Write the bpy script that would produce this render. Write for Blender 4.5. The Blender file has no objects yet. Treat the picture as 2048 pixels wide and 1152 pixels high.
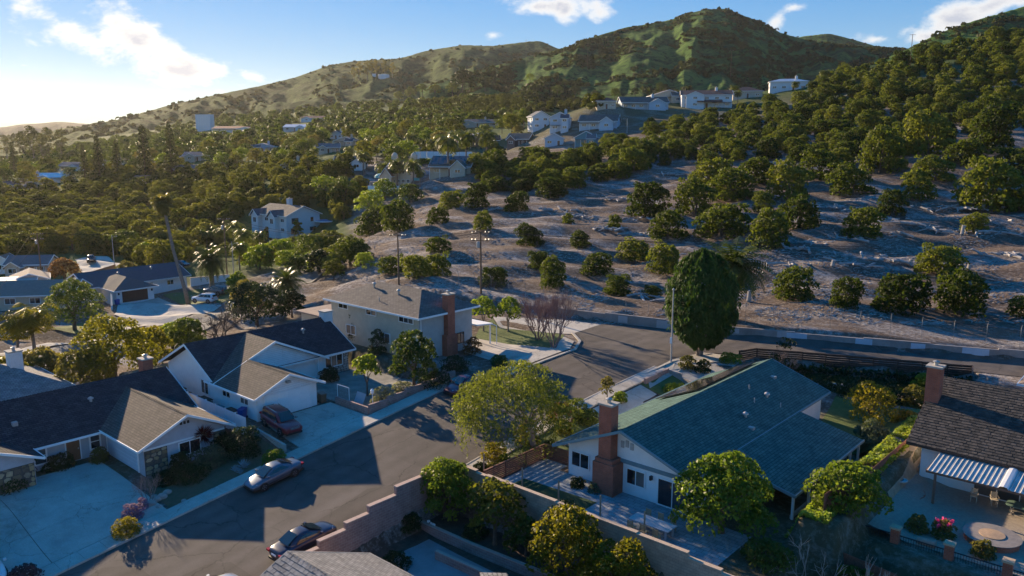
import bpy, bmesh, math, random
import numpy as np
from mathutils import Vector, Matrix, noise as mnoise

SC = bpy.context.scene
COL = SC.collection
R = math.radians
rnd = random.Random(7)

# ------------------------------------------------------------ camera
F = 1600.0                       # focal length in pixels of the 2048 px photograph
PITCH = math.atan(296 / 1600)
CAMH = 26.0
YAW = R(41.5)                    # world Y runs along the street, X across it
cam_d = bpy.data.cameras.new('camera')
cam_d.sensor_width = 36.0
cam_d.lens = 36.0 * F / 2048.0
cam_d.clip_start = 0.5
cam_d.clip_end = 40000
cam = bpy.data.objects.new('camera', cam_d)
COL.objects.link(cam)
cam.location = (0, 0, CAMH)
cam.rotation_euler = (R(90) - PITCH, 0, YAW)
SC.camera = cam

# ------------------------------------------------------------ sky, sun, exposure
SUN_AZ = R(169.5)                # direction to the sun, from +X counter-clockwise
SUN_EL = R(16.0)
SC.view_settings.view_transform = 'Standard'
SC.view_settings.look = 'None'
SC.view_settings.gamma = 1.0
SC.view_settings.exposure = 1.2
SKY_STRENGTH = 0.112
SUN_STRENGTH = 5.0

world = bpy.data.worlds.new('World')
SC.world = world
world.use_nodes = True
wn = world.node_tree
for n in list(wn.nodes):
    wn.nodes.remove(n)
def N(tree, typ, **kw):
    n = tree.nodes.new(typ)
    for k, v in kw.items():
        if k == 'ins':
            for kk, vv in v.items():
                n.inputs[kk].default_value = vv
        else:
            setattr(n, k, v)
    return n
def L(tree, a, b):
    tree.links.new(a, b)
sky = N(wn, 'ShaderNodeTexSky', sky_type='NISHITA', sun_disc=False)
sky.sun_elevation = SUN_EL
sky.sun_rotation = math.pi / 2 - SUN_AZ
sky.altitude = 200
sky.air_density = 1.0
sky.dust_density = 0.0
sky.ozone_density = 5.0

# clouds live in the sky by direction; every cloud is a soft-edged noise mass
def cdir(px, py):
    u = (px - 1024) / F; v = (576 - py) / F
    c, s = math.cos(PITCH), math.sin(PITCH)
    d = Vector((u, c + v * s, -s + v * c)).normalized()
    return Matrix.Rotation(YAW, 3, 'Z') @ d
tc = N(wn, 'ShaderNodeTexCoord')
nz = N(wn, 'ShaderNodeTexNoise', ins={'Scale': 9.0, 'Detail': 9.0, 'Roughness': 0.62, 'Distortion': 0.25})
mp = N(wn, 'ShaderNodeMapping')
mp.inputs['Scale'].default_value = (1, 1, 2.0)
L(wn, tc.outputs['Generated'], mp.inputs['Vector'])
L(wn, mp.outputs['Vector'], nz.inputs['Vector'])
nz2 = N(wn, 'ShaderNodeTexNoise', ins={'Scale': 26.0, 'Detail': 6.0, 'Roughness': 0.6})
L(wn, mp.outputs['Vector'], nz2.inputs['Vector'])
def M2(op, a, b=None, c=None, clamp=False):
    n = N(wn, 'ShaderNodeMath', operation=op, use_clamp=clamp)
    for i, v in enumerate((a, b, c)):
        if v is None: continue
        if isinstance(v, (int, float)): n.inputs[i].default_value = v
        else: L(wn, v, n.inputs[i])
    return n.outputs[0]
def VM(op, a, b):
    n = N(wn, 'ShaderNodeVectorMath', operation=op)
    for i, v in enumerate((a, b)):
        if isinstance(v, (tuple, Vector)): n.inputs[i].default_value = tuple(v)
        else: L(wn, v, n.inputs[i])
    return n
# (centre px, centre py, half length, half height in px, tilt in degrees, weight)
CLOUDS = [(120, 50, 170, 56, 22, 1.15), (270, 80, 165, 64, 28, 1.3), (340, 135, 120, 30, 16, 1.15), (40, 15, 100, 55, 30, 1.1), (230, 45, 70, 40, 10, 1.3),
          (515, 156, 42, 13, 16, .85), (440, 182, 26, 9, 4, .9), (48, 131, 22, 6, 0, .7), (60, 240, 150, 13, 2, 1.05),
          (1090, 12, 110, 24, 0, 1.1), (1130, 22, 46, 32, -40, 1.0), (1195, 12, 32, 34, -30, .8), (985, 70, 42, 18, 3, 1.15),
          (1590, 15, 42, 18, -15, 1.0), (1550, 45, 30, 20, -40, 1.1), (1760, 78, 60, 14, 0, 1.0),
          (1900, 40, 125, 50, -14, 1.35), (1850, 70, 60, 44, 0, 1.25), (1990, 10, 130, 36, -10, 1.25),
          (-420, 60, 260, 60, 12, 1.0), (-900, -60, 300, 80, -8, 1.0), (2500, 20, 260, 70, 6, 1.0), (2900, 120, 300, 50, 0, 1.0),
          (700, -330, 260, 80, 10, 1.0), (1600, -420, 320, 90, -6, 1.0)]
dens = None; shade = None
for (px, py, a, b, tilt, w) in CLOUDS:
    d0 = cdir(px, py)
    right = Vector((0, 0, 1)).cross(-d0).normalized(); up = (-d0).cross(right).normalized()
    t = R(-tilt)
    ax = right * math.cos(t) + up * math.sin(t); ay = up * math.cos(t) - right * math.sin(t)
    foc = F / (cdir(1024, 576).dot(d0))
    da = VM('DOT_PRODUCT', tc.outputs['Generated'], ax * (foc / a)).outputs['Value']
    db = VM('DOT_PRODUCT', tc.outputs['Generated'], ay * (foc / b)).outputs['Value']
    dn = VM('DOT_PRODUCT', tc.outputs['Generated'], d0).outputs['Value']
    r2 = M2('ADD', M2('MULTIPLY', da, da), M2('MULTIPLY', db, db))
    blob = M2('MULTIPLY_ADD', M2('SQRT', r2), -0.62 * w, w)
    blob = M2('MULTIPLY', blob, M2('GREATER_THAN', dn, 0.2))
    dens = blob if dens is None else M2('MAXIMUM', dens, blob)
field = M2('ADD', dens, M2('MULTIPLY_ADD', nz.outputs['Fac'], 2.6, -1.62))
field = M2('ADD', field, M2('MULTIPLY_ADD', nz2.outputs['Fac'], 0.9, -0.45))
cov = N(wn, 'ShaderNodeMapRange', interpolation_type='SMOOTHSTEP', ins={'From Min': 0.2, 'From Max': 0.85})
L(wn, field, cov.inputs['Value'])
thick = N(wn, 'ShaderNodeMapRange', ins={'From Min': 0.6, 'From Max': 1.05})
L(wn, field, thick.inputs['Value'])
ccol = N(wn, 'ShaderNodeMix', data_type='RGBA')
ccol.inputs[6].default_value = (4.2, 4.1, 3.95, 1)      # sunlit thin edge
ccol.inputs[7].default_value = (2.35, 2.5, 2.9, 1)     # thick middle
L(wn, thick.outputs['Result'], ccol.inputs[0])
mixc = N(wn, 'ShaderNodeMix', data_type='RGBA')
L(wn, cov.outputs['Result'], mixc.inputs[0])
gam = N(wn, 'ShaderNodeGamma', ins={'Gamma': 0.28})      # even out the sky's range, as the camera's processing did
L(wn, sky.outputs['Color'], gam.inputs['Color'])
hsv = N(wn, 'ShaderNodeHueSaturation', ins={'Saturation': 2.8, 'Value': 1.95, 'Hue': 0.522})
L(wn, gam.outputs[0], hsv.inputs['Color'])
L(wn, hsv.outputs[0], mixc.inputs[6])
L(wn, ccol.outputs[2], mixc.inputs[7])
bg = N(wn, 'ShaderNodeBackground', ins={'Strength': SKY_STRENGTH})
L(wn, mixc.outputs[2], bg.inputs['Color'])
wo = N(wn, 'ShaderNodeOutputWorld')
L(wn, bg.outputs['Background'], wo.inputs['Surface'])

sun_d = bpy.data.lights.new('sun', 'SUN')
sun_d.energy = SUN_STRENGTH
sun_d.angle = R(0.55)
sun_d.color = (1.0, 0.77, 0.50)
sun = bpy.data.objects.new('sun', sun_d)
COL.objects.link(sun)
sdir = Vector((math.cos(SUN_EL) * math.cos(SUN_AZ), math.cos(SUN_EL) * math.sin(SUN_AZ), math.sin(SUN_EL)))
sun.rotation_euler = sdir.to_track_quat('Z', 'Y').to_euler()
sun.location = (-60, 40, 120)
# ------------------------------------------------------------ pixel -> place helpers (used once, while laying the place out)
CP, SP, CY, SY = math.cos(PITCH), math.sin(PITCH), math.cos(YAW), math.sin(YAW)
def ray(px, py):
    u = (px - 1024) / F; v = (576 - py) / F
    x, y, z = u, CP + v * SP, -SP + v * CP
    return (x * CY - y * SY, x * SY + y * CY, z)
def G(px, py, z=0.0):
    d = ray(px, py); t = (z - CAMH) / d[2]
    return (d[0] * t, d[1] * t, z)
def D(px, py, dist):
    d = ray(px, py); h = CP + (576 - py) / F * SP
    t = dist / h
    return (d[0] * t, d[1] * t, CAMH + d[2] * t)
def lerp(a, b, t): return a + (b - a) * t
def sst(a, b, x):
    t = np.clip((x - a) / (b - a), 0, 1); return t * t * (3 - 2 * t)

# ------------------------------------------------------------ materials
MATS = {}
def newmat(name):
    m = bpy.data.materials.new(name); m.use_nodes = True
    t = m.node_tree
    for n in list(t.nodes): t.nodes.remove(n)
    return m, t
def rgba(c): return (c[0], c[1], c[2], 1)
def mat(name, col, rough=0.8, var=0.15, scale=3.0, bump=0.0, bscale=None, col2=None, metal=0.0, spec=0.4, coat=0.0, stain=0.0):
    """plain painted / weathered surface: two-tone noise, larger stains, fine bump"""
    if name in MATS: return MATS[name]
    m, t = newmat(name)
    out = N(t, 'ShaderNodeOutputMaterial')
    b = N(t, 'ShaderNodeBsdfPrincipled')
    b.inputs['Roughness'].default_value = rough
    b.inputs['Metallic'].default_value = metal
    b.inputs['Specular IOR Level'].default_value = spec
    b.inputs['Coat Weight'].default_value = coat
    b.inputs['Coat Roughness'].default_value = 0.04
    L(t, b.outputs[0], out.inputs[0])
    co = N(t, 'ShaderNodeTexCoord')
    nz = N(t, 'ShaderNodeTexNoise', ins={'Scale': scale, 'Detail': 6.0, 'Roughness': 0.65})
    L(t, co.outputs['Object'], nz.inputs['Vector'])
    mx = N(t, 'ShaderNodeMix', data_type='RGBA')
    c2 = col2 or tuple(c * (1 - var) for c in col)
    c1 = col if col2 else tuple(min(1, c * (1 + var * .6)) for c in col)
    mx.inputs[6].default_value = rgba(c1); mx.inputs[7].default_value = rgba(c2)
    rp = N(t, 'ShaderNodeMapRange', ins={'From Min': 0.32, 'From Max': 0.68})
    L(t, nz.outputs['Fac'], rp.inputs['Value']); L(t, rp.outputs[0], mx.inputs[0])
    last = mx.outputs[2]
    if stain:
        n3 = N(t, 'ShaderNodeTexNoise', ins={'Scale': 0.35, 'Detail': 8.0, 'Roughness': 0.7})
        L(t, co.outputs['Object'], n3.inputs['Vector'])
        r3 = N(t, 'ShaderNodeMapRange', ins={'From Min': 0.42, 'From Max': 0.7, 'To Max': stain})
        L(t, n3.outputs['Fac'], r3.inputs['Value'])
        m3 = N(t, 'ShaderNodeMix', data_type='RGBA', blend_type='MULTIPLY')
        m3.inputs[7].default_value = (0.45, 0.4, 0.35, 1)
        L(t, r3.outputs[0], m3.inputs[0]); L(t, last, m3.inputs[6]); last = m3.outputs[2]
    L(t, last, b.inputs['Base Color'])
    if bump:
        bp = N(t, 'ShaderNodeBump', ins={'Strength': bump, 'Distance': 0.05})
        n2 = N(t, 'ShaderNodeTexNoise', ins={'Scale': bscale or scale * 6, 'Detail': 4.0})
        L(t, co.outputs['Object'], n2.inputs['Vector'])
        L(t, n2.outputs['Fac'], bp.inputs['Height']); L(t, bp.outputs[0], b.inputs['Normal'])
    MATS[name] = m
    return m
def brickmat(name, c1, c2, mortar, bw, bh, msize=0.012, rough=0.9, offset=0.5, bump=0.6, var=0.25, squash=1.0, spec=.3):
    """courses laid out in metres on the surface's own UV (bricks, blocks, shingles, siding)"""
    if name in MATS: return MATS[name]
    m, t = newmat(name)
    out = N(t, 'ShaderNodeOutputMaterial'); b = N(t, 'ShaderNodeBsdfPrincipled')
    b.inputs['Roughness'].default_value = rough
    b.inputs['Specular IOR Level'].default_value = spec
    L(t, b.outputs[0], out.inputs[0])
    co = N(t, 'ShaderNodeTexCoord')
    br = N(t, 'ShaderNodeTexBrick', offset=offset, ins={'Scale': 1.0, 'Brick Width': bw, 'Row Height': bh, 'Mortar Size': msize, 'Mortar Smooth': 0.2, 'Bias': 0.0})
    br.inputs['Color1'].default_value = rgba(c1); br.inputs['Color2'].default_value = rgba(c2); br.inputs['Mortar'].default_value = rgba(mortar)
    L(t, co.outputs['UV'], br.inputs['Vector'])
    nz = N(t, 'ShaderNodeTexNoise', ins={'Scale': 1.1, 'Detail': 7.0, 'Roughness': 0.7})
    L(t, co.outputs['Object'], nz.inputs['Vector'])
    rp = N(t, 'ShaderNodeMapRange', ins={'From Min': 0.3, 'From Max': 0.7, 'To Min': 1 - var, 'To Max': 1 + var})
    L(t, nz.outputs['Fac'], rp.inputs['Value'])
    mu = N(t, 'ShaderNodeVectorMath', operation='SCALE')
    L(t, br.outputs['Color'], mu.inputs[0]); L(t, rp.outputs[0], mu.inputs['Scale'])
    L(t, mu.outputs[0], b.inputs['Base Color'])
    bp = N(t, 'ShaderNodeBump', ins={'Strength': bump, 'Distance': 0.03})
    n2 = N(t, 'ShaderNodeTexNoise', ins={'Scale': 30.0, 'Detail': 3.0})
    L(t, co.outputs['Object'], n2.inputs['Vector'])
    inv = N(t, 'ShaderNodeMath', operation='MULTIPLY_ADD'); inv.inputs[1].default_value = -1.0
    L(t, br.outputs['Fac'], inv.inputs[0])
    sc = N(t, 'ShaderNodeMath', operation='MULTIPLY'); sc.inputs[1].default_value = 0.5
    L(t, n2.outputs['Fac'], sc.inputs[0]); L(t, sc.outputs[0], inv.inputs[2])
    L(t, inv.outputs[0], bp.inputs['Height']); L(t, bp.outputs[0], b.inputs['Normal'])
    MATS[name] = m
    return m
def leafmat(name, c1, c2, trans=0.35, rough=0.5, objvar=0.35):
    if name in MATS: return MATS[name]
    m, t = newmat(name)
    out = N(t, 'ShaderNodeOutputMaterial')
    d = N(t, 'ShaderNodeBsdfPrincipled'); d.inputs['Roughness'].default_value = rough
    d.inputs['Specular IOR Level'].default_value = 0.12
    tr = N(t, 'ShaderNodeBsdfTranslucent')
    mx = N(t, 'ShaderNodeMixShader'); mx.inputs[0].default_value = trans
    L(t, d.outputs[0], mx.inputs[1]); L(t, tr.outputs[0], mx.inputs[2]); L(t, mx.outputs[0], out.inputs[0])
    co = N(t, 'ShaderNodeTexCoord')
    nz = N(t, 'ShaderNodeTexNoise', ins={'Scale': 0.9, 'Detail': 5.0, 'Roughness': 0.7})
    L(t, co.outputs['Object'], nz.inputs['Vector'])
    rp = N(t, 'ShaderNodeMapRange', ins={'From Min': 0.34, 'From Max': 0.66})
    L(t, nz.outputs['Fac'], rp.inputs['Value'])
    mc = N(t, 'ShaderNodeMix', data_type='RGBA')
    mc.inputs[6].default_value = rgba(c1); mc.inputs[7].default_value = rgba(c2)
    L(t, rp.outputs[0], mc.inputs[0])
    oi = N(t, 'ShaderNodeObjectInfo')
    hs = N(t, 'ShaderNodeHueSaturation')
    vr = N(t, 'ShaderNodeMapRange', ins={'To Min': 1 - objvar, 'To Max': 1 + objvar})
    L(t, oi.outputs['Random'], vr.inputs['Value']); L(t, vr.outputs[0], hs.inputs['Value'])
    hr = N(t, 'ShaderNodeMapRange', ins={'To Min': 0.5 + 0.035 * objvar, 'To Max': 0.5 - 0.07 * objvar})
    L(t, oi.outputs['Random'], hr.inputs['Value']); L(t, hr.outputs[0], hs.inputs['Hue'])
    L(t, mc.outputs[2], hs.inputs['Color'])
    L(t, hs.outputs[0], d.inputs['Base Color'])
    br = N(t, 'ShaderNodeVectorMath', operation='MULTIPLY'); br.inputs[1].default_value = (1.9, 2.0, 0.75)
    L(t, hs.outputs[0], br.inputs[0]); L(t, br.outputs[0], tr.inputs['Color'])
    MATS[name] = m
    return m
def glassmat(name, col, rough=0.06):
    if name in MATS: return MATS[name]
    m, t = newmat(name)
    out = N(t, 'ShaderNodeOutputMaterial'); b = N(t, 'ShaderNodeBsdfPrincipled')
    b.inputs['Base Color'].default_value = rgba(col); b.inputs['Roughness'].default_value = rough
    b.inputs['Specular IOR Level'].default_value = 0.8; b.inputs['IOR'].default_value = 1.5
    b.inputs['Coat Weight'].default_value = 0.4
    L(t, b.outputs[0], out.inputs[0])
    MATS[name] = m
    return m

# ------------------------------------------------------------ mesh builder
WL = {}                                           # world position of every parent
class MB:
    def __init__(s): s.v = []; s.f = []
    def quad(s, *p):
        i = len(s.v); s.v += [tuple(q) for q in p]; s.f.append(tuple(range(i, i + len(p)))); return s
    def box(s, x0, x1, y0, y1, z0, z1):
        i = len(s.v)
        s.v += [(x0, y0, z0), (x1, y0, z0), (x1, y1, z0), (x0, y1, z0), (x0, y0, z1), (x1, y0, z1), (x1, y1, z1), (x0, y1, z1)]
        s.f += [tuple(i + k for k in f) for f in ((0, 3, 2, 1), (4, 5, 6, 7), (0, 1, 5, 4), (1, 2, 6, 5), (2, 3, 7, 6), (3, 0, 4, 7))]
        return s
    def obox(s, p0, p1, w, z0a, z1a, z0b=None, z1b=None):
        """upright slab from p0 to p1 (xy), thickness w, bottom/top heights at each end"""
        z0b = z0a if z0b is None else z0b; z1b = z1a if z1b is None else z1b
        dx, dy = p1[0] - p0[0], p1[1] - p0[1]; l = math.hypot(dx, dy) or 1
        nx, ny = -dy / l * w / 2, dx / l * w / 2
        i = len(s.v)
        s.v += [(p0[0] + nx, p0[1] + ny, z0a), (p1[0] + nx, p1[1] + ny, z0b), (p1[0] - nx, p1[1] - ny, z0b), (p0[0] - nx, p0[1] - ny, z0a),
                (p0[0] + nx, p0[1] + ny, z1a), (p1[0] + nx, p1[1] + ny, z1b), (p1[0] - nx, p1[1] - ny, z1b), (p0[0] - nx, p0[1] - ny, z1a)]
        s.f += [tuple(i + k for k in f) for f in ((0, 1, 2, 3), (7, 6, 5, 4), (4, 5, 1, 0), (5, 6, 2, 1), (6, 7, 3, 2), (7, 4, 0, 3))]
        return s
    def prism(s, poly, z0, z1):
        """vertical prism over an xy polygon (counter-clockwise)"""
        n = len(poly); i = len(s.v)
        s.v += [(p[0], p[1], z0) for p in poly] + [(p[0], p[1], z1) for p in poly]
        s.f.append(tuple(range(i + n - 1, i - 1, -1))); s.f.append(tuple(range(i + n, i + 2 * n)))
        for k in range(n): s.f.append((i + k, i + (k + 1) % n, i + n + (k + 1) % n, i + n + k))
        return s
    def slab(s, pts, th):
        """thick sheet: polygon pts (any plane), thickened downwards along z"""
        n = len(pts); i = len(s.v)
        s.v += [tuple(p) for p in pts] + [(p[0], p[1], p[2] - th) for p in pts]
        s.f.append(tuple(range(i, i + n))); s.f.append(tuple(range(i + 2 * n - 1, i + n - 1, -1)))
        for k in range(n): s.f.append((i + k, i + n + k, i + n + (k + 1) % n, i + (k + 1) % n))
        return s
    def tube(s, pts, rad, n=6, cap=True):
        i0 = len(s.v); m = len(pts)
        for k, p in enumerate(pts):
            a = Vector(pts[max(0, k - 1)]); b = Vector(pts[min(m - 1, k + 1)])
            d = (b - a).normalized() if (b - a).length > 1e-9 else Vector((0, 0, 1))
            x = d.cross(Vector((0, 0, 1)));
            if x.length < 1e-3: x = Vector((1, 0, 0))
            x.normalize(); y = d.cross(x)
            r = rad[k] if isinstance(rad, (list, tuple)) else rad
            for j in range(n):
                an = 2 * math.pi * j / n
                q = Vector(p) + x * (r * math.cos(an)) + y * (r * math.sin(an)); s.v.append(tuple(q))
        for k in range(m - 1):
            for j in range(n):
                a = i0 + k * n + j; b = i0 + k * n + (j + 1) % n
                s.f.append((a, b, b + n, a + n))
        if cap:
            s.f.append(tuple(i0 + j for j in range(n - 1, -1, -1))); s.f.append(tuple(i0 + (m - 1) * n + j for j in range(n)))
        return s
    def lathe(s, prof, c=(0, 0, 0), n=16):
        i0 = len(s.v)
        for (r, z) in prof:
            for j in range(n):
                a = 2 * math.pi * j / n; s.v.append((c[0] + r * math.cos(a), c[1] + r * math.sin(a), c[2] + z))
        for k in range(len(prof) - 1):
            for j in range(n):
                a = i0 + k * n + j; b = i0 + k * n + (j + 1) % n
                s.f.append((a, b, b + n, a + n))
        s.f.append(tuple(i0 + j for j in range(n - 1, -1, -1))); s.f.append(tuple(i0 + (len(prof) - 1) * n + j for j in range(n)))
        return s
    def build(s, name, m, parent=None, local=False, smooth=False, uv=True):
        me = bpy.data.meshes.new(name)
        v = s.v
        if parent is not None and not local:
            o0 = WL[parent.name]; v = [(a - o0[0], b - o0[1], c - o0[2]) for a, b, c in v]
        me.from_pydata(v, [], s.f); me.update()
        if uv: autouv(me)
        if smooth: me.polygons.foreach_set('use_smooth', [True] * len(me.polygons))
        me.materials.append(m)
        return link(name, me, parent)
def link(name, me, parent=None):
    o = bpy.data.objects.new(name, me); COL.objects.link(o)
    if parent is not None:
        o.parent = parent; WL[o.name] = WL[parent.name]
    else: WL[o.name] = (0, 0, 0)
    return o
def autouv(me):
    n = len(me.loops)
    if not n: return
    uvl = me.uv_layers.new(name='UVMap')
    uv = [0.0] * (2 * n)
    for p in me.polygons:
        nx, ny, nz_ = p.normal
        h = math.hypot(nx, ny)
        if h < 0.05: t = (1, 0, 0); b = (0, 1, 0)
        else:
            t = (-ny / h, nx / h, 0); b = (-nx * nz_ / h, -ny * nz_ / h, h)
        for li in p.loop_indices:
            c = me.vertices[me.loops[li].vertex_index].co
            uv[2 * li] = c[0] * t[0] + c[1] * t[1]; uv[2 * li + 1] = c[0] * b[0] + c[1] * b[1] + c[2] * b[2]
    uvl.data.foreach_set('uv', uv)
def tag(o, label=None, cat=None, group=None, kind=None):
    if label: o['label'] = label
    if cat: o['category'] = cat
    if group: o['group'] = group
    if kind: o['kind'] = kind
    return o
def thing(name, loc, label, cat, group=None, rz=0.0):
    o = bpy.data.objects.new(name, None); COL.objects.link(o)
    o.empty_display_size = 0.3
    o.location = loc; o.rotation_euler = (0, 0, rz); WL[o.name] = tuple(loc)
    return tag(o, label, cat, group)
def copy_tree(o, loc, rz=0.0, sc=None, label=None, group=None):
    def cp(a, parent):
        c = a.copy(); COL.objects.link(c); c.parent = parent
        for ch in a.children: cp(ch, c)
        return c
    c = cp(o, None); c.location = loc; c.rotation_euler = (0, 0, rz)
    if sc is not None: c.scale = (sc, sc, sc) if isinstance(sc, (int, float)) else sc
    if label: c['label'] = label
    if group: c['group'] = group
    WL[c.name] = tuple(loc)
    return c
def struct(o): o['kind'] = 'structure'; return o
# ------------------------------------------------------------ lie of the land
def S(y):                                         # height of the sloping street
    return np.interp(y, [-20, 0, 17.5, 44, 52, 62, 70, 85, 200], [-7.8, -5.4, -3.2, .05, 1.0, 1.65, 2.0, 2.4, 2.4])
CTRL_Z = [(0, 720, -3), (100, 660, -3.5), (240, 605, -4), (420, 575, -4), (580, 610, -2), (100, 530, -5), (0, 480, -5), (300, 520, -5),
          (480, 530, -4), (640, 575, 0), (580, 470, -3), (690, 600, 1.5), (780, 612, 3.2), (1000, 626, 3.2), (1100, 636, 3.2), (1300, 660, 3.2),
          (1450, 680, 3.2), (1700, 703, 3.2), (2000, 726, 3.2)]
CTRL_D = [(700, 490, 195), (850, 500, 150), (850, 440, 190), (850, 370, 245), (800, 330, 300), (1100, 560, 128), (1100, 460, 163), (1100, 400, 200),
          (1100, 330, 255), (1150, 300, 310), (1230, 245, 345), (1400, 600, 112), (1400, 500, 140), (1400, 400, 185), (1400, 330, 225), (1400, 260, 300),
          (1400, 215, 370), (1700, 620, 100), (1700, 480, 136), (1700, 390, 170), (1700, 300, 225), (1700, 220, 310), (1700, 150, 400),
          (2000, 650, 95), (2000, 500, 128), (2000, 400, 160), (2000, 300, 205), (2000, 180, 290), (2000, 80, 380), (2300, 300, 200), (2400, 100, 330),
          (2300, 0, 460), (2400, 600, 90), (1580, 185, 430), (1830, 120, 410),
          (600, 400, 265), (600, 330, 330), (600, 285, 480), (600, 250, 650), (800, 280, 440), (800, 235, 680), (300, 430, 310), (300, 340, 420),
          (300, 290, 650), (300, 262, 850), (100, 400, 360), (100, 340, 500), (100, 300, 800), (-200, 400, 330), (-200, 300, 800),
          (1000, 300, 360), (1000, 250, 500), (1000, 205, 700), (860, 215, 720), (-200, 700, 105), (1213, 215, 352), (1290, 215, 364), (1338, 204, 386), (1495, 192, 412), (1260, 252, 335)]
CTRL_XYZ = [(-50, y, float(S(y))) for y in (-10, 17, 44, 60, 80)] + [(-75, 10, -1.7), (-75, 30, -1.7), (-75, 45, .2), (-75, 65, 1.6), (-30, 55, .6), (-30, 68, .8),
          (-30, 30, -2.6), (-10, 30, -1.5), (-5, 65, .8), (10, 70, .8), (-10, 85, 1.6), (-95, 40, -2), (-100, 20, -3), (-95, 66, -.5), (0, 10, -3), (20, 95, 2.4)]
def fardrop(px, py, d, z):
    p = D(px, py, d); return (p[0], p[1], z)
CTRL_XYZ += [fardrop(1580, 185, 560, 38), fardrop(1830, 120, 540, 48), fardrop(2200, 60, 600, 60), fardrop(1300, 240, 480, 28), fardrop(1250, 215, 620, 45)]
_P = np.array([G(*c) for c in CTRL_Z] + [D(*c) for c in CTRL_D] + CTRL_XYZ)
def _k(r2):
    return np.where(r2 > 1e-9, 0.5 * r2 * np.log(np.maximum(r2, 1e-9)), 0.0)
_C = _P[:, :2] / 100.0
_n = len(_C)
_A = np.zeros((_n + 3, _n + 3))
_A[:_n, :_n] = _k(((_C[:, None] - _C[None]) ** 2).sum(-1)) + np.eye(_n) * 0.002
_A[:_n, _n] = 1; _A[:_n, _n + 1:] = _C; _A[_n, :_n] = 1; _A[_n + 1:, :_n] = _C.T
_w = np.linalg.solve(_A, np.concatenate([_P[:, 2], np.zeros(3)]))
def tps(x, y):
    x = np.asarray(x, float) / 100; y = np.asarray(y, float) / 100
    q = np.stack([x, y], -1)
    out = np.empty(x.shape); fl = q.reshape(-1, 2); o = out.reshape(-1)
    for i in range(0, len(fl), 20000):
        b = fl[i:i + 20000]
        o[i:i + 20000] = _k(((b[:, None] - _C[None]) ** 2).sum(-1)) @ _w[:_n] + _w[_n] + b @ _w[_n + 1:]
    return out
def rectw(x, y, x0, x1, y0, y1, f):
    return sst(x0 - f, x0, x) * (1 - sst(x1, x1 + f, x)) * sst(y0 - f, y0, y) * (1 - sst(y1, y1 + f, y))
def wall_y(x):                                    # the concrete retaining wall behind the upper road
    return np.interp(x, [-95, -67, -43.6, -16.3, 10, 40], [80.5, 83.6, 88.5, 98.4, 109, 121])
def zt(x, y):
    x = np.asarray(x, float); y = np.asarray(y, float)
    z = tps(x, y)
    d = np.hypot(x, y)
    # gentle swells in the orchard ground
    cr_ = (x * CY + y * SY); cf_ = (-x * SY + y * CY)
    sw0 = .35 * np.sin(cf_ * .62 + 1.3 * np.sin(cr_ * .05)) + .22 * np.sin(cr_ * .45 + cf_ * .2) * np.sin(cf_ * .33)
    sw = sw0 + np.sin(x * .11 + np.sin(y * .07) * 2) * np.sin(y * .13 + x * .03) * 0.5
    z = z + sw * sst(100, 130, d) * (1 - sst(500, 700, d))
    z = np.where(d > 900, lerp(np.clip(z, -6, 60), -6, sst(900, 1500, d)), z)
    # terraced lots left of the street
    for (y0, y1, pz, xa) in ((-30, 35.4, -1.7, -69), (36.0, 55.6, .2, -65), (56.2, 79, 1.6, -64)):
        w = rectw(x, y, -92, -57.4, y0, y1, .6) * sst(-97, -90, x)
        z = lerp(z, lerp(pz, S(y), sst(xa, -57.4, x)), w)
    # blue house lot, the yard below it, the lot beside it
    w = rectw(x, y, -42.6, -17.2, 40.4, 77, .8)
    z = lerp(z, lerp(S(y), .6 + sst(62, 76, y) * 1.0, sst(-42.4, -38, x)), w)
    z = lerp(z, -2.6, rectw(x, y, -41.6, -17, 5, 39.6, .5))
    z = lerp(z, .8, rectw(x, y, -14.9, 60, 50.2, 84, .4))
    z = lerp(z, -1.0, rectw(x, y, -16.5, 60, 0, 49.6, .4))
    berm = rectw(x, y, -17.6, -15.4, 47.5, 82, .9)
    z = lerp(z, 2.5, berm)
    # street and the upper road
    z = lerp(z, S(y), rectw(x, y, -57.4, -42.6, -40, 90, 1.5) * (1 - sst(86, 92, y)))
    wy = wall_y(x)
    up = sst(73, 77, y) * (1 - sst(-.3, .3, y - wy)) * sst(-80, -72, x) * (1 - sst(40, 70, x))
    z = lerp(z, 2.4, up)
    yf = 82.0 + (x + 36.5) * .4767                # garden side of the slat fence lies lower than the road
    z = lerp(z, 1.15, sst(-36.2, -35.4, x) * (1 - sst(-16.9, -16.4, x)) * (1 - sst(-.5, -.15, y - yf)) * sst(75.5, 77.5, y))
    return z
def zs(x, y): return float(zt(np.array([x]), np.array([y]))[0])
_AZ = np.radians(np.concatenate([np.linspace(-62, -41, 30), np.linspace(-40, 40, 401), np.linspace(41, 62, 30)]))
_RR = np.concatenate([np.geomspace(18, 260, 250), np.geomspace(264, 1500, 150), np.geomspace(1560, 3100, 10)])
_GA, _GR = np.meshgrid(_AZ, _RR)
_XC, _YC = _GR * np.sin(_GA), _GR * np.cos(_GA)
_GX = _XC * CY - _YC * SY; _GY = _XC * SY + _YC * CY
_GZ = zt(_GX, _GY)
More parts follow.
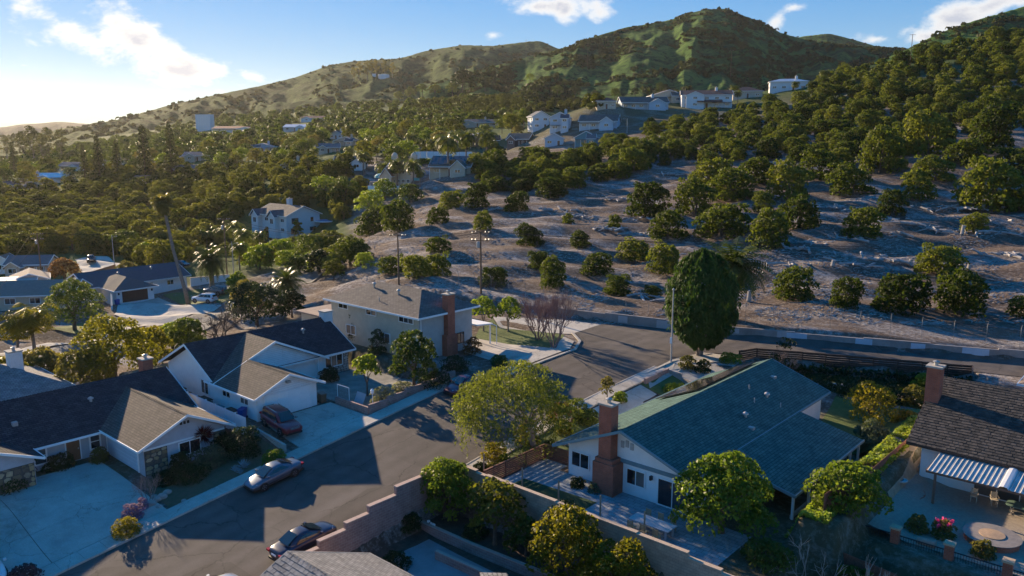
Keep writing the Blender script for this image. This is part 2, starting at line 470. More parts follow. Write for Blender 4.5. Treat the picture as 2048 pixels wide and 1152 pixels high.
def hit(px, py):
    """where the line of sight through a photograph pixel meets the land"""
    d = ray(px, py); h = math.hypot(d[0], d[1])
    a = math.atan2(d[0] * CY + d[1] * SY, -d[0] * SY + d[1] * CY)
    j = int(np.clip(np.searchsorted(_AZ, a) - 1, 0, len(_AZ) - 2)); f = (a - _AZ[j]) / (_AZ[j + 1] - _AZ[j])
    col = _GZ[:, j] * (1 - f) + _GZ[:, j + 1] * f
    g = CAMH + d[2] / h * _RR - col
    b = g < 0
    k = max(1, int(np.argmax(b))) if b.any() else len(_RR) - 15
    t = g[k - 1] / (g[k - 1] - g[k] + 1e-9); t = min(max(t, 0), 1)
    r = lerp(_RR[k - 1], _RR[k], t) / h
    return (float(d[0] * r), float(d[1] * r), float(lerp(col[k - 1], col[k], t)))
def dist(p): return p[0] * -SY + p[1] * CY        # depth along the camera's heading
def pxm(p): return dist(p) / F                    # metres per photograph pixel there

# ---- ground sheet
def ground_material():
    m, t = newmat('ground'); out = N(t, 'ShaderNodeOutputMaterial'); b = N(t, 'ShaderNodeBsdfPrincipled')
    b.inputs['Roughness'].default_value = 1.0; b.inputs['Specular IOR Level'].default_value = 0.1
    L(t, b.outputs[0], out.inputs[0])
    co = N(t, 'ShaderNodeTexCoord')
    mpg = N(t, 'ShaderNodeMapping'); mpg.inputs['Rotation'].default_value = (0, 0, -YAW); mpg.inputs['Scale'].default_value = (.32, 1.0, 1.0)
    L(t, co.outputs['Object'], mpg.inputs['Vector'])          # litter and terraces run along the contour
    def nzn(s, d, r=.65, src=None):
        n = N(t, 'ShaderNodeTexNoise', ins={'Scale': s, 'Detail': d, 'Roughness': r}); L(t, src or co.outputs['Object'], n.inputs['Vector']); return n.outputs['Fac']
    def ramp(v, a, b2):
        n = N(t, 'ShaderNodeMapRange', ins={'From Min': a, 'From Max': b2}); L(t, v, n.inputs['Value']); return n.outputs[0]
    def mix(f, a, b2):
        n = N(t, 'ShaderNodeMix', data_type='RGBA'); L(t, f, n.inputs[0])
        for i, q in ((6, a), (7, b2)):
            if isinstance(q, tuple): n.inputs[i].default_value = rgba(q)
            else: L(t, q, n.inputs[i])
        return n.outputs[2]
    soil = mix(ramp(nzn(.3, 7, .7, mpg.outputs[0]), .35, .65), (.085, .060, .046), (.165, .12, .09))
    speck = mix(ramp(nzn(2.2, 8, .75), .5, .66), soil, (.30, .25, .21))
    patch = mix(ramp(nzn(.17, 6, .7, mpg.outputs[0]), .50, .60), speck, mix(ramp(nzn(1.6, 8, .85), .42, .6), (.13, .105, .09), (.42, .385, .36)))
    at = N(t, 'ShaderNodeAttribute', attribute_name='grass')
    grass = mix(ramp(nzn(.15, 6), .35, .65), (.040, .072, .020), (.075, .105, .032))
    fin = mix(at.outputs['Fac'], patch, grass)
    L(t, fin, b.inputs['Base Color'])
    bp = N(t, 'ShaderNodeBump', ins={'Strength': 0.9, 'Distance': 0.35})
    L(t, nzn(1.3, 8, .75), bp.inputs['Height']); L(t, bp.outputs[0], b.inputs['Normal'])
    MATS['ground'] = m
    return m
def make_ground():
    X, Y, Z, xc, yc, Rr = _GX, _GY, _GZ, _XC, _YC, _GR
    nr, na = X.shape
    v = np.stack([X, Y, Z], -1).reshape(-1, 3)
    i = np.arange(nr * na).reshape(nr, na)
    f = np.stack([i[:-1, :-1], i[:-1, 1:], i[1:, 1:], i[1:, :-1]], -1).reshape(-1, 4)
    me = bpy.data.meshes.new('ground')
    me.from_pydata(v.tolist(), [], f.tolist()); me.update()
    me.polygons.foreach_set('use_smooth', [True] * len(me.polygons))
    # grass cover: valley, far slopes and the green bank left of the orchard
    px = 1024 + F * xc / yc
    g = sst(300, 420, Rr) * (1 - sst(0, 1, (px > 1290) * 1.0) * (Rr < 330))
    g = np.maximum(g, sst(0, 40, 720 - px) * sst(170, 190, Rr))
    g = np.maximum(g, (np.abs(X + 50) > 16) * (Rr < 100) * .35 * (Y < 72))
    at = me.attributes.new('grass', 'FLOAT', 'POINT'); at.data.foreach_set('value', g.reshape(-1).astype(np.float32))
    me.materials.append(ground_material())
    return struct(link('ground', me))
make_ground()

# ---- hills
def hill_material(name, c_lo, c_hi, c_scrub, sc=1.0):
    m, t = newmat(name); out = N(t, 'ShaderNodeOutputMaterial'); b = N(t, 'ShaderNodeBsdfPrincipled')
    b.inputs['Roughness'].default_value = 1.0; b.inputs['Specular IOR Level'].default_value = 0.05
    L(t, b.outputs[0], out.inputs[0])
    co = N(t, 'ShaderNodeTexCoord')
    def nzn(s, d, r=.65):
        n = N(t, 'ShaderNodeTexNoise', ins={'Scale': s * sc, 'Detail': d, 'Roughness': r}); L(t, co.outputs['Object'], n.inputs['Vector']); return n.outputs['Fac']
    def ramp(v, a, b2):
        n = N(t, 'ShaderNodeMapRange', ins={'From Min': a, 'From Max': b2}); L(t, v, n.inputs['Value']); return n.outputs[0]
    def mix(f, a, b2):
        n = N(t, 'ShaderNodeMix', data_type='RGBA'); L(t, f, n.inputs[0])
        for i, q in ((6, a), (7, b2)):
            if isinstance(q, tuple): n.inputs[i].default_value = rgba(q)
            else: L(t, q, n.inputs[i])
        return n.outputs[2]
    base = mix(ramp(nzn(.012, 7), .38, .62), c_lo, c_hi)
    scr = mix(ramp(nzn(.035, 9, .75), .5, .6), base, c_scrub)
    fine = mix(ramp(nzn(.16, 6, .7), .52, .62), scr, tuple(c * .6 for c in c_scrub))
    L(t, fine, b.inputs['Base Color'])
    bp = N(t, 'ShaderNodeBump', ins={'Strength': 1.0, 'Distance': 5.0})
    L(t, nzn(.05, 9, .75), bp.inputs['Height']); L(t, bp.outputs[0], b.inputs['Normal'])
    return m
HILLZ = []
def make_hill(name, crest, foot_d, foot_z, m, gull=14.0, gw=90.0, p=1.35, rows=70, cols=260, seed=0, back=0.6, rough=1.0):
    """crest: list of (px, py, distance). Front slope runs down towards the near side, back slope away."""
    xs = np.array([c[0] for c in crest], float)
    q = np.linspace(xs[0], xs[-1], cols)
    py = np.interp(q, xs, [c[1] for c in crest]); dd = np.interp(q, xs, [c[2] for c in crest])
    # soften the polyline
    ker = np.hanning(9); ker /= ker.sum()
    py = np.convolve(np.pad(py, 4, 'edge'), ker, 'valid')
    C = np.array([D(a, b, c) for a, b, c in zip(q, py, dd)])
    ks = np.concatenate([np.linspace(-back, 0, 14)[:-1], np.linspace(0, 1, rows)])
    V = np.zeros((len(ks), cols, 3))
    for j in range(cols):
        c = C[j]; u = np.array([c[0], c[1]]); r = np.linalg.norm(u); u = u / r
        L0 = dd[j] - foot_d
        for i, k in enumerate(ks):
            xy = np.array([c[0], c[1]]) - u * (k * L0)
            a = abs(k)
            z = foot_z + (c[2] - foot_z) * (1 - a) ** p if a < 1 else foot_z
            env = min(1, a * 5) * (1 - a) ** .4 if a < 1 else 0
            n1 = mnoise.fractal(Vector((q[j] / gw + seed, k * 1.1 + .35 * math.sin(q[j] / gw), seed * 1.7)), 1.0, 2.0, 4)
            n2 = mnoise.fractal(Vector((xy[0] / 60, xy[1] / 60, seed)), .9, 2.1, 4)
            sc = L0 / 500
            z += env * (gull * sc * (-(abs(n1) * 2.2) + .7) + rough * 4.5 * sc * n2)
            if a <= .2: z += rough * .8 * mnoise.noise(Vector((q[j] / 9, 0, seed)))
            V[i, j] = (xy[0], xy[1], z)
    i = np.arange(len(ks) * cols).reshape(len(ks), cols)
    f = np.stack([i[:-1, :-1], i[1:, :-1], i[1:, 1:], i[:-1, 1:]], -1).reshape(-1, 4)
    me = bpy.data.meshes.new(name)
    me.from_pydata(V.reshape(-1, 3).tolist(), [], f.tolist()); me.update()
    me.polygons.foreach_set('use_smooth', [True] * len(me.polygons))
    me.materials.append(m)
    HILLZ.append((name, V[13:], q))
    return struct(link(name, me))
HG = hill_material('hill_grass', (.055, .115, .028), (.115, .185, .042), (.026, .052, .020))
HB = hill_material('hill_scrub', (.052, .085, .028), (.095, .135, .04), (.030, .048, .02))
HF = hill_material('hill_far', (.08, .08, .06), (.10, .10, .07), (.05, .06, .05), .2)
make_hill('far_mountain_range', [(-900, 262, 2950), (-400, 246, 2950), (-120, 252, 2950), (0, 256, 2950), (40, 248, 2950), (85, 247, 2950), (115, 242, 2950), (150, 246, 2950), (190, 249, 2950), (320, 244, 2950), (600, 250, 2950)], 2300, -10, HF, gull=20, cols=160, rows=24, seed=3)
make_hill('ridge_hill', [(-500, 300, 1150), (60, 272, 1150), (150, 260, 1180), (240, 238, 1200), (340, 210, 1250), (430, 190, 1300), (520, 172, 1350), (590, 155, 1380), (660, 130, 1420), (710, 122, 1430), (800, 117, 1450), (850, 102, 1480), (925, 90, 1500), (985, 92, 1520), (1040, 85, 1540), (1080, 81, 1550), (1115, 97, 1560), (1180, 120, 1560), (1300, 150, 1560)], 640, 12, HB, gull=11, gw=150, p=1.15, cols=380, rows=90, seed=11)
make_hill('saddle_hill', [(1480, 120, 1650), (1560, 82, 1650), (1610, 72, 1650), (1660, 67, 1650), (1710, 80, 1650), (1750, 92, 1650), (1830, 98, 1650), (1950, 110, 1650)], 1000, 40, HG, gull=7, cols=160, seed=23)
make_hill('peak_hill', [(840, 178, 900), (900, 158, 920), (960, 140, 940), (1020, 124, 960), (1080, 108, 990), (1140, 92, 1020), (1200, 70, 1050), (1250, 55, 1070), (1290, 49, 1080), (1340, 40, 1100), (1380, 26, 1120), (1410, 19, 1130), (1450, 17, 1130), (1485, 30, 1130), (1530, 48, 1120), (1560, 65, 1110), (1620, 82, 1100), (1700, 92, 1080), (1780, 96, 1050), (1850, 98, 1020), (1980, 120, 1000)], 520, 28, HG, gull=13, gw=170, p=1.2, cols=420, rows=110, seed=5)
make_hill('grassy_hill', [(1740, 128, 640), (1800, 105, 650), (1850, 80, 660), (1900, 57, 670), (1960, 38, 680), (2048, 13, 700), (2200, -20, 720), (2500, -60, 740)], 430, 40, HG, gull=4, gw=160, p=1.1, cols=160, rows=50, seed=31)
# ------------------------------------------------------------ plants: mesh data
def quads_mesh(name, V, m=None):
    """V: (n,4,3) array of loose quads"""
    n = len(V); me = bpy.data.meshes.new(name)
    me.vertices.add(4 * n); me.vertices.foreach_set('co', V.reshape(-1).astype(np.float32))
    me.loops.add(4 * n); me.loops.foreach_set('vertex_index', np.arange(4 * n, dtype=np.int32))
    me.polygons.add(n); me.polygons.foreach_set('loop_start', np.arange(0, 4 * n, 4, dtype=np.int32))
    me.polygons.foreach_set('loop_total', np.full(n, 4, np.int32))
    me.update(); me.validate()
    if m: me.materials.append(m)
    return me
def unit(a): return a / (np.linalg.norm(a, axis=-1, keepdims=True) + 1e-9)
def leaf_quads(P, Nn, size, rg, aspect=.72, droop=0.0, axis=None):
    n = len(P)
    t = rg.normal(size=(n, 3)) if axis is None else axis + rg.normal(size=(n, 3)) * .35
    if droop: t[:, 2] -= droop
    t = unit(t - Nn * (t * Nn).sum(-1, keepdims=True))
    b = np.cross(Nn, t)
    s = size * rg.uniform(.65, 1.25, (n, 1))
    a = t * s; c = b * s * aspect
    return np.stack([P - a * .5 - c * .18, P - a * .1 + c * .5, P + a * .5 + c * .18, P + a * .1 - c * .5], 1)
def blob_leaves(blobs, per, size, rg, shell=(.72, 1.04), outb=1.0, **kw):
    """leaves on the shells of overlapping lumps; deeper leaves fill the gaps"""
    Q = []
    B = np.array(blobs, float)
    for (x, y, z, rx, ry, rz) in blobs:
        k = max(6, int(1.75 * per * (rx * ry + ry * rz + rx * rz) / 3))
        d = unit(rg.normal(size=(k, 3)))
        d[:, 2] = np.where(d[:, 2] < -.35, -d[:, 2], d[:, 2])
        r = rg.uniform(*shell, (k, 1))
        p = np.array([x, y, z]) + d * r * np.array([rx, ry, rz])
        # drop leaves deep inside another lump
        inside = np.zeros(k, bool)
        for c in B:
            q = (p - c[:3]) / c[3:]
            inside |= (q * q).sum(-1) < .42
        p = p[~inside]; d = d[~inside]
        nn = unit(d * outb + rg.normal(size=d.shape) * .75)
        Q.append(leaf_quads(p, nn, size, rg, **kw))
    return np.concatenate(Q)
def dome_blobs(rg, n, rx, h, z0, br, flat=.85, bias=.0):
    """lumps spread over a dome of radius rx and height h that starts z0 above the soil"""
    out = [(0, 0, z0 + h * .42, rx * .72, rx * .72, h * .42)]
    if z0 < .15: out += [(rx * .72 * math.cos(a), rx * .72 * math.sin(a), z0 + h * .13, br, br, max(br * flat, h * .16)) for a in np.linspace(0, 5.7, 10)]
    for i in range(n):
        a = i * 2.399963 + rg.uniform(-.4, .4); u = ((i + .5) / n) ** .75
        el = (1 - u) * 1.45 + .02
        r = rx * math.cos(el) * rg.uniform(.72, 1.02); z = z0 + h * (.28 + .66 * math.sin(el)) * rg.uniform(.86, 1.06) - (h * .14 if el < .3 else 0)
        b = br * rg.uniform(.65, 1.25)
        out.append((r * math.cos(a), r * math.sin(a), z, b, b, b * flat))
    return out
def limb_mesh(name, h, r, spread, rg, n=5, m=None, lean=0.0):
    mb = MB()
    top = (lean, 0, h * .45)
    mb.tube([(0, 0, -.4), (0, 0, .05), (lean * .5, 0, h * .22), top], [r * 1.35, r * 1.15, r * .85, r * .7], 7)
    for i in range(n):
        a = 2 * math.pi * (i + rg.uniform(-.25, .25)) / n
        e = (spread * math.cos(a) * .72 + lean, spread * math.sin(a) * .72, h * rg.uniform(.68, .86))
        mid = (lerp(top[0], e[0], .45), lerp(top[1], e[1], .45), lerp(top[2], e[2], .6))
        mb.tube([(lean * .7, 0, h * .34), mid, e], [r * .5, r * .33, r * .12], 5)
    me = bpy.data.meshes.new(name); me.from_pydata(mb.v, [], mb.f); me.update()
    me.materials.append(m or BARK)
    return me
BARK = mat('bark', (.13, .095, .07), .95, .35, 6, .8, 25)
BARKPALE = mat('bark_pale', (.27, .22, .18), .95, .3, 6, .6, 25)
TWIG = mat('twig', (.24, .17, .15), .9, .3, 5)
AVO = leafmat('avocado_leaf', (.030, .050, .012), (.10, .118, .02), .40, .6, .5)
AVOB = leafmat('grove_leaf', (.050, .060, .013), (.125, .125, .024), .42, .6, .35)
OAK = leafmat('broad_leaf', (.040, .062, .014), (.105, .13, .028), .35, .5, .35)
LIME = leafmat('bright_leaf', (.075, .12, .018), (.17, .20, .035), .45, .45, .25)
OLIVE = leafmat('dry_leaf', (.10, .095, .03), (.17, .14, .045), .4, .6, .25)
GOLD = leafmat('golden_leaf', (.085, .085, .012), (.22, .18, .022), .45, .45, .25)
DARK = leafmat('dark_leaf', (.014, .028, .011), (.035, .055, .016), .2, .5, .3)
SAGE = leafmat('sage_leaf', (.08, .10, .065), (.14, .16, .10), .25, .7, .2)
PALMG = leafmat('palm_leaf', (.06, .075, .018), (.13, .14, .03), .35, .4, .3)
PEPPER = leafmat('pepper_leaf', (.052, .07, .016), (.135, .145, .034), .45, .5, .1)
CYP = leafmat('cypress_leaf', (.026, .055, .016), (.065, .105, .026), .3, .6, .1)
RUST = leafmat('rust_leaf', (.13, .055, .03), (.20, .11, .05), .35, .6, .2)
BLOOM = leafmat('pink_bloom', (.55, .05, .18), (.7, .09, .28), .3, .6, .1)
LAVEN = leafmat('lavender_bloom', (.22, .13, .26), (.3, .2, .3), .2, .7, .1)
PINE = leafmat('pine_needle', (.03, .04, .014), (.065, .07, .022), .2, .6, .25)

PROTO = {}
def proto(key, trunk, crown): PROTO[key] = (trunk, crown)
for k in range(8):
    rg = np.random.default_rng(40 + k)
    rx = 2.8 * rg.uniform(.85, 1.12); h = 4.9 * rg.uniform(.85, 1.15)
    bl = dome_blobs(rg, 34, rx, h, -.25, 1.05) + [(rx * .62 * math.cos(a), rx * .62 * math.sin(a), .95, 1.0, 1.0, .95) for a in np.linspace(0, 5.6, 8)]
    sh = rg.uniform(-.8, .8, 2)
    lob = [(rx * .75 * math.cos(a), rx * .75 * math.sin(a), h * rg.uniform(.45, 1.0), b, b, b * .85) for a, b in zip(rg.uniform(0, 6.28, 5), rg.uniform(.5, 1.1, 5))]
    cut = rg.uniform(0, 6.28); bl = [q for q in bl[1:] if not (math.cos(math.atan2(q[1], q[0]) - cut) > .82 and q[2] < h * .5)] + [bl[0]] + lob
    bl = [(x + sh[0] * z / h, y + sh[1] * z / h, z, a, b, c) for x, y, z, a, b, c in bl]
    q = blob_leaves(bl, 70, .40, rg, shell=(.55, 1.05))
    proto('avo%d' % k, limb_mesh('avocado_trunk', 4.2, .2, 2.2, rg), quads_mesh('avocado_crown', q, AVO))
for k in range(4):                                   # open broadleaf trees
    rg = np.random.default_rng(70 + k)
    rx = 2.7 * rg.uniform(.9, 1.1); h = 4.6
    bl = dome_blobs(rg, 30, rx, h, 1.5, .85, .75)
    q = blob_leaves(bl, 70, .34, rg)
    proto('broad%d' % k, limb_mesh('tree_trunk', 6, .17, 2.3, rg, 6), quads_mesh('tree_crown', q, OAK))
for k in range(3):                                   # low shrubs, unit size about 2 m wide
    rg = np.random.default_rng(90 + k)
    bl = dome_blobs(rg, 16, .9, 1.25, .05, .42)
    q = blob_leaves(bl, 210, .17, rg)
    proto('shrub%d' % k, limb_mesh('shrub_stem', 1.1, .05, .8, rg, 4), quads_mesh('shrub_foliage', q, OAK))
def palm_fronds(rg, nf, ln, droop, lw, up0=1.2, up1=-.5, seg=12, lf=.6, stiff=.0):
    Q = []
    for i in range(nf):
        a = i * 2.399963 + rg.uniform(-.2, .2); el = lerp(up0, up1, (i / (nf - 1)) ** .8) + rg.uniform(-.12, .12)
        L0 = ln * rg.uniform(.85, 1.1)
        pts = []; p = np.zeros(3); e = el
        for s in range(seg + 1):
            pts.append(p.copy()); st = L0 / seg
            p = p + st * np.array([math.cos(a) * math.cos(e), math.sin(a) * math.cos(e), math.sin(e)])
            e -= droop / seg * (1 + 1.2 * s / seg)
        pts = np.array(pts)
        side = np.array([-math.sin(a), math.cos(a), 0])
        for s in range(1, seg + 1):
            u = s / seg; d = unit(pts[s] - pts[s - 1])
            l = lf * math.sin(math.pi * min(1, .18 + u * .8)) + .08
            for sg in (-1, 1):
                o = side * sg * l * .92 + d * l * .55 + np.array([0, 0, -l * (.35 + .5 * rg.random() * (1 - stiff))])
                w = d * lw
                Q.append([pts[s - 1], pts[s - 1] + w, pts[s - 1] + o + w * .4, pts[s - 1] + o])
        Q.append([pts[0], pts[seg // 2] + side * .05, pts[seg], pts[seg // 2] - side * .05])
    return np.array(Q)
def trunk_mesh(name, pts, rad, m, n=8):
    mb = MB().tube(pts, rad, n); me = bpy.data.meshes.new(name); me.from_pydata(mb.v, [], mb.f); me.update(); me.materials.append(m)
    me.polygons.foreach_set('use_smooth', [True] * len(me.polygons)); return me
PALMT = mat('palm_trunk', (.22, .175, .14), .95, .3, 4, 1.0, 14)
for k in range(3):                                   # slender feather palms, crown base at 6 m
    rg = np.random.default_rng(110 + k)
    q = palm_fronds(rg, 20, 3.7, 1.9, .24, 1.35, -.3, 12, .95) + np.array([0, 0, 6.0])
    proto('queen%d' % k, trunk_mesh('palm_trunk', [(0, 0, -.5), (.05, 0, 2), (0, .06, 4), (0, 0, 6.1)], [.2, .17, .15, .13], PALMT), quads_mesh('palm_crown', q, PALMG))
rg = np.random.default_rng(130)
q = palm_fronds(rg, 78, 3.9, 1.0, .16, 1.4, -.45, 15, .6, .6) + np.array([0, 0, 4.6])
proto('date', trunk_mesh('palm_trunk', [(0, 0, -.4), (0, 0, 1.2), (0, 0, 4.0), (0, 0, 4.9)], [.55, .42, .5, .3], PALMT), quads_mesh('palm_crown', q, leafmat('date_leaf', (.035, .05, .012), (.085, .10, .024), .25, .4, .1)))
# tall fan palm with a hanging skirt
q = palm_fronds(rg, 44, 2.1, .9, .36, 1.4, -.2, 6, .8) + np.array([0, 0, 17.0])
sk = palm_fronds(rg, 50, 2.2, .5, .34, -.6, -1.3, 6, .5) + np.array([0, 0, 16.9])
proto('fan', trunk_mesh('palm_trunk', [(3.0, 0, -.5), (2.4, 0, 3), (1.1, 0, 9), (.1, 0, 16), (0, 0, 17)], [.42, .34, .27, .24, .2], PALMT), quads_mesh('palm_crown', np.concatenate([q, sk]), leafmat('fan_leaf', (.10, .095, .03), (.17, .14, .05), .35, .5, .1)))
# tall conifer of stacked whorls
for k in range(2):
    rg = np.random.default_rng(150 + k)
    bl = []
    for i in range(46):
        u = i / 46; a = i * 2.4; r = (1 - u) ** .8 * 2.6 * rg.uniform(.6, 1.1)
        bl.append((r * .8 * math.cos(a), r * .8 * math.sin(a), 1.5 + 14.5 * u, .75 + (1 - u) * .5, .75 + (1 - u) * .5, .75))
    proto('conifer%d' % k, trunk_mesh('conifer_trunk', [(0, 0, -.5), (0, 0, 8), (0, 0, 16)], [.35, .22, .05], BARK), quads_mesh('conifer_crown', blob_leaves(bl, 40, .5, rg, droop=.5), PINE))
# tall loose eucalyptus
rg = np.random.default_rng(160)
bl = [(rg.uniform(-2.6, 2.6) * (1 - abs(u - .5)), rg.uniform(-2.6, 2.6) * (1 - abs(u - .5)), 4 + 9 * u, 1.1, 1.1, .9) for u in np.linspace(0, 1, 30)]
proto('eucalypt', limb_mesh('eucalyptus_trunk', 12, .28, 2.5, rg, 6, BARKPALE), quads_mesh('eucalyptus_crown', blob_leaves(bl, 38, .45, rg, droop=1.2), leafmat('eucalyptus_leaf', (.05, .055, .025), (.10, .10, .045), .3, .5, .25)))
def bare_mesh(name, h, stems, rg, depth=4, spread=.5, r0=.06, m=None, split=3, updrift=.25):
    mb = MB()
    def br(p, d, l, r, k):
        d = d.normalized(); e = p + d * l
        mid = p + d * l * .5 + Vector(rg.normal(size=3)) * l * .06
        mb.tube([tuple(p), tuple(mid), tuple(e)], [r, r * .85, r * .68], 5 if k > 1 else 4, cap=False)
        if k <= 0: return
        for i in range(split):
            nd = d + Vector(rg.normal(size=3)) * spread + Vector((0, 0, updrift))
            br(p.lerp(e, rg.uniform(.6, 1.0)), nd, l * rg.uniform(.62, .85), r * .62, k - 1)
    for i in range(stems):
        a = 2 * math.pi * i / stems + rg.uniform(-.3, .3)
        br(Vector((.12 * math.cos(a), .12 * math.sin(a), -.2)), Vector((.42 * math.cos(a), .42 * math.sin(a), 1)), h * .36, r0, depth)
    me = bpy.data.meshes.new(name); me.from_pydata(mb.v, [], mb.f); me.update(); me.materials.append(m or TWIG)
    return me

def plant(name, key, loc, sc, label, cat, group=None, m=None, rz=None, parts=('trunk', 'crown'), sz=None):
    t, c = PROTO[key]
    o = thing(name, (loc[0], loc[1], loc[2]), label, cat, group, rnd.uniform(0, 6.28) if rz is None else rz)
    o.scale = (sc, sc, sc * (sz or 1))
    for nm, me in zip(parts, (t, c)):
        if me is None: continue
        ch = link(nm, me, o)
        if m is not None and nm == parts[1]:
            ch.material_slots[0].link = 'OBJECT'; ch.material_slots[0].material = m
    return o
def dome_plant(name, loc, w, h, label, cat, m, seed=0, z0=.1, leaf=.25, lumps=26, per=90, group=None, trunk=True, br=None, flat=.85, lean=0, bark=None, pale=False):
    """a one-off tree or shrub with its own crown, w metres wide and h metres high"""
    rg = np.random.default_rng(300 + seed)
    rx = w / 2 * .86
    bl = dome_blobs(rg, lumps, rx, h - z0, z0, br or w * .16, flat)
    o = thing(name, loc, label, cat, group)
    if trunk:
        link('trunk', limb_mesh('trunk', h * .85, max(.05, w * .035), rx * .8, rg, 5, bark, lean), o)
    link('crown', quads_mesh('crown', blob_leaves(bl, per / max(.35, w / 5), leaf, rg), m), o)
    return o
# ------------------------------------------------------------ orchard and groves
AVOPOS = []                                           # (x, y, z, scale)
def add_avo(p, width_px):
    AVOPOS.append((p[0], p[1], p[2] - .1, width_px * pxm(p) / 6.0))
for (cx, by, w) in [(1590, 597, 75), (1690, 612, 65), (1800, 622, 108), (1930, 624, 100), (2050, 632, 60), (1875, 548, 85), (1728, 474, 75), (1540, 497, 85),
                    (1600, 455, 75), (1950, 462, 50), (1985, 418, 118), (1780, 430, 55), (1835, 398, 65), (1440, 474, 100), (1335, 478, 70), (1190, 547, 66),
                    (1270, 517, 66), (1330, 543, 66), (1237, 588, 54), (1303, 594, 36), (1100, 572, 56), (1076, 537, 46), (985, 572, 55), (1058, 489, 55),
                    (965, 458, 42), (878, 502, 50), (830, 552, 62), (785, 544, 56), (876, 552, 54), (1032, 423, 48), (955, 415, 50), (902, 418, 52),
                    (1165, 494, 42), (1228, 455, 28), (1136, 447, 22), (1300, 432, 80), (1392, 430, 76), (1100, 394, 62), (874, 448, 44), (800, 462, 66),
                    (745, 470, 60), (1705, 390, 84), (1575, 400, 78), (1870, 362, 72), (1925, 330, 74), (1527, 424, 40), (1465, 400, 90), (1990, 300, 80),
                    (1760, 345, 80), (1640, 360, 80), (1510, 365, 70), (1420, 380, 80), (1855, 310, 80), (2040, 350, 90), (2035, 420, 70)]:
    add_avo(hit(cx, by), w)
def inpoly(x, y, P):
    c = False; j = len(P) - 1
    for i in range(len(P)):
        if (P[i][1] > y) != (P[j][1] > y) and x < (P[j][0] - P[i][0]) * (y - P[i][1]) / (P[j][1] - P[i][1]) + P[i][0]: c = not c
        j = i
    return c
def fill(P, spacing, tries, seed, keep=None):
    rg = random.Random(seed); out = []; cell = {}
    x0, x1 = min(p[0] for p in P), max(p[0] for p in P); y0, y1 = min(p[1] for p in P), max(p[1] for p in P)
    for _ in range(tries):
        x, y = rg.uniform(x0, x1), rg.uniform(y0, y1)
        if not inpoly(x, y, P): continue
        p = hit(x, y)
        if math.hypot(p[0], p[1]) > 1200: continue
        k = (int(p[0] // spacing), int(p[1] // spacing))
        if any(math.hypot(p[0] - q[0], p[1] - q[1]) < spacing for dx in (-1, 0, 1) for dy in (-1, 0, 1) for q in cell.get((k[0] + dx, k[1] + dy), ())): continue
        if keep and not keep(p): continue
        cell.setdefault(k, []).append(p); out.append(p)
    return out
def pj(p):
    xc = p[0] * CY + p[1] * SY; yc = p[0] * -SY + p[1] * CY; zc = p[2] - CAMH
    f = yc * CP - zc * SP
    return 1024 + F * xc / f, 576 - F * (yc * SP + zc * CP) / f
# where far houses show in the photograph (centre, base, width): no tree may grow in front of them
HOUSEPX = [(1172, 290, 60), (1108, 290, 44), (1120, 258, 52), (1082, 255, 40), (1200, 255, 84), (960, 288, 92), (1035, 288, 44), (1213, 216, 44), (1290, 217, 96), (1413, 214, 110), (1495, 194, 56), (1577, 180, 70), (900, 350, 88), (800, 372, 110), (690, 290, 40), (657, 304, 40), (672, 276, 24), (525, 302, 46), (625, 241, 44), (590, 260, 46), (470, 262, 90), (408, 260, 36), (955, 252, 60), (395, 320, 40), (105, 364, 50), (140, 340, 36), (885, 322, 110), (1250, 262, 70)]
def clear_view(p, h=6.5, r=3.0):
    x, y = pj(p); k = F / max(30, dist(p))
    for hx, hy, w in HOUSEPX:
        if abs(x - hx) < w / 2 + r * k * .7 and y > hy - 3 and y - h * k < hy - 4: return False
    return True
NEARAVO = list(AVOPOS)
def far_from_list(p):
    return clear_view(p) and all(math.hypot(p[0] - a[0], p[1] - a[1]) > 4.2 for a in NEARAVO)
dense = fill([(1295, 330), (1420, 330), (1520, 315), (1640, 335), (1760, 320), (1850, 300), (1950, 280), (2060, 255), (2060, 30), (1960, 85), (1830, 118), (1720, 140), (1650, 160), (1610, 195), (1500, 215), (1440, 240), (1300, 250)], 5.5, 5200, 1, far_from_list)
for p in dense: AVOPOS.append((p[0], p[1], p[2] - .3, rnd.choice((.6, .75, .85, .95, 1.05, 1.2)) * rnd.uniform(.9, 1.1)))
band = fill([(900, 350), (1010, 325), (1100, 300), (1180, 292), (1290, 262), (1300, 335), (1200, 372), (1040, 385), (960, 385), (905, 400)], 4.8, 900, 2, far_from_list)
for p in band: AVOPOS.append((p[0], p[1], p[2] - .3, rnd.uniform(.85, 1.25)))
AVOPOS.sort(key=lambda a: dist(a) / a[3])
for i, (x, y, z, s) in enumerate(AVOPOS[:300]):
    plant('avocado_tree', 'avo%d' % rnd.randrange(8), (x, y, z), s, 'dense dark green avocado tree of the orchard on the bare hillside', 'tree', 'avocado trees of the hillside orchard', sz=rnd.uniform(.78, 1.22))
def merged_trees(name, items, m, label, cat, seed, lumps=12, per=14, leaf=.95):
    """trees beyond those that can be told apart: one object, every crown still its own lumps of leaves"""
    Q = []
    vs = []
    for k in range(4):
        rg = np.random.default_rng(seed + k)
        vs.append(blob_leaves(dome_blobs(rg, lumps, 2.9, 4.9, .1, 1.15), per, leaf, rg))
    rg = np.random.default_rng(seed + 9)
    for (x, y, z, s) in items:
        q = vs[rg.integers(4)]; a = rg.uniform(0, 6.28); ca, sa = math.cos(a), math.sin(a)
        r = np.stack([q[..., 0] * ca - q[..., 1] * sa, q[..., 0] * sa + q[..., 1] * ca, q[..., 2] * rg.uniform(.85, 1.1)], -1)
        Q.append(r * s + np.array([x, y, z]))
    if Q: tag(link(name, quads_mesh(name, np.concatenate(Q), m)), label, cat, None, 'stuff')
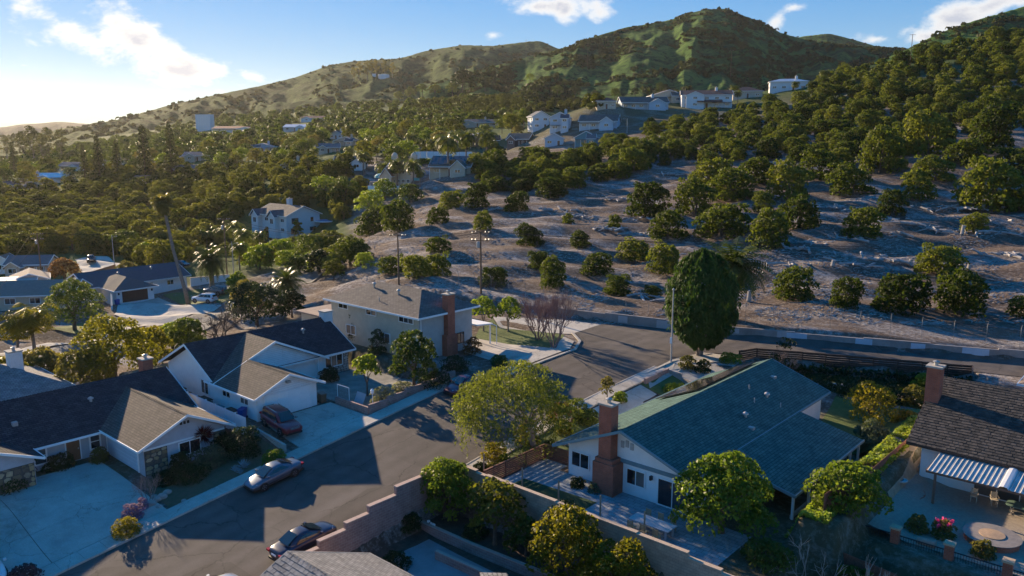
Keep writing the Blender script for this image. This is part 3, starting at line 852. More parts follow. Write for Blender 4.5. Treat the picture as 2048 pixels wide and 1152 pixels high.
merged_trees('orchard_canopy', AVOPOS[300:], AVO, 'dense far canopy of the orchard below the ridge', 'orchard', 500)
# the older grove on the left and the brownish one under the hills
GR = [p + (rnd.uniform(.85, 1.35),) for p in fill([(-60, 402), (150, 372), (330, 345), (560, 335), (690, 340), (735, 395), (690, 440), (560, 415), (480, 440), (430, 480), (380, 530), (330, 538), (275, 520), (205, 505), (140, 505), (60, 512), (-60, 515)], 6.0, 5200, 3)]
GR.sort(key=lambda a: dist(a) / a[3])
for i, (x, y, z, s) in enumerate(GR[:230]):
    plant('grove_tree', 'avo%d' % (i % 5), (x, y, z - .3), s, 'olive brown grove tree in the thick belt behind the lower street', 'tree', 'trees of the thick grove', m=AVOB)
GR2 = [p + (rnd.uniform(.9, 1.2),) for p in fill([(770, 232), (840, 212), (900, 195), (1000, 188), (1110, 195), (1200, 215), (1060, 228), (980, 240), (880, 245)], 7.0, 2600, 4)]
merged_trees('upper_grove', [(x, y, z - .3, s) for x, y, z, s in GR[230:] + GR2], AVOB, 'brownish green grove in rows under the grassy hills', 'grove', 520)
# mixed garden and street trees of the suburb on the slope
MIX = fill([(-60, 350), (60, 320), (200, 290), (380, 262), (560, 250), (680, 235), (800, 225), (880, 232), (1020, 240), (1060, 262), (1000, 300), (900, 335), (740, 345), (560, 338), (330, 345), (150, 375), (-60, 405)], 9.0, 4200, 5, lambda p: clear_view(p, 8, 3.5))
MIX.sort(key=dist)
gm = [OAK, AVOB, LIME, OLIVE, OAK, AVOB]
for i, p in enumerate(MIX[:150]):
    k = i % 6
    plant('garden_tree', 'broad%d' % (i % 4), (p[0], p[1], p[2] - .3), rnd.uniform(.9, 1.7), ['mid green', 'olive brown', 'light green', 'dry yellow green', 'deep green', 'bronze green'][k] + ' leafy garden tree among the houses on the far slope', 'tree', ['mid green', 'olive brown', 'light green', 'dry yellow green', 'deep green', 'bronze green'][k] + ' garden trees of the far slope', m=gm[k])
RID = fill([(300, 265), (560, 218), (800, 192), (900, 186), (1010, 186), (880, 236), (700, 244), (500, 258)], 13, 2600, 8, lambda p: clear_view(p, 8, 3.5))
merged_trees('far_tree_belt', [(p[0], p[1], p[2] - .3, rnd.uniform(.8, 1.5)) for p in RID] + [(p[0], p[1], p[2] - .3, rnd.uniform(1.0, 1.7)) for p in MIX[150:]], OAK, 'far belt of mixed trees below the ridge', 'wood', 540)

DENSE = fill([(430, 470), (500, 485), (700, 495), (730, 540), (660, 565), (560, 545), (480, 535), (430, 510)], 5.0, 900, 6, lambda p: pj(p)[1] > 500 or abs(pj(p)[0] - 590) > 70)
for i, p in enumerate(DENSE[:60]):
    k = i % 3
    plant('hedge_tree', 'broad%d' % (i % 4), (p[0], p[1], p[2] - .9), rnd.uniform(.6, .9), ['deep green', 'bright green', 'bronze'][k] + ' bushy tree in the belt between the date palms and the dirt slope', 'tree', ['deep green', 'bright green', 'bronze'][k] + ' bushy trees of the belt', m=(OAK, LIME, AVOB)[k])
# ------------------------------------------------------------ roads, pavements, lawns
def worn_ground(name, c, crack_scale, crack_w, crack_dark, patch, tracks=0.0, rough=.92, stain=(.45, .36, .28), stain_amt=.5):
    """poured or rolled surface with cracks, mended patches, stains and tyre wear"""
    m, t = newmat(name); out = N(t, 'ShaderNodeOutputMaterial'); b = N(t, 'ShaderNodeBsdfPrincipled')
    b.inputs['Roughness'].default_value = rough; b.inputs['Specular IOR Level'].default_value = .25
    L(t, b.outputs[0], out.inputs[0]); co = N(t, 'ShaderNodeTexCoord')
    def nz_(s, d, r=.65):
        n = N(t, 'ShaderNodeTexNoise', ins={'Scale': s, 'Detail': d, 'Roughness': r}); L(t, co.outputs['Object'], n.inputs['Vector']); return n
    def rp(v, a, b2, lo=0.0, hi=1.0):
        n = N(t, 'ShaderNodeMapRange', ins={'From Min': a, 'From Max': b2, 'To Min': lo, 'To Max': hi}); L(t, v, n.inputs['Value']); return n.outputs[0]
    def mul(col, f):
        n = N(t, 'ShaderNodeVectorMath', operation='SCALE')
        if isinstance(col, tuple): n.inputs[0].default_value = col
        else: L(t, col, n.inputs[0])
        L(t, f, n.inputs['Scale']); return n.outputs[0]
    col = mul(c, rp(nz_(.35, 8, .7).outputs['Fac'], .3, .7, .78, 1.2))
    col = mul(col, rp(nz_(14, 4, .8).outputs['Fac'], .3, .7, .85, 1.15))
    wv = N(t, 'ShaderNodeVectorMath', operation='MULTIPLY_ADD'); wv.inputs[1].default_value = (1.6, 1.6, 1.6)
    L(t, nz_(.5, 5).outputs['Color'], wv.inputs[0]); L(t, co.outputs['Object'], wv.inputs[2])
    vo = N(t, 'ShaderNodeTexVoronoi', feature='DISTANCE_TO_EDGE', ins={'Scale': crack_scale}); L(t, wv.outputs[0], vo.inputs['Vector'])
    gate = rp(nz_(.11, 3).outputs['Fac'], .38, .5)
    ck = rp(vo.outputs['Distance'], crack_w * .3, crack_w, crack_dark, 1.0)
    mx = N(t, 'ShaderNodeMix', data_type='FLOAT'); L(t, gate, mx.inputs[0]); mx.inputs[2].default_value = 1.0; L(t, ck, mx.inputs[3]); col = mul(col, mx.outputs[0])
    if patch:
        v2 = N(t, 'ShaderNodeTexVoronoi', feature='F1', distance='CHEBYCHEV', ins={'Scale': .12, 'Randomness': 1.0}); L(t, co.outputs['Object'], v2.inputs['Vector'])
        sp = N(t, 'ShaderNodeSeparateColor'); L(t, v2.outputs['Color'], sp.inputs[0]); col = mul(col, rp(sp.outputs[0], .0, 1.0, 1 - patch, 1 + patch * .6))
    if tracks:
        sx = N(t, 'ShaderNodeSeparateXYZ'); L(t, co.outputs['Object'], sx.inputs[0])
        wvx = N(t, 'ShaderNodeMath', operation='SINE'); ml = N(t, 'ShaderNodeMath', operation='MULTIPLY_ADD'); ml.inputs[1].default_value = 3.4; ml.inputs[2].default_value = .6
        L(t, sx.outputs[0], ml.inputs[0]); L(t, ml.outputs[0], wvx.inputs[0]); col = mul(col, rp(wvx.outputs[0], -1, 1, 1 - tracks, 1 + tracks))
    st_ = N(t, 'ShaderNodeMix', data_type='RGBA', blend_type='MULTIPLY'); L(t, rp(nz_(.22, 7, .7).outputs['Fac'], .55, .72, 0, stain_amt), st_.inputs[0]); L(t, col, st_.inputs[6]); st_.inputs[7].default_value = rgba(stain)
    L(t, st_.outputs[2], b.inputs['Base Color'])
    bp = N(t, 'ShaderNodeBump', ins={'Strength': .4, 'Distance': .03}); L(t, nz_(45, 3).outputs['Fac'], bp.inputs['Height']); L(t, bp.outputs[0], b.inputs['Normal'])
    MATS[name] = m; return m
ASPH = worn_ground('asphalt', (.104, .088, .077), .17, .010, .55, .22, .09, stain_amt=.5)
CONC = worn_ground('concrete', (.42, .38, .33), .22, .006, .6, .12, stain_amt=.8)
CONC2 = worn_ground('concrete_new', (.45, .41, .35), .2, .007, .6, .0, stain_amt=.35)
LAWN = mat('lawn', (.065, .10, .022), .95, .35, 2.5, .9, 40, col2=(.12, .145, .04))
TURF = mat('turf', (.018, .06, .02), .9, .2, 6, .6, 60)
SOIL = mat('soil', (.09, .06, .043), .98, .4, 2.0, .9, 12)
PATIO = brickmat('patio_stone', (.33, .35, .36), (.24, .27, .29), (.16, .17, .18), .55, .4, .02)
GRAVEL = mat('gravel', (.40, .33, .25), .95, .25, 5, .8, 50, col2=(.28, .23, .19))
def drape(name, poly, off, m, res=2.5, parent=None, z=None, th=0.0):
    bm = bmesh.new()
    vs = [bm.verts.new((p[0], p[1], 0)) for p in poly]
    bm.faces.new(vs); bm.normal_update()
    bmesh.ops.triangulate(bm, faces=bm.faces[:])
    x0, x1 = min(p[0] for p in poly), max(p[0] for p in poly); y0, y1 = min(p[1] for p in poly), max(p[1] for p in poly)
    for ax, a, b in ((0, x0, x1), (1, y0, y1)):
        k = math.ceil(a / res) * res
        while k < b:
            co = [0, 0, 0]; no = [0, 0, 0]; co[ax] = k; no[ax] = 1
            bmesh.ops.bisect_plane(bm, geom=bm.verts[:] + bm.edges[:] + bm.faces[:], plane_co=co, plane_no=no)
            k += res
    xs = np.array([v.co.x for v in bm.verts]); ys = np.array([v.co.y for v in bm.verts])
    zz = zt(xs, ys) if z is None else np.full(len(xs), z)
    for v, q in zip(bm.verts, zz): v.co.z = q + off
    bmesh.ops.recalc_face_normals(bm, faces=bm.faces[:])
    if sum(f.normal.z for f in bm.faces) < 0: bmesh.ops.reverse_faces(bm, faces=bm.faces[:])
    if th:
        r = bmesh.ops.extrude_face_region(bm, geom=bm.faces[:])
        for g in r['geom']:
            if isinstance(g, bmesh.types.BMVert): g.co.z -= th
        bmesh.ops.recalc_face_normals(bm, faces=bm.faces[:])
    me = bpy.data.meshes.new(name); bm.to_mesh(me); bm.free(); autouv(me); me.materials.append(m)
    o = link(name, me, parent)
    if parent is None: struct(o)
    return o
def gpx(z, *pts): return [G(px, py, z)[:2] for px, py in pts]
def rect(x0, x1, y0, y1): return [(x0, y0), (x1, y0), (x1, y1), (x0, y1)]
drape('street', rect(-56.45, -43.35, -12, 74.2), .05, ASPH)
drape('upper_road', gpx(2.4, (1290, 745), (1240, 770), (1000, 800), (950, 770), (1020, 742), (1090, 716), (1150, 697), (1160, 684), (1142, 669), (1200, 650)) + [(x, float(wall_y(x)) - .05) for x in (-58, -51, -43.6, -36, -29, -22.5, -16.3, -8, 0, 8)] + [(12, 100), (0, 96), (-16.5, 91.6), (-36.6, 82.4), (-40.6, 80.4)] + gpx(2.4, (1345, 729)), .056, ASPH)
drape('upper_driveway', gpx(2.4, (985, 634), (1060, 637), (1130, 641), (1200, 650), (1142, 669), (1075, 663), (1000, 652)), .062, CONC2)
drape('front_lawn', gpx(2.2, (958, 650), (985, 641), (1000, 653), (1075, 664), (1128, 673), (1125, 684), (1098, 694), (1030, 683), (950, 668)), .07, LAWN)
drape('shared_driveway', gpx(1.9, (928, 700), (945, 669), (1030, 684), (1100, 696), (1130, 698), (1088, 717), (1010, 728)), .066, CONC)
# street kerbs
def kerb(name, pts, w=.16, h=.15, m=None):
    mb = MB()
    for a, b in zip(pts[:-1], pts[1:]):
        za, zb = zs(*a) + .04, zs(*b) + .04
        mb.obox(a, b, w, za - .3, za + h, zb - .3, zb + h)
    return struct(mb.build(name, m or CONC))
kerb('kerb_left', [(-56.5, y) for y in np.arange(-10, 60, 4)])
kerb('kerb_right', [(-43.3, y) for y in np.arange(40, 73, 4)])
isl = gpx(2.2, (1010, 742), (1088, 717), (1150, 698), (1160, 685), (1145, 671))
kerb('kerb_corner', isl, .3, .14, CONC2)
drape('corner_pavement', gpx(2.2, (1010, 736), (1088, 712), (1140, 696), (1148, 684), (1128, 676), (1100, 696), (1030, 712)), .09, CONC2)
kerb('kerb_upper', gpx(2.2, (1290, 745), (1345, 725), (1420, 713), (1500, 733)), .3, .14, CONC2)
# slabs of the pavements
def pavement(name, x0, x1, y0, y1, step, m):
    base = drape(name, rect(x0, x1, y0, y1), .05, SOIL)
    y = y0
    while y < y1 - .1:
        b = min(y + step - .025, y1)
        mb = MB()
        c = [(x0, y), (x1, y), (x1, b), (x0, b)]
        mb.slab([(p[0], p[1], zs(*p) + .16 + rnd.uniform(-.006, .006)) for p in c], .14)
        mb.build('slab', m, base)
        y += step
pavement('pavement_left', -58.15, -56.58, -9, 58, 1.55, CONC)
pavement('pavement_right', -43.22, -41.75, 40, 72, 1.55, CONC2)
drape('upper_pavement', gpx(2.2, (1290, 742), (1345, 722), (1420, 711), (1470, 722), (1440, 730), (1380, 728), (1345, 745), (1300, 765)), .12, CONC2)
# driveways, cut into panels
def driveway(name, poly_rows, m, off=.09):
    """poly_rows: rows of points; every cell between two rows is one poured panel"""
    base = None
    allp = [poly_rows[0][0], poly_rows[0][-1], poly_rows[-1][-1], poly_rows[-1][0]]
    base = drape(name, allp, .045, SOIL)
    for r0, r1 in zip(poly_rows[:-1], poly_rows[1:]):
        for a, b, c, d in zip(r0[:-1], r0[1:], r1[1:], r1[:-1]):
            cx = (a[0] + b[0] + c[0] + d[0]) / 4; cy = (a[1] + b[1] + c[1] + d[1]) / 4
            q = [(lerp(p[0], cx, .006), lerp(p[1], cy, .006)) for p in (a, b, c, d)]
            drape('panel', q, off, m, 3.0, base, th=.08)
def grid(x0, x1, nx, y0, y1, ny):
    return [[(lerp(x0, x1, i / nx), lerp(y0, y1, j / ny)) for i in range(nx + 1)] for j in range(ny + 1)]
driveway('driveway_stone_house', grid(-71.2, -58.3, 3, 9.0, 25.6, 2), CONC)
driveway('driveway_garage', grid(-64.2, -58.3, 2, 37.6, 45.2, 2), CONC)
driveway('driveway_corner_house', grid(-41.5, -36.4, 2, 57.6, 66.4, 3), CONC2)
# planting beds and lawns round the near houses
drape('front_bed', [(-64.2, 26.2), (-58.4, 25.8), (-58.4, 36.2), (-64.2, 35.8)], .06, mat('dry_lawn', (.07, .08, .035), .95, .4, 2.5, .9, 40, col2=(.12, .10, .06)))
drape('lower_bed', [(-71, 6), (-58.4, 6), (-58.4, 8.8), (-71, 8.8)], .06, SOIL)
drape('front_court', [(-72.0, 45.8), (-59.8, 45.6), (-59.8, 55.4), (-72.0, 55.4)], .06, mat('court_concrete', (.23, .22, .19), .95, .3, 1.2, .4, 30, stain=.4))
drape('side_yard_lawn', [(-41.6, 41.0), (-38.9, 41.0), (-38.9, 48.4), (-36.4, 48.4), (-36.4, 56.8), (-41.6, 56.8)], .07, LAWN)
drape('side_bed', [(-41.6, 66.6), (-36.5, 66.6), (-36.5, 75), (-41.6, 74)], .06, LAWN)
drape('patio', [(-38.4, 40.6), (-20.2, 40.6), (-20.2, 46.4), (-36.2, 46.5), (-36.2, 47.6), (-38.4, 47.6)], .06, PATIO)
drape('turf_strip', [(-37.4, 41.0), (-30.6, 41.0), (-30.7, 43.8), (-37.2, 43.5)], .075, TURF)
drape('back_lawn', [(-24.0, 66), (-17.8, 64), (-17.6, 80), (-26, 80)], .07, LAWN)
drape('gravel_patio', [(-14.8, 51.9), (6, 51.9), (6, 63), (-14.8, 63)], .06, GRAVEL)
drape('side_path', [(-16.1, 56.5), (-14.7, 56.5), (-14.7, 72), (-16.1, 72)], .065, mat('path_tan', (.36, .27, .18), .95, .25, 2, .4, 20))
drape('lower_yard', [(-41.4, 12), (-17.3, 12), (-17.3, 39.4), (-41.4, 39.4)], .05, SOIL)
drape('garden_path', [(-41.2, 36.4), (-41.2, 32.4), (-38.5, 31.2), (-36, 31.6), (-34, 33.2), (-30, 33.6), (-24, 34.0), (-24, 36.0), (-37.2, 36.2)], .07, mat('path_concrete', (.30, .27, .27), .92, .15, 1, .3, 25, stain=.3))
# the lower street on the left and its ground
drape('lower_street', [(-116, 10), (-121, 30), (-124.5, 48), (-130, 62), (-137, 78), (-147, 96), (-160, 108), (-150, 116), (-136, 104), (-127, 84), (-119, 66), (-113, 48), (-108, 28), (-104, 8)], .1, mat('asphalt_old', (.17, .155, .14), .92, .2, .5, .4, 30, stain=.4))
drape('lower_pavement', [(-121.5, 29), (-125, 47.5), (-128.6, 57), (-130.6, 56.4), (-127, 46.8), (-123.4, 28.5)], .16, CONC2)
drape('lower_driveway', [(-128.3, 56.2), (-134.5, 72), (-141.5, 69.8), (-148, 69), (-152, 68.4), (-150.2, 60.2), (-140, 55.2)], .14, CONC)
drape('verge_lawn', [(-127.4, 47.5), (-131, 55.6), (-141, 54.4), (-137, 44.0)], .14, LAWN)
drape('house_lawn', [(-135.2, 72.5), (-142.2, 70.4), (-152.6, 69.6), (-156, 78), (-146, 86), (-139, 82)], .14, LAWN)
drape('upper_court', gpx(-4.6, (150, 515), (210, 508), (270, 535), (345, 527), (350, 545), (250, 560), (165, 548)), .15, CONC2)
# concrete retaining wall with painted-over patches, behind the upper road
WALLC = mat('wall_concrete', (.33, .30, .28), .95, .2, .9, .4, 20, stain=.6)
PATCH = mat('patch_paint', (.48, .55, .62), .9, .1, 1.5)
PATCH2 = mat('patch_paint_warm', (.46, .43, .43), .9, .1, 1.5)
rw = thing('retaining_wall', (-50, 87.2, 2.4), 'low concrete retaining wall with painted over patches along the upper road', 'wall')
wp = [(x, float(wall_y(x))) for x in (-92, -80, -67, -59, -51, -43.6, -36, -29, -22.5, -16.3, -8, 0, 10, 25)]
for i, (a, b) in enumerate(zip(wp[:-1], wp[1:])):
    zz = 3.55 if a[0] > -70 else 3.3
    MB().obox(a, b, .3, 1.2, zz + (.12 if i % 2 else 0)).build('wall_section', WALLC, rw)
def on_wall(px0, px1, top, bot, m):
    # patch on the near face of the wall, found from where it shows
    def at(px):
        lo, hi = -80.0, 20.0
        for _ in range(40):
            mid = (lo + hi) / 2; y = float(wall_y(mid)); d = mid * -SY + y * CY; xc = mid * CY + y * SY
            if 1024 + F * xc / d < px: lo = mid
            else: hi = mid
        return (lo, float(wall_y(lo)) - .17)
    a, b = at(px0), at(px1)
    MB().obox(a, b, .03, bot, top).build('paint_patch', m, rw)
for a in ((1243, 1262, 3.5, 2.6, PATCH2), (1322, 1350, 3.5, 2.5, PATCH2), (1481, 1492, 3.5, 2.9, PATCH2), (1570, 1590, 3.6, 2.7, PATCH2), (1590, 1632, 3.55, 2.5, PATCH), (1732, 1767, 3.55, 2.5, PATCH), (1847, 1877, 3.5, 2.5, PATCH), (1954, 2010, 3.5, 2.4, PATCH)): on_wall(*a)
# chain-link fence above the wall
STEEL = mat('steel', (.36, .35, .34), .5, .2, 3, metal=.6)
cf = thing('chain_link_fence', (-45, 91, 3.2), 'chain link fence on thin steel posts with angled tops above the concrete wall', 'fence')
tops = []
for i, x in enumerate(np.arange(-88, 22, 3.05)):
    y = float(wall_y(x)) + 2.2; z = zs(x, y)
    MB().tube([(x, y, z - .3), (x, y, z + 2.1), (x + .12, y - .34, z + 2.5)], .04, 6).build('post', STEEL, cf)
    tops.append((x, y, z))
mlink, tl = newmat('chain_link')
o_ = N(tl, 'ShaderNodeOutputMaterial'); b_ = N(tl, 'ShaderNodeBsdfPrincipled'); b_.inputs['Base Color'].default_value = (.22, .21, .2, 1); b_.inputs['Roughness'].default_value = .6
tr_ = N(tl, 'ShaderNodeBsdfTransparent'); mx_ = N(tl, 'ShaderNodeMixShader'); mx_.inputs[0].default_value = .1
L(tl, tr_.outputs[0], mx_.inputs[1]); L(tl, b_.outputs[0], mx_.inputs[2]); L(tl, mx_.outputs[0], o_.inputs[0])
for a, b in zip(tops[:-1], tops[1:]):
    MB().quad((a[0], a[1], a[2]), (b[0], b[1], b[2]), (b[0], b[1], b[2] + 2.0), (a[0], a[1], a[2] + 2.0)).build('wire_mesh', mlink, cf)
# ------------------------------------------------------------ houses
WHITE = mat('white_paint', (.82, .82, .81), .7, .04, 2, stain=.05)
OFFWHITE = mat('offwhite_wall', (.82, .82, .81), .85, .05, 1.5, .2, 40, stain=.06)
CREAM = mat('cream_stucco', (.55, .47, .36), .9, .1, 1.5, .3, 40, stain=.2)
GREYW = mat('greyblue_siding', (.45, .46, .50), .85, .1, 1.5, stain=.2)
GLASS = glassmat('window_glass', (.012, .016, .02)); GLASS2 = glassmat('window_glass_grey', (.05, .06, .068)); CURTAIN = glassmat('curtained_glass', (.13, .125, .115), .12); wrnd = random.Random(3)
DOORW = mat('brown_door', (.22, .10, .05), .6, .25, 4)
TRIMG = mat('teal_trim', (.16, .25, .28), .7, .1, 2)
WOODD = mat('dark_wood', (.085, .05, .035), .8, .35, 6, .4, 30)
WOODR = mat('red_wood', (.22, .085, .055), .8, .3, 6, .4, 30)
BRICK = brickmat('red_brick', (.44, .115, .06), (.33, .085, .05), (.30, .17, .13), .26, .09, .012)
BRICKP = brickmat('pink_block', (.34, .22, .19), (.28, .175, .155), (.38, .30, .27), .4, .2, .014)
TANBLK = brickmat('tan_block', (.46, .345, .25), (.40, .30, .22), (.27, .22, .18), .4, .2, .012)
SHD = brickmat('dark_shingle', (.070, .066, .070), (.040, .040, .046), (.016, .016, .02), .5, .24, .022, bump=1.0, var=.35, spec=.1)
SHB = brickmat('brown_shingle', (.15, .115, .092), (.095, .075, .062), (.035, .03, .027), .5, .24, .026, bump=1.0, var=.3)
SHT = brickmat('taupe_shingle', (.18, .15, .128), (.125, .106, .094), (.06, .052, .048), .5, .24, .022, var=.3, bump=1.0)
SHG = brickmat('green_grey_shingle', (.098, .168, .145), (.070, .124, .110), (.03, .056, .052), .5, .24, .022, var=.3, bump=1.0, spec=.08)
SHL = brickmat('light_grey_shingle', (.27, .255, .24), (.19, .185, .18), (.08, .08, .08), .45, .26, .02, var=.3, bump=1.0)
SHR = brickmat('clay_tile', (.30, .115, .075), (.22, .085, .06), (.13, .05, .04), .28, .32, .02)
VINYL = mat('vinyl_white', (.70, .71, .73), .5, .05, 2)
METALC = mat('corrugated_sheet', (.50, .49, .48), .5, .2, 1.2, metal=.3, stain=.3)
COPPER = mat('vent_metal', (.42, .40, .38), .5, .2, 4, metal=.5)
def fbox(mb, face, p, a0, a1, z0, z1, d0, d1):
    s = 1 if face[1] == '+' else -1
    e0, e1 = sorted((p + s * d0, p + s * d1))
    if face[0] == 'x': mb.box(e0, e1, a0, a1, z0, z1)
    else: mb.box(a0, a1, e0, e1, z0, z1)
    return mb
def window(parent, face, p, a0, a1, z0, z1, n=2, fm=None, fw=.08, gm=None, name='window', rows=1):
    if a0 > a1: a0, a1 = a1, a0
    fm = fm or WHITE; mb = MB()
    fbox(mb, face, p, a0, a1, z0, z0 + fw, -.02, .07); fbox(mb, face, p, a0, a1, z1 - fw, z1, -.02, .07)
    fbox(mb, face, p, a0, a0 + fw, z0 + fw, z1 - fw, -.02, .068); fbox(mb, face, p, a1 - fw, a1, z0 + fw, z1 - fw, -.02, .068)
    w = (a1 - a0 - 2 * fw) / n
    for i in range(1, n):
        c = a0 + fw + w * i; fbox(mb, face, p, c - .03, c + .03, z0 + fw, z1 - fw, -.02, .062)
    h = (z1 - z0 - 2 * fw) / rows
    for j in range(1, rows):
        c = z0 + fw + h * j; fbox(mb, face, p, a0 + fw, a1 - fw, c - .03, c + .03, -.02, .06)
    o = mb.build(name, fm, parent)
    for i in range(n):
        for j in range(rows):
            gq = gm or wrnd.choice((GLASS, GLASS, GLASS2, CURTAIN))
            fbox(MB(), face, p, a0 + fw + w * i + .005, a0 + fw + w * (i + 1) - .005, z0 + fw + h * j + .005, z0 + fw + h * (j + 1) - .005, .005, .03).build('pane', gq, o)
    return o
def door(parent, face, p, a0, a1, z0, z1, m, fm=None, name='door'):
    o = fbox(MB(), face, p, a0, a1, z0, z1, -.02, .05).build(name, m, parent)
    mb = MB(); f = fm or WHITE
    fbox(mb, face, p, a0 - .09, a0, z0, z1, -.02, .08); fbox(mb, face, p, a1, a1 + .09, z0, z1, -.02, .08); fbox(mb, face, p, a0 - .09, a1 + .09, z1, z1 + .1, -.02, .08)
    mb.build('door_frame', f, o)
    fbox(MB(), face, p, a1 - .18, a1 - .1, z0 + .95, z0 + 1.08, .05, .11).build('handle', COPPER, o)
    return o
def garage_door(parent, face, p, a0, a1, z0, z1, m, rows=4, cols=4, fm=None):
    o = fbox(MB(), face, p, a0, a1, z0, z1, -.03, .02).build('garage_door', m, parent)
    h = (z1 - z0) / rows; w = (a1 - a0) / cols
    for j in range(rows):
        for i in range(cols):
            fbox(MB(), face, p, a0 + i * w + .05, a0 + (i + 1) * w - .05, z0 + j * h + .04, z0 + (j + 1) * h - .04, .02, .045).build('door_panel', m, o)
    mb = MB()
    fbox(mb, face, p, a0 - .14, a0, z0, z1, -.02, .07); fbox(mb, face, p, a1, a1 + .14, z0, z1, -.02, .07); fbox(mb, face, p, a0 - .14, a1 + .14, z1, z1 + .16, -.02, .07)
    mb.build('door_frame', fm or WHITE, o)
    return o
def gable_wall(mb, axis, a0, a1, b0, b1, zb, zw, r=None, zr=None, zw1=None):
    """house body: length a0..a1 along axis, width b0..b1; gable peak at r,zr"""
    r = (b0 + b1) / 2 if r is None else r; zw1 = zw if zw1 is None else zw1
    pr = [(b0, zb), (b1, zb), (b1, zw1)] + ([(r, zr)] if zr else []) + [(b0, zw)]
    n = len(pr); i = len(mb.v)
    for a in (a0, a1): mb.v += [(a, b, z) if axis == 'x' else (b, a, z) for b, z in pr]
    f0 = tuple(range(i, i + n)); f1 = tuple(range(i + 2 * n - 1, i + n - 1, -1))
    mb.f += [f0, f1]
    for k in range(n): mb.f.append((i + k, i + n + k, i + n + (k + 1) % n, i + (k + 1) % n))
    return mb
def fixn(o):
    bm = bmesh.new(); bm.from_mesh(o.data); bmesh.ops.recalc_face_normals(bm, faces=bm.faces[:]); bm.to_mesh(o.data); bm.free()
    uvl = o.data.uv_layers.get('UVMap')
    if uvl: o.data.uv_layers.remove(uvl)
    autouv(o.data); return o
def gable_roof(parent, axis, a0, a1, b0, b1, ze0, ze1, r, zr, m, fm=None, th=.14, name='roof', fas=.2, ridge=True):
    """two sloping slabs and white fascia; b0/b1 are the eaves, r the ridge"""
    P = (lambda a, b, z: (a, b, z)) if axis == 'x' else (lambda a, b, z: (b, a, z))
    mb = MB()
    mb.slab([P(a0, b0, ze0), P(a1, b0, ze0), P(a1, r, zr), P(a0, r, zr)], th)
    mb.slab([P(a0, r, zr), P(a1, r, zr), P(a1, b1, ze1), P(a0, b1, ze1)], th)
    o = fixn(mb.build(name, m, parent))
    fb = MB()
    for a, s in ((a0, -1), (a1, 1)):
        for (b, z) in ((b0, ze0), (b1, ze1)):
            q = [P(a + s * .035, b, z + .02), P(a + s * .035, r, zr + .02), P(a + s * .035, r, zr - fas), P(a + s * .035, b, z - fas)]
            i = len(fb.v)
            fb.v += q + [(P(-s * .07, 0, 0)[0] + w[0], P(-s * .07, 0, 0)[1] + w[1], w[2]) for w in q]
            fb.f += [(i, i + 1, i + 2, i + 3), (i + 7, i + 6, i + 5, i + 4), (i, i + 4, i + 5, i + 1), (i + 1, i + 5, i + 6, i + 2), (i + 2, i + 6, i + 7, i + 3), (i + 3, i + 7, i + 4, i)]
    for (b, z, s) in ((b0, ze0, -1 if b0 < b1 else 1), (b1, ze1, 1 if b0 < b1 else -1)):
        lo, hi = sorted((b + s * .01, b + s * .08))
        if axis == 'x': fb.box(a0, a1, lo, hi, z - fas + .02, z + .015)
        else: fb.box(lo, hi, a0, a1, z - fas + .02, z + .015)
    fixn(fb.build('fascia', fm or WHITE, o))
    if ridge:
        k = MB(); n = max(2, int(abs(a1 - a0) / .34))
        for i in range(n):
            s0 = lerp(a0, a1, i / n); s1 = lerp(a0, a1, (i + .94) / n)
            k.quad(P(s0, r - .16, zr - .05), P(s1, r - .16, zr - .035), P(s1, r, zr + .06), P(s0, r, zr + .04)); k.quad(P(s0, r, zr + .04), P(s1, r, zr + .06), P(s1, r + .16, zr - .035), P(s0, r + .16, zr - .05))
        fixn(k.build('ridge_cap', m, o))
    return o
def hip_roof(parent, x0, x1, y0, y1, ze, zr, rx0, rx1, ry0, ry1, m, fm=None, name='roof', th=.14, fas=.2):
    A, B, C, E_ = (x0, y0, ze), (x1, y0, ze), (x1, y1, ze), (x0, y1, ze); p, q = (rx0, ry0, zr), (rx1, ry1, zr)
    mb = MB()
    if abs(rx1 - rx0) >= abs(ry1 - ry0):
        mb.slab([A, B, q, p], th); mb.slab([C, E_, p, q], th); mb.slab([B, C, q], th); mb.slab([E_, A, p], th)
    else:
        mb.slab([A, B, p], th); mb.slab([B, C, q, p], th); mb.slab([C, E_, q], th); mb.slab([E_, A, p, q], th)
    o = fixn(mb.build(name, m, parent))
    fb = MB()
    fb.box(x0 - .07, x1 + .07, y0 - .07, y0, ze - fas, ze + .01); fb.box(x0 - .07, x1 + .07, y1, y1 + .07, ze - fas, ze + .01)
    fb.box(x0 - .07, x0, y0, y1, ze - fas, ze + .008); fb.box(x1, x1 + .07, y0, y1, ze - fas, ze + .008)
    fb.build('fascia', fm or WHITE, o)
    return o
def chimney(parent, x0, x1, y0, y1, zb, zt_, m, capm=None, pot=True):
    o = MB().box(x0, x1, y0, y1, zb, zt_).build('chimney', m, parent)
    MB().box(x0 - .09, x1 + .09, y0 - .09, y1 + .09, zt_ - .04, zt_ + .1).build('chimney_cap', capm or CONC, o)
    if pot:
        cx, cy = (x0 + x1) / 2, (y0 + y1) / 2
        mb = MB().lathe([(.16, .1), (.16, .32), (.05, .33)], (cx, cy, zt_), 10); mb.lathe([(.26, .36), (.27, .40), (.02, .5)], (cx, cy, zt_), 10)
        mb.build('flue', COPPER, o)
    return o
def vent(parent, x, y, z, kind=0):
    mb = MB()
    if kind == 0: mb.lathe([(.05, -.2), (.05, .38), (.01, .39)], (x, y, z), 8)
    elif kind == 1: mb.lathe([(.12, -.25), (.12, .18), (.26, .2), (.24, .3), (.04, .42)], (x, y, z), 10)
    else: mb.box(x - .22, x + .22, y - .2, y + .2, z - .2, z + .14)
    return mb.build('roof_vent', COPPER, parent)
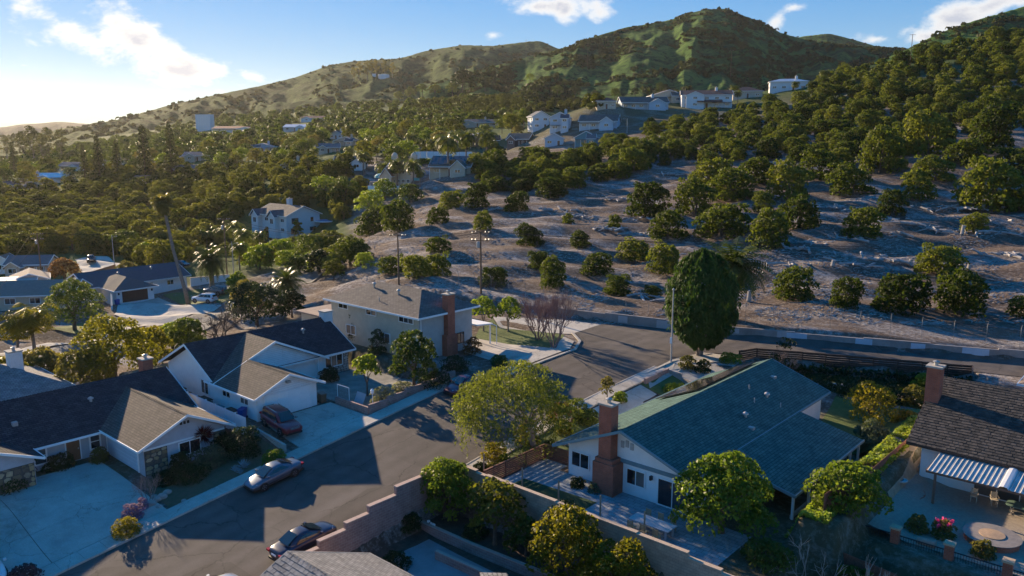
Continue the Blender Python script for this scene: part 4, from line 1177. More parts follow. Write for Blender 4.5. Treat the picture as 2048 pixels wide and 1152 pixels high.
STONES = [mat('stone_%d' % i, c, .95, .25, 5, .6, 20) for i, c in enumerate([(.36, .27, .15), (.22, .165, .10), (.44, .35, .22), (.15, .12, .09), (.30, .24, .17)])]
PALESTONES = [mat('pale_stone_%d' % i, c, .95, .2, 5, .6, 20) for i, c in enumerate([(.42, .40, .36), (.36, .34, .30), (.47, .45, .41)])]
def stones(parent, face, p, a0, a1, z0, z1, mats, size=.5, seed=0):
    """irregular field stones set in recessed mortar, each a piece of its own"""
    rg = random.Random(seed)
    back = fbox(MB(), face, p, a0, a1, z0, z1, -.02, .02).build('mortar', mat('mortar', (.10, .09, .08), .95, .2, 4), parent)
    s = 1 if face[1] == '+' else -1
    z = z0
    while z < z1 - .05:
        h = min(size * rg.uniform(.55, .95), z1 - z)
        if z1 - z - h < .15: h = z1 - z
        a = a0
        while a < a1 - .05:
            w = size * rg.uniform(.7, 1.5)
            if a1 - a - w < .2: w = a1 - a
            ca, cz = a + w / 2, z + h / 2
            n = rg.randint(6, 8); pts = []
            for k in range(n):
                an = 2 * math.pi * (k + rg.uniform(-.25, .25)) / n
                ux, uz = math.cos(an), math.sin(an); q = max(abs(ux) / (w / 2), abs(uz) / (h / 2)); f_ = .93 / q * rg.uniform(.86, 1.0)
                pts.append((ca + ux * f_, cz + uz * f_))
            d = rg.uniform(.05, .085); mb = MB(); i = 0
            for dd, sh in ((.0, 1.0), (d * .7, .97), (d, .78)):
                for (u, v) in pts:
                    uu, vv = lerp(ca, u, sh), lerp(cz, v, sh); e = p + s * (.015 + dd)
                    mb.v.append((e, uu, vv) if face[0] == 'x' else (uu, e, vv))
            for r_ in range(2):
                for k in range(n): mb.f.append((r_ * n + k, r_ * n + (k + 1) % n, (r_ + 1) * n + (k + 1) % n, (r_ + 1) * n + k))
            mb.f.append(tuple(2 * n + k for k in range(n)))
            fixn(mb.build('stone', rg.choice(mats), back))
            a += w
        z += h
def shingles(parent, O, ux, uy, nx, ny, w, h, mats, seed, cap=300, th=.03):
    """separate overlapping shingles on a roof plane: O eave corner, ux along the eave, uy up the slope"""
    rg = random.Random(seed); O, ux, uy = Vector(O), Vector(ux).normalized(), Vector(uy).normalized()
    nn = ux.cross(uy).normalized()
    if nn.z < 0: nn = -nn
    items = []
    for j in range(ny):
        for i in range(nx):
            x = (i + (.5 if j % 2 else 0) + rg.uniform(-.06, .06)) * w; items.append((x, j * h + rg.uniform(-.02, .02), w * rg.uniform(.9, .985), rg.choice(mats), rg.uniform(.7, 1.3)))
    def solid(mb, x, y, ww, t):
        b = th * t
        p = [O + ux * x + uy * y + nn * (.028 + b), O + ux * (x + ww) + uy * y + nn * (.028 + b), O + ux * (x + ww) + uy * (y + h * 1.25) + nn * .012, O + ux * x + uy * (y + h * 1.25) + nn * .012]
        q = [O + ux * x + uy * y + nn * .0, O + ux * (x + ww) + uy * y + nn * .0]
        i = len(mb.v); mb.v += [tuple(v) for v in p + q]
        mb.f += [(i, i + 1, i + 2, i + 3), (i + 4, i + 5, i + 1, i), (i + 4, i, i + 3), (i + 5, i + 2, i + 1)]
    items.sort(key=lambda a: tuple(O + ux * a[0] + uy * a[1])[1])
    for it in items[:cap]:
        mb = MB(); solid(mb, it[0], it[1], it[2], it[4]); mb.build('shingle', it[3], parent)
    rest = {}
    for it in items[cap:]: solid(rest.setdefault(it[3].name, (MB(), it[3]))[0], it[0], it[1], it[2], it[4])
    if rest:
        mb = MB(); ms = []
        me = bpy.data.meshes.new('shingle_field'); v = []; f = []; mi = []
        for k, (b, m) in enumerate(rest.values()):
            i = len(v); v += b.v; f += [tuple(q + i for q in ff) for ff in b.f]; mi += [k] * len(b.f); me.materials.append(m)
        o0 = WL[parent.name]; me.from_pydata([(a - o0[0], b - o0[1], c - o0[2]) for a, b, c in v], [], f); me.update(); me.polygons.foreach_set('material_index', mi)
        tag(link('shingle_field', me, parent), None, None, None, 'stuff')

# ---- low house with stone facing (left foreground)
z = -1.7
H = thing('stone_faced_house', (-75, 22, z), 'low ranch house with stone facing, dark shingle roof and a gabled front wing', 'house')
w = gable_wall(MB(), 'y', -2, 34.4, -83.5, -72.6, z - .6, z + 2.45, -77.8, z + 5.0).build('wall', GREYW, H); fixn(w)
rf = gable_roof(H, 'y', -3, 35.2, -84.4, -71.6, z + 2.4, z + 2.4, -77.7, z + 5.25, SHD)
ww = gable_wall(MB(), 'x', -76, -64.9, 26.9, 34.2, z - .6, z + 2.4, 30.6, z + 4.3).build('wing_wall', GREYW, H); fixn(ww)
gable_roof(H, 'x', -77.4, -64.2, 26.2, 34.9, z + 2.5, z + 2.5, 30.6, z + 4.56, SHB)
MB().box(-64.93, -64.84, 26.9, 34.2, z + 2.1, z + 2.24).build('band_board', WHITE, ww)
for dy in (-.32, .0, .32): MB().box(-64.92, -64.86, 30.6 + dy - .1, 30.6 + dy + .1, z + 3.55, z + 3.8).build('gable_vent', mat('vent_dark', (.03, .03, .03)), ww)
stones(ww, 'x+', -64.86, 26.95, 28.9, z - .3, z + 2.08, STONES, .52, 1)
stones(ww, 'x+', -64.86, 33.1, 34.15, z - .3, z + 2.08, STONES, .5, 2)
window(H, 'x+', -64.88, 29.9, 31.9, z + .75, z + 2.0, 2, WHITE, rows=1)
garage_door(H, 'y-', 26.88, -72.1, -66.0, z, z + 2.12, mat('pale_door', (.55, .60, .66), .6, .05, 2), 6, 1)
door(H, 'x+', -72.58, 23.6, 24.7, z + .1, z + 2.15, DOORW)
window(H, 'x+', -72.58, 21.0, 22.1, z + .5, z + 2.1, 1, WHITE, .13, rows=2)
window(H, 'x+', -72.58, 25.5, 26.5, z + .6, z + 2.1, 1, WHITE, .13, rows=2)
w2 = gable_wall(MB(), 'x', -74, -69.6, 9.4, 20.2, z - .6, z + 2.4, 14.8, z + 4.4).build('left_wing_wall', GREYW, H); fixn(w2)
gable_roof(H, 'x', -77.6, -69.0, 8.8, 20.8, z + 2.42, z + 2.42, 14.8, z + 4.9, SHD)
stones(w2, 'x+', -69.57, 15.5, 20.15, z - .3, z + 2.0, STONES, .55, 3)
chimney(H, -78.9, -77.9, 33.0, 34.0, z + 3, z + 6.3, BRICK)
vent(H, -74.5, 15.0, z + 3.9, 0); vent(H, -74.6, 20.5, z + 4.0, 2); vent(H, -75.4, 27.0, z + 4.2, 1)

# ---- white house with garage (second from the front, left of the street)
z = .2
H = thing('white_garage_house', (-74, 45, z), 'white ranch house with navy shingle roof, nested gables and a wide white garage door', 'house')
SIDING = brickmat('white_siding', (.80, .80, .80), (.76, .76, .76), (.5, .5, .5), 6.0, .2, .012, bump=.5, var=.1)
w = gable_wall(MB(), 'y', 37.7, 53.7, -82.6, -72.5, z - 2.2, z + 2.4, -77.3, z + 5.05).build('wall', OFFWHITE, H); fixn(w)
rf = gable_roof(H, 'y', 37.0, 54.4, -83.3, -71.9, z + 2.45, z + 2.45, -77.3, z + 5.4, SHD)
# big cross gable, then the narrower garage gable that shares its left slope
bw = fixn(gable_wall(MB(), 'x', -76.5, -73.4, 37.75, 49.6, z - 1, z + 2.4, 43.9, z + 5.1).build('entry_wall', OFFWHITE, H))
pk = MB(); pk.v += [(-72.0, 38.0, z + 2.3), (-72.0, 49.9, z + 2.3), (-72.0, 43.9, z + 5.05), (-72.15, 38.0, z + 2.3), (-72.15, 49.9, z + 2.3), (-72.15, 43.9, z + 5.05)]
pk.f += [(0, 1, 2), (5, 4, 3), (0, 3, 4, 1), (1, 4, 5, 2), (2, 5, 3, 0)]
fixn(pk.build('gable_face', SIDING, H))
cr = MB()
cr.slab([(-77.3, 43.9, z + 5.38), (-72.05, 36.84, z + 2.42), (-71.5, 36.84, z + 2.42), (-71.5, 43.9, z + 5.38)], .14)
cr.slab([(-77.3, 43.9, z + 5.38), (-71.5, 43.9, z + 5.38), (-71.5, 50.4, z + 2.3), (-72.2, 50.4, z + 2.3)], .14)
cr = fixn(cr.build('cross_roof', SHB, H))
fb = MB(); fb.obox((-71.46, 36.8), (-71.46, 43.9), .07, z + 2.2, z + 2.44, z + 5.16, z + 5.4); fb.obox((-71.46, 43.9), (-71.46, 50.45), .07, z + 5.16, z + 5.4, z + 2.08, z + 2.32)
fb.build('fascia', WHITE, cr)
gw = fixn(gable_wall(MB(), 'x', -73.3, -64.7, 37.5, 44.0, z - 1.2, z + 2.35, 40.69, z + 3.75).build('garage_wall', OFFWHITE, H))
gable_roof(H, 'x', -71.42, -64.0, 36.84, 44.56, z + 2.42, z + 2.4, 40.69, z + 4.07, SHB)
fixn(gable_wall(MB(), 'x', -64.72, -64.6, 37.4, 44.1, z + 2.3, z + 2.42, 40.69, z + 3.76).build('gable_face', SIDING, H))
garage_door(H, 'x+', -64.66, 38.3, 43.2, z, z + 2.12, WHITE, 4, 4)
lamp = MB().box(-64.6, -64.2, 40.5, 40.9, z + 3.1, z + 3.3).build('flood_lamp', COPPER, H)
window(H, 'y-', 37.66, -75.5, -74.0, z + .5, z + 2.0, 2)
window(H, 'y-', 37.46, -70.9, -69.4, z + 1.2, z + 1.9, 2); window(H, 'y-', 37.46, -67.6, -66.1, z + 1.2, z + 1.9, 2)
door(H, 'x+', -73.36, 46.7, 47.7, z + .1, z + 2.15, mat('dark_red_door', (.10, .045, .04), .6))
window(H, 'x+', -73.36, 45.0, 46.2, z + .4, z + 2.1, 3)
for y in (44.9, 49.4):
    p = MB().box(-72.2, -72.05, y - .08, y + .08, z, z + 2.3).build('porch_post', WHITE, H)
    MB().tube([(-72.12, y, z + 1.6), (-72.12, y + (.45 if y < 46 else -.45), z + 2.2)], .05, 5).build('bracket', WHITE, p)
fw_ = MB().box(-73.3, -72.45, 50.3, 53.7, z - 1, z + 2.4).build('front_wall', OFFWHITE, H)
stones(fw_, 'x+', -72.44, 50.3, 53.7, z - .3, z + .75, PALESTONES, .4, 4); stones(fw_, 'x+', -72.44, 53.0, 53.7, z + .75, z + 2.3, PALESTONES, .4, 5)
window(H, 'x+', -72.42, 50.5, 52.9, z + .8, z + 2.15, 3, WHITE, .09)
chimney(H, -77.6, -76.5, 53.6, 54.7, z + 1, z + 6.1, mat('white_brick', (.62, .62, .62), .9, .1, 4, .4, 20), pot=False)
vent(H, -75.6, 50.0, z + 4.6, 1); vent(H, -77.6, 45.4, z + 5.4, 0)
# gutter and downpipe on the garage side
MB().box(-73.2, -64.1, 36.72, 36.84, z + 2.28, z + 2.42).build('gutter', WHITE, H); MB().tube([(-64.75, 36.95, z + 2.3), (-64.75, 37.4, z + 2.0), (-64.75, 37.4, z)], .04, 6).build('downpipe', WHITE, H)

# ---- two-storey house
z = 1.6
H = thing('two_storey_house', (-73, 62, z), 'two storey cream house with taupe hip roof and a tall red brick chimney', 'house')
MB().box(-81.4, -65.2, 58.1, 66.4, z - 1, z + 5.05).build('wall', CREAM, H)
MB().box(-65.23, -65.12, 58.08, 66.42, z - 1, z + 5.04).build('side_wall', mat('shaded_siding', (.42, .42, .40), .85, .1, 1.5, stain=.2), H)  # sheet over the cream wall, its grey paints in this side's shade
hip_roof(H, -82.0, -64.5, 57.4, 67.1, z + 5.1, z + 7.15, -77.2, -69.2, 62.2, 62.2, SHT)
ch = chimney(H, -65.3, -64.4, 61.8, 62.9, z - .5, z + 7.1, BRICK)
MB().box(-65.2, -64.3, 61.5, 63.2, z - .5, z + 2.4).build('chimney_base', BRICK, ch)
for a0, a1, z0, z1, n in ((-79.9, -78.0, 4.1, 5.0, 2), (-74.5, -72.6, 4.05, 5.0, 2), (-68.6, -66.1, 4.05, 5.0, 3), (-72.2, -70.2, 1.15, 2.35, 2), (-78.5, -76.6, 1.1, 2.3, 2)):
    window(H, 'y-', 58.08, a0, a1, z + z0, z + z1, n)
window(H, 'x+', -65.1, 63.9, 65.0, z + .9, z + 2.2, 2, WOODD)
MB().tube([(-65.0, 58.2, z + 5.0), (-65.0, 58.2, z)], .05, 6).build('downpipe', WHITE, H)
pr = MB().slab([(-68.5, 66.4, z + 2.9), (-64.3, 66.4, z + 2.9), (-64.3, 69.2, z + 2.6), (-68.5, 69.2, z + 2.6)], .16).build('porch_roof', WHITE, H)
for x in (-64.5, -68.2): MB().box(x - .07, x + .07, 68.8, 68.95, z, z + 2.55).build('porch_post', WHITE, pr)
MB().tube([(-64.3, 69.2, z + 2.45), (-63.9, 69.4, z + 2.3), (-63.9, 69.4, z + .1)], .05, 6).build('downpipe', WHITE, pr)
ax = MB().box(-88.5, -81.5, 58.4, 65.5, z - 1.5, z + 2.3).build('side_garage', CREAM, H)
MB().box(-89.0, -81.4, 57.9, 66.0, z + 2.3, z + 2.5).build('flat_roof', mat('tan_roof', (.30, .22, .17), .95, .2, 2), ax)
vent(H, -76.5, 61.0, z + 6.9, 1); vent(H, -71.5, 60.6, z + 6.7, 1); vent(H, -66.9, 63.5, z + 6.2, 2); vent(H, -73, 58.9, z + 5.8, 0)

# ---- corner house with the blue-green roof
z = .6
H = thing('blue_roof_house', (-30, 57, z), 'white corner house under a wide blue green shingle roof with a brick chimney', 'house')
w = fixn(gable_wall(MB(), 'y', 46.5, 70.2, -35.3, -24.9, z - .8, z + 2.45, -30.0, z + 4.75, z + 3.0).build('wall', OFFWHITE, H))
MB().box(-31.6, -24.88, 46.38, 46.52, z + 2.35, z + 2.62).build('band_board', TRIMG, w)
gable_roof(H, 'y', 45.5, 70.9, -36.1, -24.4, z + 2.5, z + 3.1, -30.0, z + 5.12, SHG, TRIMG, ridge=True)
chm = chimney(H, -31.85, -30.8, 45.5, 46.4, z, z + 6.7, BRICK)
MB().box(-32.1, -30.3, 45.15, 46.45, z - .2, z + 2.4).box(-32.0, -30.5, 45.3, 46.42, z + 2.4, z + 2.7).build('chimney_base', BRICK, chm)
window(H, 'y-', 46.46, -35.0, -33.3, z + .85, z + 2.1, 2); window(H, 'y-', 46.46, -30.0 + -.0, -28.4, z + .85, z + 2.1, 2)
sd = window(H, 'y-', 46.46, -27.4, -25.0, z + .05, z + 2.1, 2, WHITE, .09, name='sliding_door')
MB().box(-27.95, -27.8, 46.2, 46.45, z + 1.75, z + 2.05).build('wall_lamp', mat('black_metal', (.02, .02, .02), .5), H)
for dx in (-.4, 0, .4): MB().box(-30.0 + dx - .13, -30.0 + dx + .13, 46.42, 46.48, z + 3.6 - abs(dx) * .3, z + 4.1 - abs(dx) * .3).build('gable_vent', mat('vent_grey', (.4, .4, .4)), w)
# covered porch along the right side
pr = fixn(MB().slab([(-24.6, 50.3, z + 3.16), (-19.1, 50.3, z + 1.92), (-19.1, 63.8, z + 1.92), (-24.6, 63.8, z + 3.16)], .12).build('porch_roof', SHG, H))
MB().box(-19.09, -19.02, 50.2, 63.9, z + 1.74, z + 1.94).build('fascia', TRIMG, pr)
MB().obox((-24.3, 50.24), (-19.1, 50.24), .08, z + 2.86, z + 3.1, z + 1.72, z + 1.94).build('end_fascia', TRIMG, pr)
for y in (50.6, 53.4, 56.2, 59.0, 61.6, 63.5): MB().box(-19.4, -19.24, y - .08, y + .08, z - .2, z + 1.85).build('porch_post', WHITE, pr)
MB().box(-19.5, -19.35, 50.6, 63.5, z - .3, z + .25).build('low_wall', CONC, pr)
MB().box(-23.2, -23.05, 50.6, 63.6, z - .3, z + 2.3).build('screen_wall', mat('bronze_screen', (.16, .10, .07), .6, .2, 2), pr)
# solar panels on the sunny slope
SOLAR = glassmat('solar_cell', (.012, .013, .018), .12)
sl = (5.12 - 2.5) / 6.1
def roofz(x, off): return z + 5.12 - (abs(x + 30.0)) * sl + off
for i, y in enumerate(np.arange(58.4, 69.6, 1.06)):
    x0 = -34.9 if i < 7 else -33.4
    q = MB().slab([(x0, y, roofz(x0, .2)), (-31.0, y, roofz(-31.0, .2)), (-31.0, y + 1.0, roofz(-31.0, .2)), (x0, y + 1.0, roofz(x0, .2))], .05)
    fixn(q.build('solar_panel', SOLAR, H))
slr = (5.12 - 3.1) / 5.6
for (x, y, k) in ((-28.3, 62.5, 0), (-27.0, 60.8, 0), (-26.9, 63.0, 1), (-25.5, 62.6, 0), (-26.3, 57.7, 1), (-28.2, 67.2, 2), (-25.2, 56.5, 2)): vent(H, x, y, z + 5.12 - (x + 30) * slr, k)

# ---- shake-roofed house at the right edge
z = .8
H = thing('shake_roof_house', (-8, 66, z), 'white house with dark shake roof and a corrugated patio cover', 'house')
w = fixn(gable_wall(MB(), 'x', -14.6, 8, 62.8, 75.6, z - .8, z + 2.9, 69.2, z + 5.9).build('wall', OFFWHITE, H))
SHAKE = [mat('shake_%d' % i, c, .95, .3, 5, .7, 30) for i, c in enumerate([(.090, .075, .064), (.066, .057, .05), (.044, .04, .037)])]
rf = gable_roof(H, 'x', -15.5, 8.6, 62.1, 76.3, z + 3.0, z + 3.0, 69.2, z + 6.5, SHAKE[2], WOODD)
shingles(rf, (-15.55, 62.05, z + 3.0), (1, 0, 0), (0, 7.15, 3.5), 31, 28, .345, .285, SHAKE, 5)
chimney(H, -15.6, -14.6, 66.3, 67.3, z + 3, z + 7.9, BRICK)
window(H, 'y-', 62.78, -11.0, -6.6, z + .05, z + 2.15, 3, WHITE, .07, name='sliding_door')
MB().lathe([(.12, 0), (.16, .06), (.02, .1)], (-13.0, 62.7, z + 2.2), 10).build('wall_lamp', COPPER, H)
pc = MB().box(-13.3, 4, 58.9, 59.05, z + 2.25, z + 2.42).build('patio_cover', mat('brown_beam', (.20, .11, .075), .7, .2, 4), H)
MB().box(-13.3, -13.18, 59.05, 62.8, z + 2.3, z + 2.44).build('side_beam', MATS['brown_beam'], pc)
MB().box(-12.75, -12.6, 58.85, 59.0, z - .1, z + 2.25).build('post', MATS['brown_beam'], pc); MB().box(-5.0, -4.85, 58.85, 59.0, z - .1, z + 2.25).build('post', MATS['brown_beam'], pc)
for i in range(22):
    x = -13.2 + i * .62; big = i in (7, 10, 13)
    q = MB(); a = .3
    pr_ = [(x, .0), (x + .06, .05), (x + .12, .0), (x + .3, .0), (x + .36, .05), (x + .42, .0), (x + .61, .0)] if not big else [(x, .0), (x + .08, .13), (x + .3, .17), (x + .5, .13), (x + .61, .0)]
    for (u0, h0), (u1, h1) in zip(pr_[:-1], pr_[1:]):
        q.slab([(u0, 58.8, z + 2.45 + h0), (u1, 58.8, z + 2.45 + h1), (u1, 62.75, z + 2.82 + h1), (u0, 62.75, z + 2.82 + h0)], .012)
    fixn(q.build('roof_sheet', METALC if not big else mat('white_sheet', (.66, .65, .64), .4, .05), pc))

# ---- tan-roofed house behind it
z = 1.4
H = thing('tan_roof_house', (6, 92, z), 'house with a plain sunlit tan hip roof behind the dark shake roof', 'house')
MB().box(-11, 16, 84.5, 96, z - 1, z + 2.6).build('wall', CREAM, H)
hip_roof(H, -12, 17, 83.5, 97, z + 2.65, z + 5.2, -5, 10, 90.2, 90.2, mat('tan_shingle', (.26, .19, .14), .95, .12, 3, .5, 30))
window(H, 'y-', 84.48, -6, -4, z + .9, z + 2.1, 2)

# ---- grey-roofed house below the yard (bottom edge of the view)
z = -2.6
H = thing('grey_roof_house', (-33, 23.2, z), 'house with light grey shingle roof below the pink block wall', 'house')
fixn(gable_wall(MB(), 'x', -37.4, -20, 18.2, 28.4, z - .3, z + 2.6, 23.3, z + 4.9).build('wall', CREAM, H))
SHGR = [mat('grey_shingle_%d' % i, c, .95, .25, 5, .6, 30) for i, c in enumerate([(.25, .245, .24), (.20, .20, .20), (.165, .165, .17)])]
rf = gable_roof(H, 'x', -37.9, -19.5, 17.5, 29.1, z + 2.8, z + 2.8, 23.3, z + 5.3, SHL, CONC)
shingles(rf, (-37.9, 17.5, z + 2.8), (1, 0, 0), (0, 5.8, 2.5), 22, 21, .36, .3, SHGR, 8)
o_ = MB().slab([(-31.5, 32.6, -.2), (-29.8, 33.2, .15), (-26.5, 31.0, .15), (-27, 29.5, -.2)], .12).build('porch_roof', SHL, H)
# ---- house behind the stone-faced one, only its roof and white chimney show
z = -2.6
H = thing('white_chimney_house', (-97, 25, z), 'house with grey roof and white chimney behind the dark roofed house', 'house')
MB().box(-103, -91.5, 13, 30, z - .8, z + 2.5).build('wall', OFFWHITE, H)
hip_roof(H, -104, -90.5, 12, 31, z + 2.5, z + 4.7, -97.2, -97.2, 18, 26.0, SHL)
chimney(H, -97.2, -96.0, 26.6, 27.9, z + 2, z + 6.0, MATS['white_brick'])
# ------------------------------------------------------------ walls, fences and yard things
CAP = mat('cap_pink', (.47, .33, .27), .9, .12, 3, .3, 20)
def slat_fence(name, pts, label, m, ztop, zbot, panel=2.4, nsl=8, post=.12, stepdown=0.0, sl=.12):
    """panels of separate horizontal slats between posts; each panel level, stepping with the ground"""
    o = thing(name, (pts[0][0], pts[0][1], zbot), label, 'fence')
    k = 0
    for (a, b) in zip(pts[:-1], pts[1:]):
        l = math.hypot(b[0] - a[0], b[1] - a[1]); n = max(1, round(l / panel))
        for i in range(n):
            p = (lerp(a[0], b[0], i / n), lerp(a[1], b[1], i / n)); q = (lerp(a[0], b[0], (i + 1) / n), lerp(a[1], b[1], (i + 1) / n))
            zz = ztop - stepdown * k; zb = zbot - stepdown * k; h = (zz - zb) / nsl
            for j in range(nsl):
                MB().obox(p, q, .035, zb + j * h + .02, zb + j * h + .02 + min(sl, h * .80)).build('slat', m, o)
            MB().obox((p[0], p[1]), (lerp(p[0], q[0], post / panel), lerp(p[1], q[1], post / panel)), post, zb - .5, zz + .06).build('post', m, o)
            MB().obox(p, q, .14, zz + .0, zz + .05).build('top_rail', m, o)
            k += 1
    return o
slat_fence('slat_fence', [(-37.4, 79.6), (-36.5, 82.0), (-17.2, 91.2), (-16.4, 87.2)], 'long dark brown slat fence in stepped panels beside the upper road', WOODD, 3.4, 1.1, 2.35, 10, stepdown=.035, sl=.19)
slat_fence('patio_fence', [(-38.75, 40.6), (-38.75, 47.8), (-36.3, 47.8)], 'dark red slat fence round the stone patio of the corner house', WOODR, 1.75, .5, 2.4, 8)
# white vinyl fence beside the white house
vf = thing('vinyl_fence', (-70, 35.75, -.4), 'white vinyl board fence on the bank beside the white garage house', 'fence')
x = -80.0; k = 0
while x < -65.2:
    zt0 = 1.45 - .02 * k
    for i in range(6):
        MB().box(x + i * .3 + .005, x + i * .3 + .29, 35.72, 35.76, -.6, zt0).build('board', VINYL, vf)
    MB().box(x - .06, x + .06, 35.68, 35.8, -.9, zt0 + .1).build('post', VINYL, vf)
    x += 1.8; k += 1
MB().box(-80, -65.0, 35.62, 35.84, -2.0, -.55).build('footing_wall', mat('bank_block', (.22, .17, .13), .95, .3, 2, .5, 15), vf)
# clutter along the side of the white house
for i, (x, w, m) in enumerate(((-78.5, 1.6, WOODD), (-75.8, 1.2, GREYW), (-73.4, 1.8, WOODD), (-70.6, 1.2, TRIMG), (-68.2, 1.5, WOODD))):
    o = thing('storage_shelf', (x, 36.5, .2), ['dark wooden shelf below the gable window of the white house', 'small grey crate bench along the white house', 'dark wooden potting bench along the white house', 'small teal cart beside the white house', 'dark wooden rack next to the maroon car'][i], 'shelf')
    h = .8 if i % 2 == 0 else .55
    MB().box(x, x + w, 36.2, 36.8, .2 + h, .26 + h).build('top', m, o)
    for dx in (.05, w - .1):
        for dy in (36.25, 36.7): MB().box(x + dx, x + dx + .05, dy, dy + .05, .1, .2 + h).build('leg', m, o)
    MB().box(x + .1, x + w - .1, 36.25, 36.75, .45, .48).build('shelf_board', m, o)
def bin_(loc, col, label, rz=0):
    m = mat('bin_%s' % label.split()[0], col, .45, .1, 2)
    o = thing('wheeled_bin', loc, label, 'bin', rz=rz)
    mb = MB(); mb.v += [(-.25, -.3, .08), (.25, -.3, .08), (.25, .28, .08), (-.25, .28, .08), (-.3, -.36, .95), (.3, -.36, .95), (.3, .36, .95), (-.3, .36, .95)]
    mb.f += [(3, 2, 1, 0), (4, 5, 6, 7), (0, 1, 5, 4), (1, 2, 6, 5), (2, 3, 7, 6), (3, 0, 4, 7)]
    mb.build('body', m, o, local=True)
    lid = MB().slab([(-.32, -.4, .97), (.32, -.4, .97), (.32, .38, 1.06), (-.32, .38, 1.06)], .05).build('lid', m, o, local=True)
    MB().tube([(-.25, .42, 1.0), (.25, .42, 1.0)], .025, 6).build('handle', m, o, local=True)
    for sx in (-.27, .27): MB().tube([(sx - .03, .3, .12), (sx + .03, .3, .12)], .12, 10).build('wheel', mat('rubber', (.02, .02, .02), .8), o, local=True)
bin_((-66.6, 37.0, zs(-66.6, 37)), (.03, .09, .32), 'blue wheeled bin beside the white garage', .4)
bin_((-64.9, 44.75, zs(-64.9, 44.75)), (.16, .10, .06), 'brown wheeled bin at the right corner of the garage', 1.5)
bin_((-149.2, 59.6, zs(-149.2, 59.6)), (.02, .06, .28), 'navy wheeled bin outside the house with the brown garage door', .2)
# kerb-side block wall of the white house court
fw = thing('court_wall', (-59, 46, 0), 'low pink block wall round the front court of the white house', 'wall')
def low_wall(o, pts, h, m, capm=None, w=.22, base=.6, n=4, top=None):
    for a, b in zip(pts[:-1], pts[1:]):
        l = math.hypot(b[0] - a[0], b[1] - a[1]); k = max(1, round(l / 2.2))
        for i in range(k):
            p = (lerp(a[0], b[0], i / k), lerp(a[1], b[1], i / k)); q = (lerp(a[0], b[0], (i + 1) / k), lerp(a[1], b[1], (i + 1) / k))
            zb = min(zs(*p), zs(*q)); zz = (max(zs(*p), zs(*q)) + h) if top is None else top
            MB().obox(p, q, w, zb - base, zz).build('wall_section', m, o)
            if capm: MB().obox(p, q, w + .06, zz, zz + .07).build('cap', capm, o)
low_wall(fw, [(-63.6, 45.5), (-58.5, 45.5), (-58.5, 57)], .75, BRICKP, None)
# white side gate frame and leaning panel in the court
o = thing('gate_frame', (-63.6, 46.3, .2), 'thin white metal gate frame beside the garage corner', 'gate')
for a in ((-64.3, 46.2), (-62.4, 46.2)): MB().tube([(a[0], a[1], 0), (a[0], a[1], 1.9)], .03, 6).build('post', WHITE, o)
MB().tube([(-64.3, 46.2, 1.9), (-62.4, 46.2, 1.9)], .03, 6).build('rail', WHITE, o); MB().box(-64.2, -62.5, 46.18, 46.22, .3, 1.7).build('screen', mlink, o)
o = thing('leaning_panel', (-61.4, 46.5, .1), 'grey glass panel leaning in the front court', 'panel')
MB().slab([(-62.0, 46.3, .2), (-60.6, 46.3, .2), (-60.6, 46.9, 1.5), (-62.0, 46.9, 1.5)], .05).build('sheet', mat('grey_panel', (.34, .37, .40), .5, .1, 2), o)
MB().slab([(-62.05, 46.27, .17), (-60.55, 46.27, .17), (-60.55, 46.33, .27), (-62.05, 46.33, .27)], .06).build('rim', WHITE, o)
o = thing('garden_lantern', (-59.5, 46.8, 0), 'pale garden lantern on a slim post behind the court wall', 'lantern')
MB().tube([(-59.5, 46.8, zs(-59.5, 46.8) - .1), (-59.5, 46.8, zs(-59.5, 46.8) + 1.5)], .035, 6).build('post', OFFWHITE, o)
MB().lathe([(.05, 1.45), (.16, 1.5), (.15, 1.75), (.2, 1.77), (.03, 1.95)], (-59.5, 46.8, zs(-59.5, 46.8)), 8).build('lantern_head', OFFWHITE, o)
# driveway edge wall by the maroon car
o = thing('driveway_edge', (-61, 36.6, -.3), 'low pale concrete edge wall beside the maroon car', 'wall')
MB().obox((-64.3, 36.5), (-58.6, 36.4), .2, -1.5, .28, -1.5, -.12).build('edge', CONC, o)
# stepped pink wall along the street and the tan wall across the yard
pw = thing('street_wall', (-42.1, 33, -2.6), 'pink block wall stepping up along the street with flat caps', 'wall')
for (y0, y1, zz) in ((12, 16.6, -2.0), (16.6, 21, -1.5), (21, 25, -1.0), (25, 28.2, -.6), (28.2, 30.4, -.15), (30.4, 32.4, .3), (32.4, 34.9, .8), (34.9, 39.95, 1.4)):
    MB().box(-42.25, -41.98, y0, y1, -3.4, zz).build('wall_section', BRICKP, pw)
    n = max(1, round((y1 - y0) / 1.2))
    for i in range(n): MB().box(-42.3, -41.92, lerp(y0, y1, i / n) + .008, lerp(y0, y1, (i + 1) / n) - .008, zz, zz + .08).build('cap', CAP, pw)
tw = thing('yard_wall', (-31, 40.15, -2.4), 'tall tan block wall between the stone patio and the lower yard', 'wall')
CAPT = mat('cap_tan', (.50, .37, .27), .9, .12, 3, .3, 20)
xs = [(-41.95, -41.2, 1.55), (-41.2, -40.2, 1.7), (-40.2, -39.0, 1.85), (-39.0, -38.0, 1.7), (-38.0, -31.5, 1.78), (-31.5, -25, 1.72), (-25, -21.4, 1.66), (-21.4, -19.2, 1.35), (-19.2, -17.2, 1.15)]
for (x0, x1, zz) in xs:
    MB().box(x0, x1, 40.05, 40.28, -3.2, zz).build('wall_section', TANBLK, tw)
    n = max(1, round((x1 - x0) / 1.1))
    for i in range(n): MB().box(lerp(x0, x1, i / n) + .006, lerp(x0, x1, (i + 1) / n) - .006, 40.0, 40.33, zz, zz + .07).build('cap', CAPT, tw)
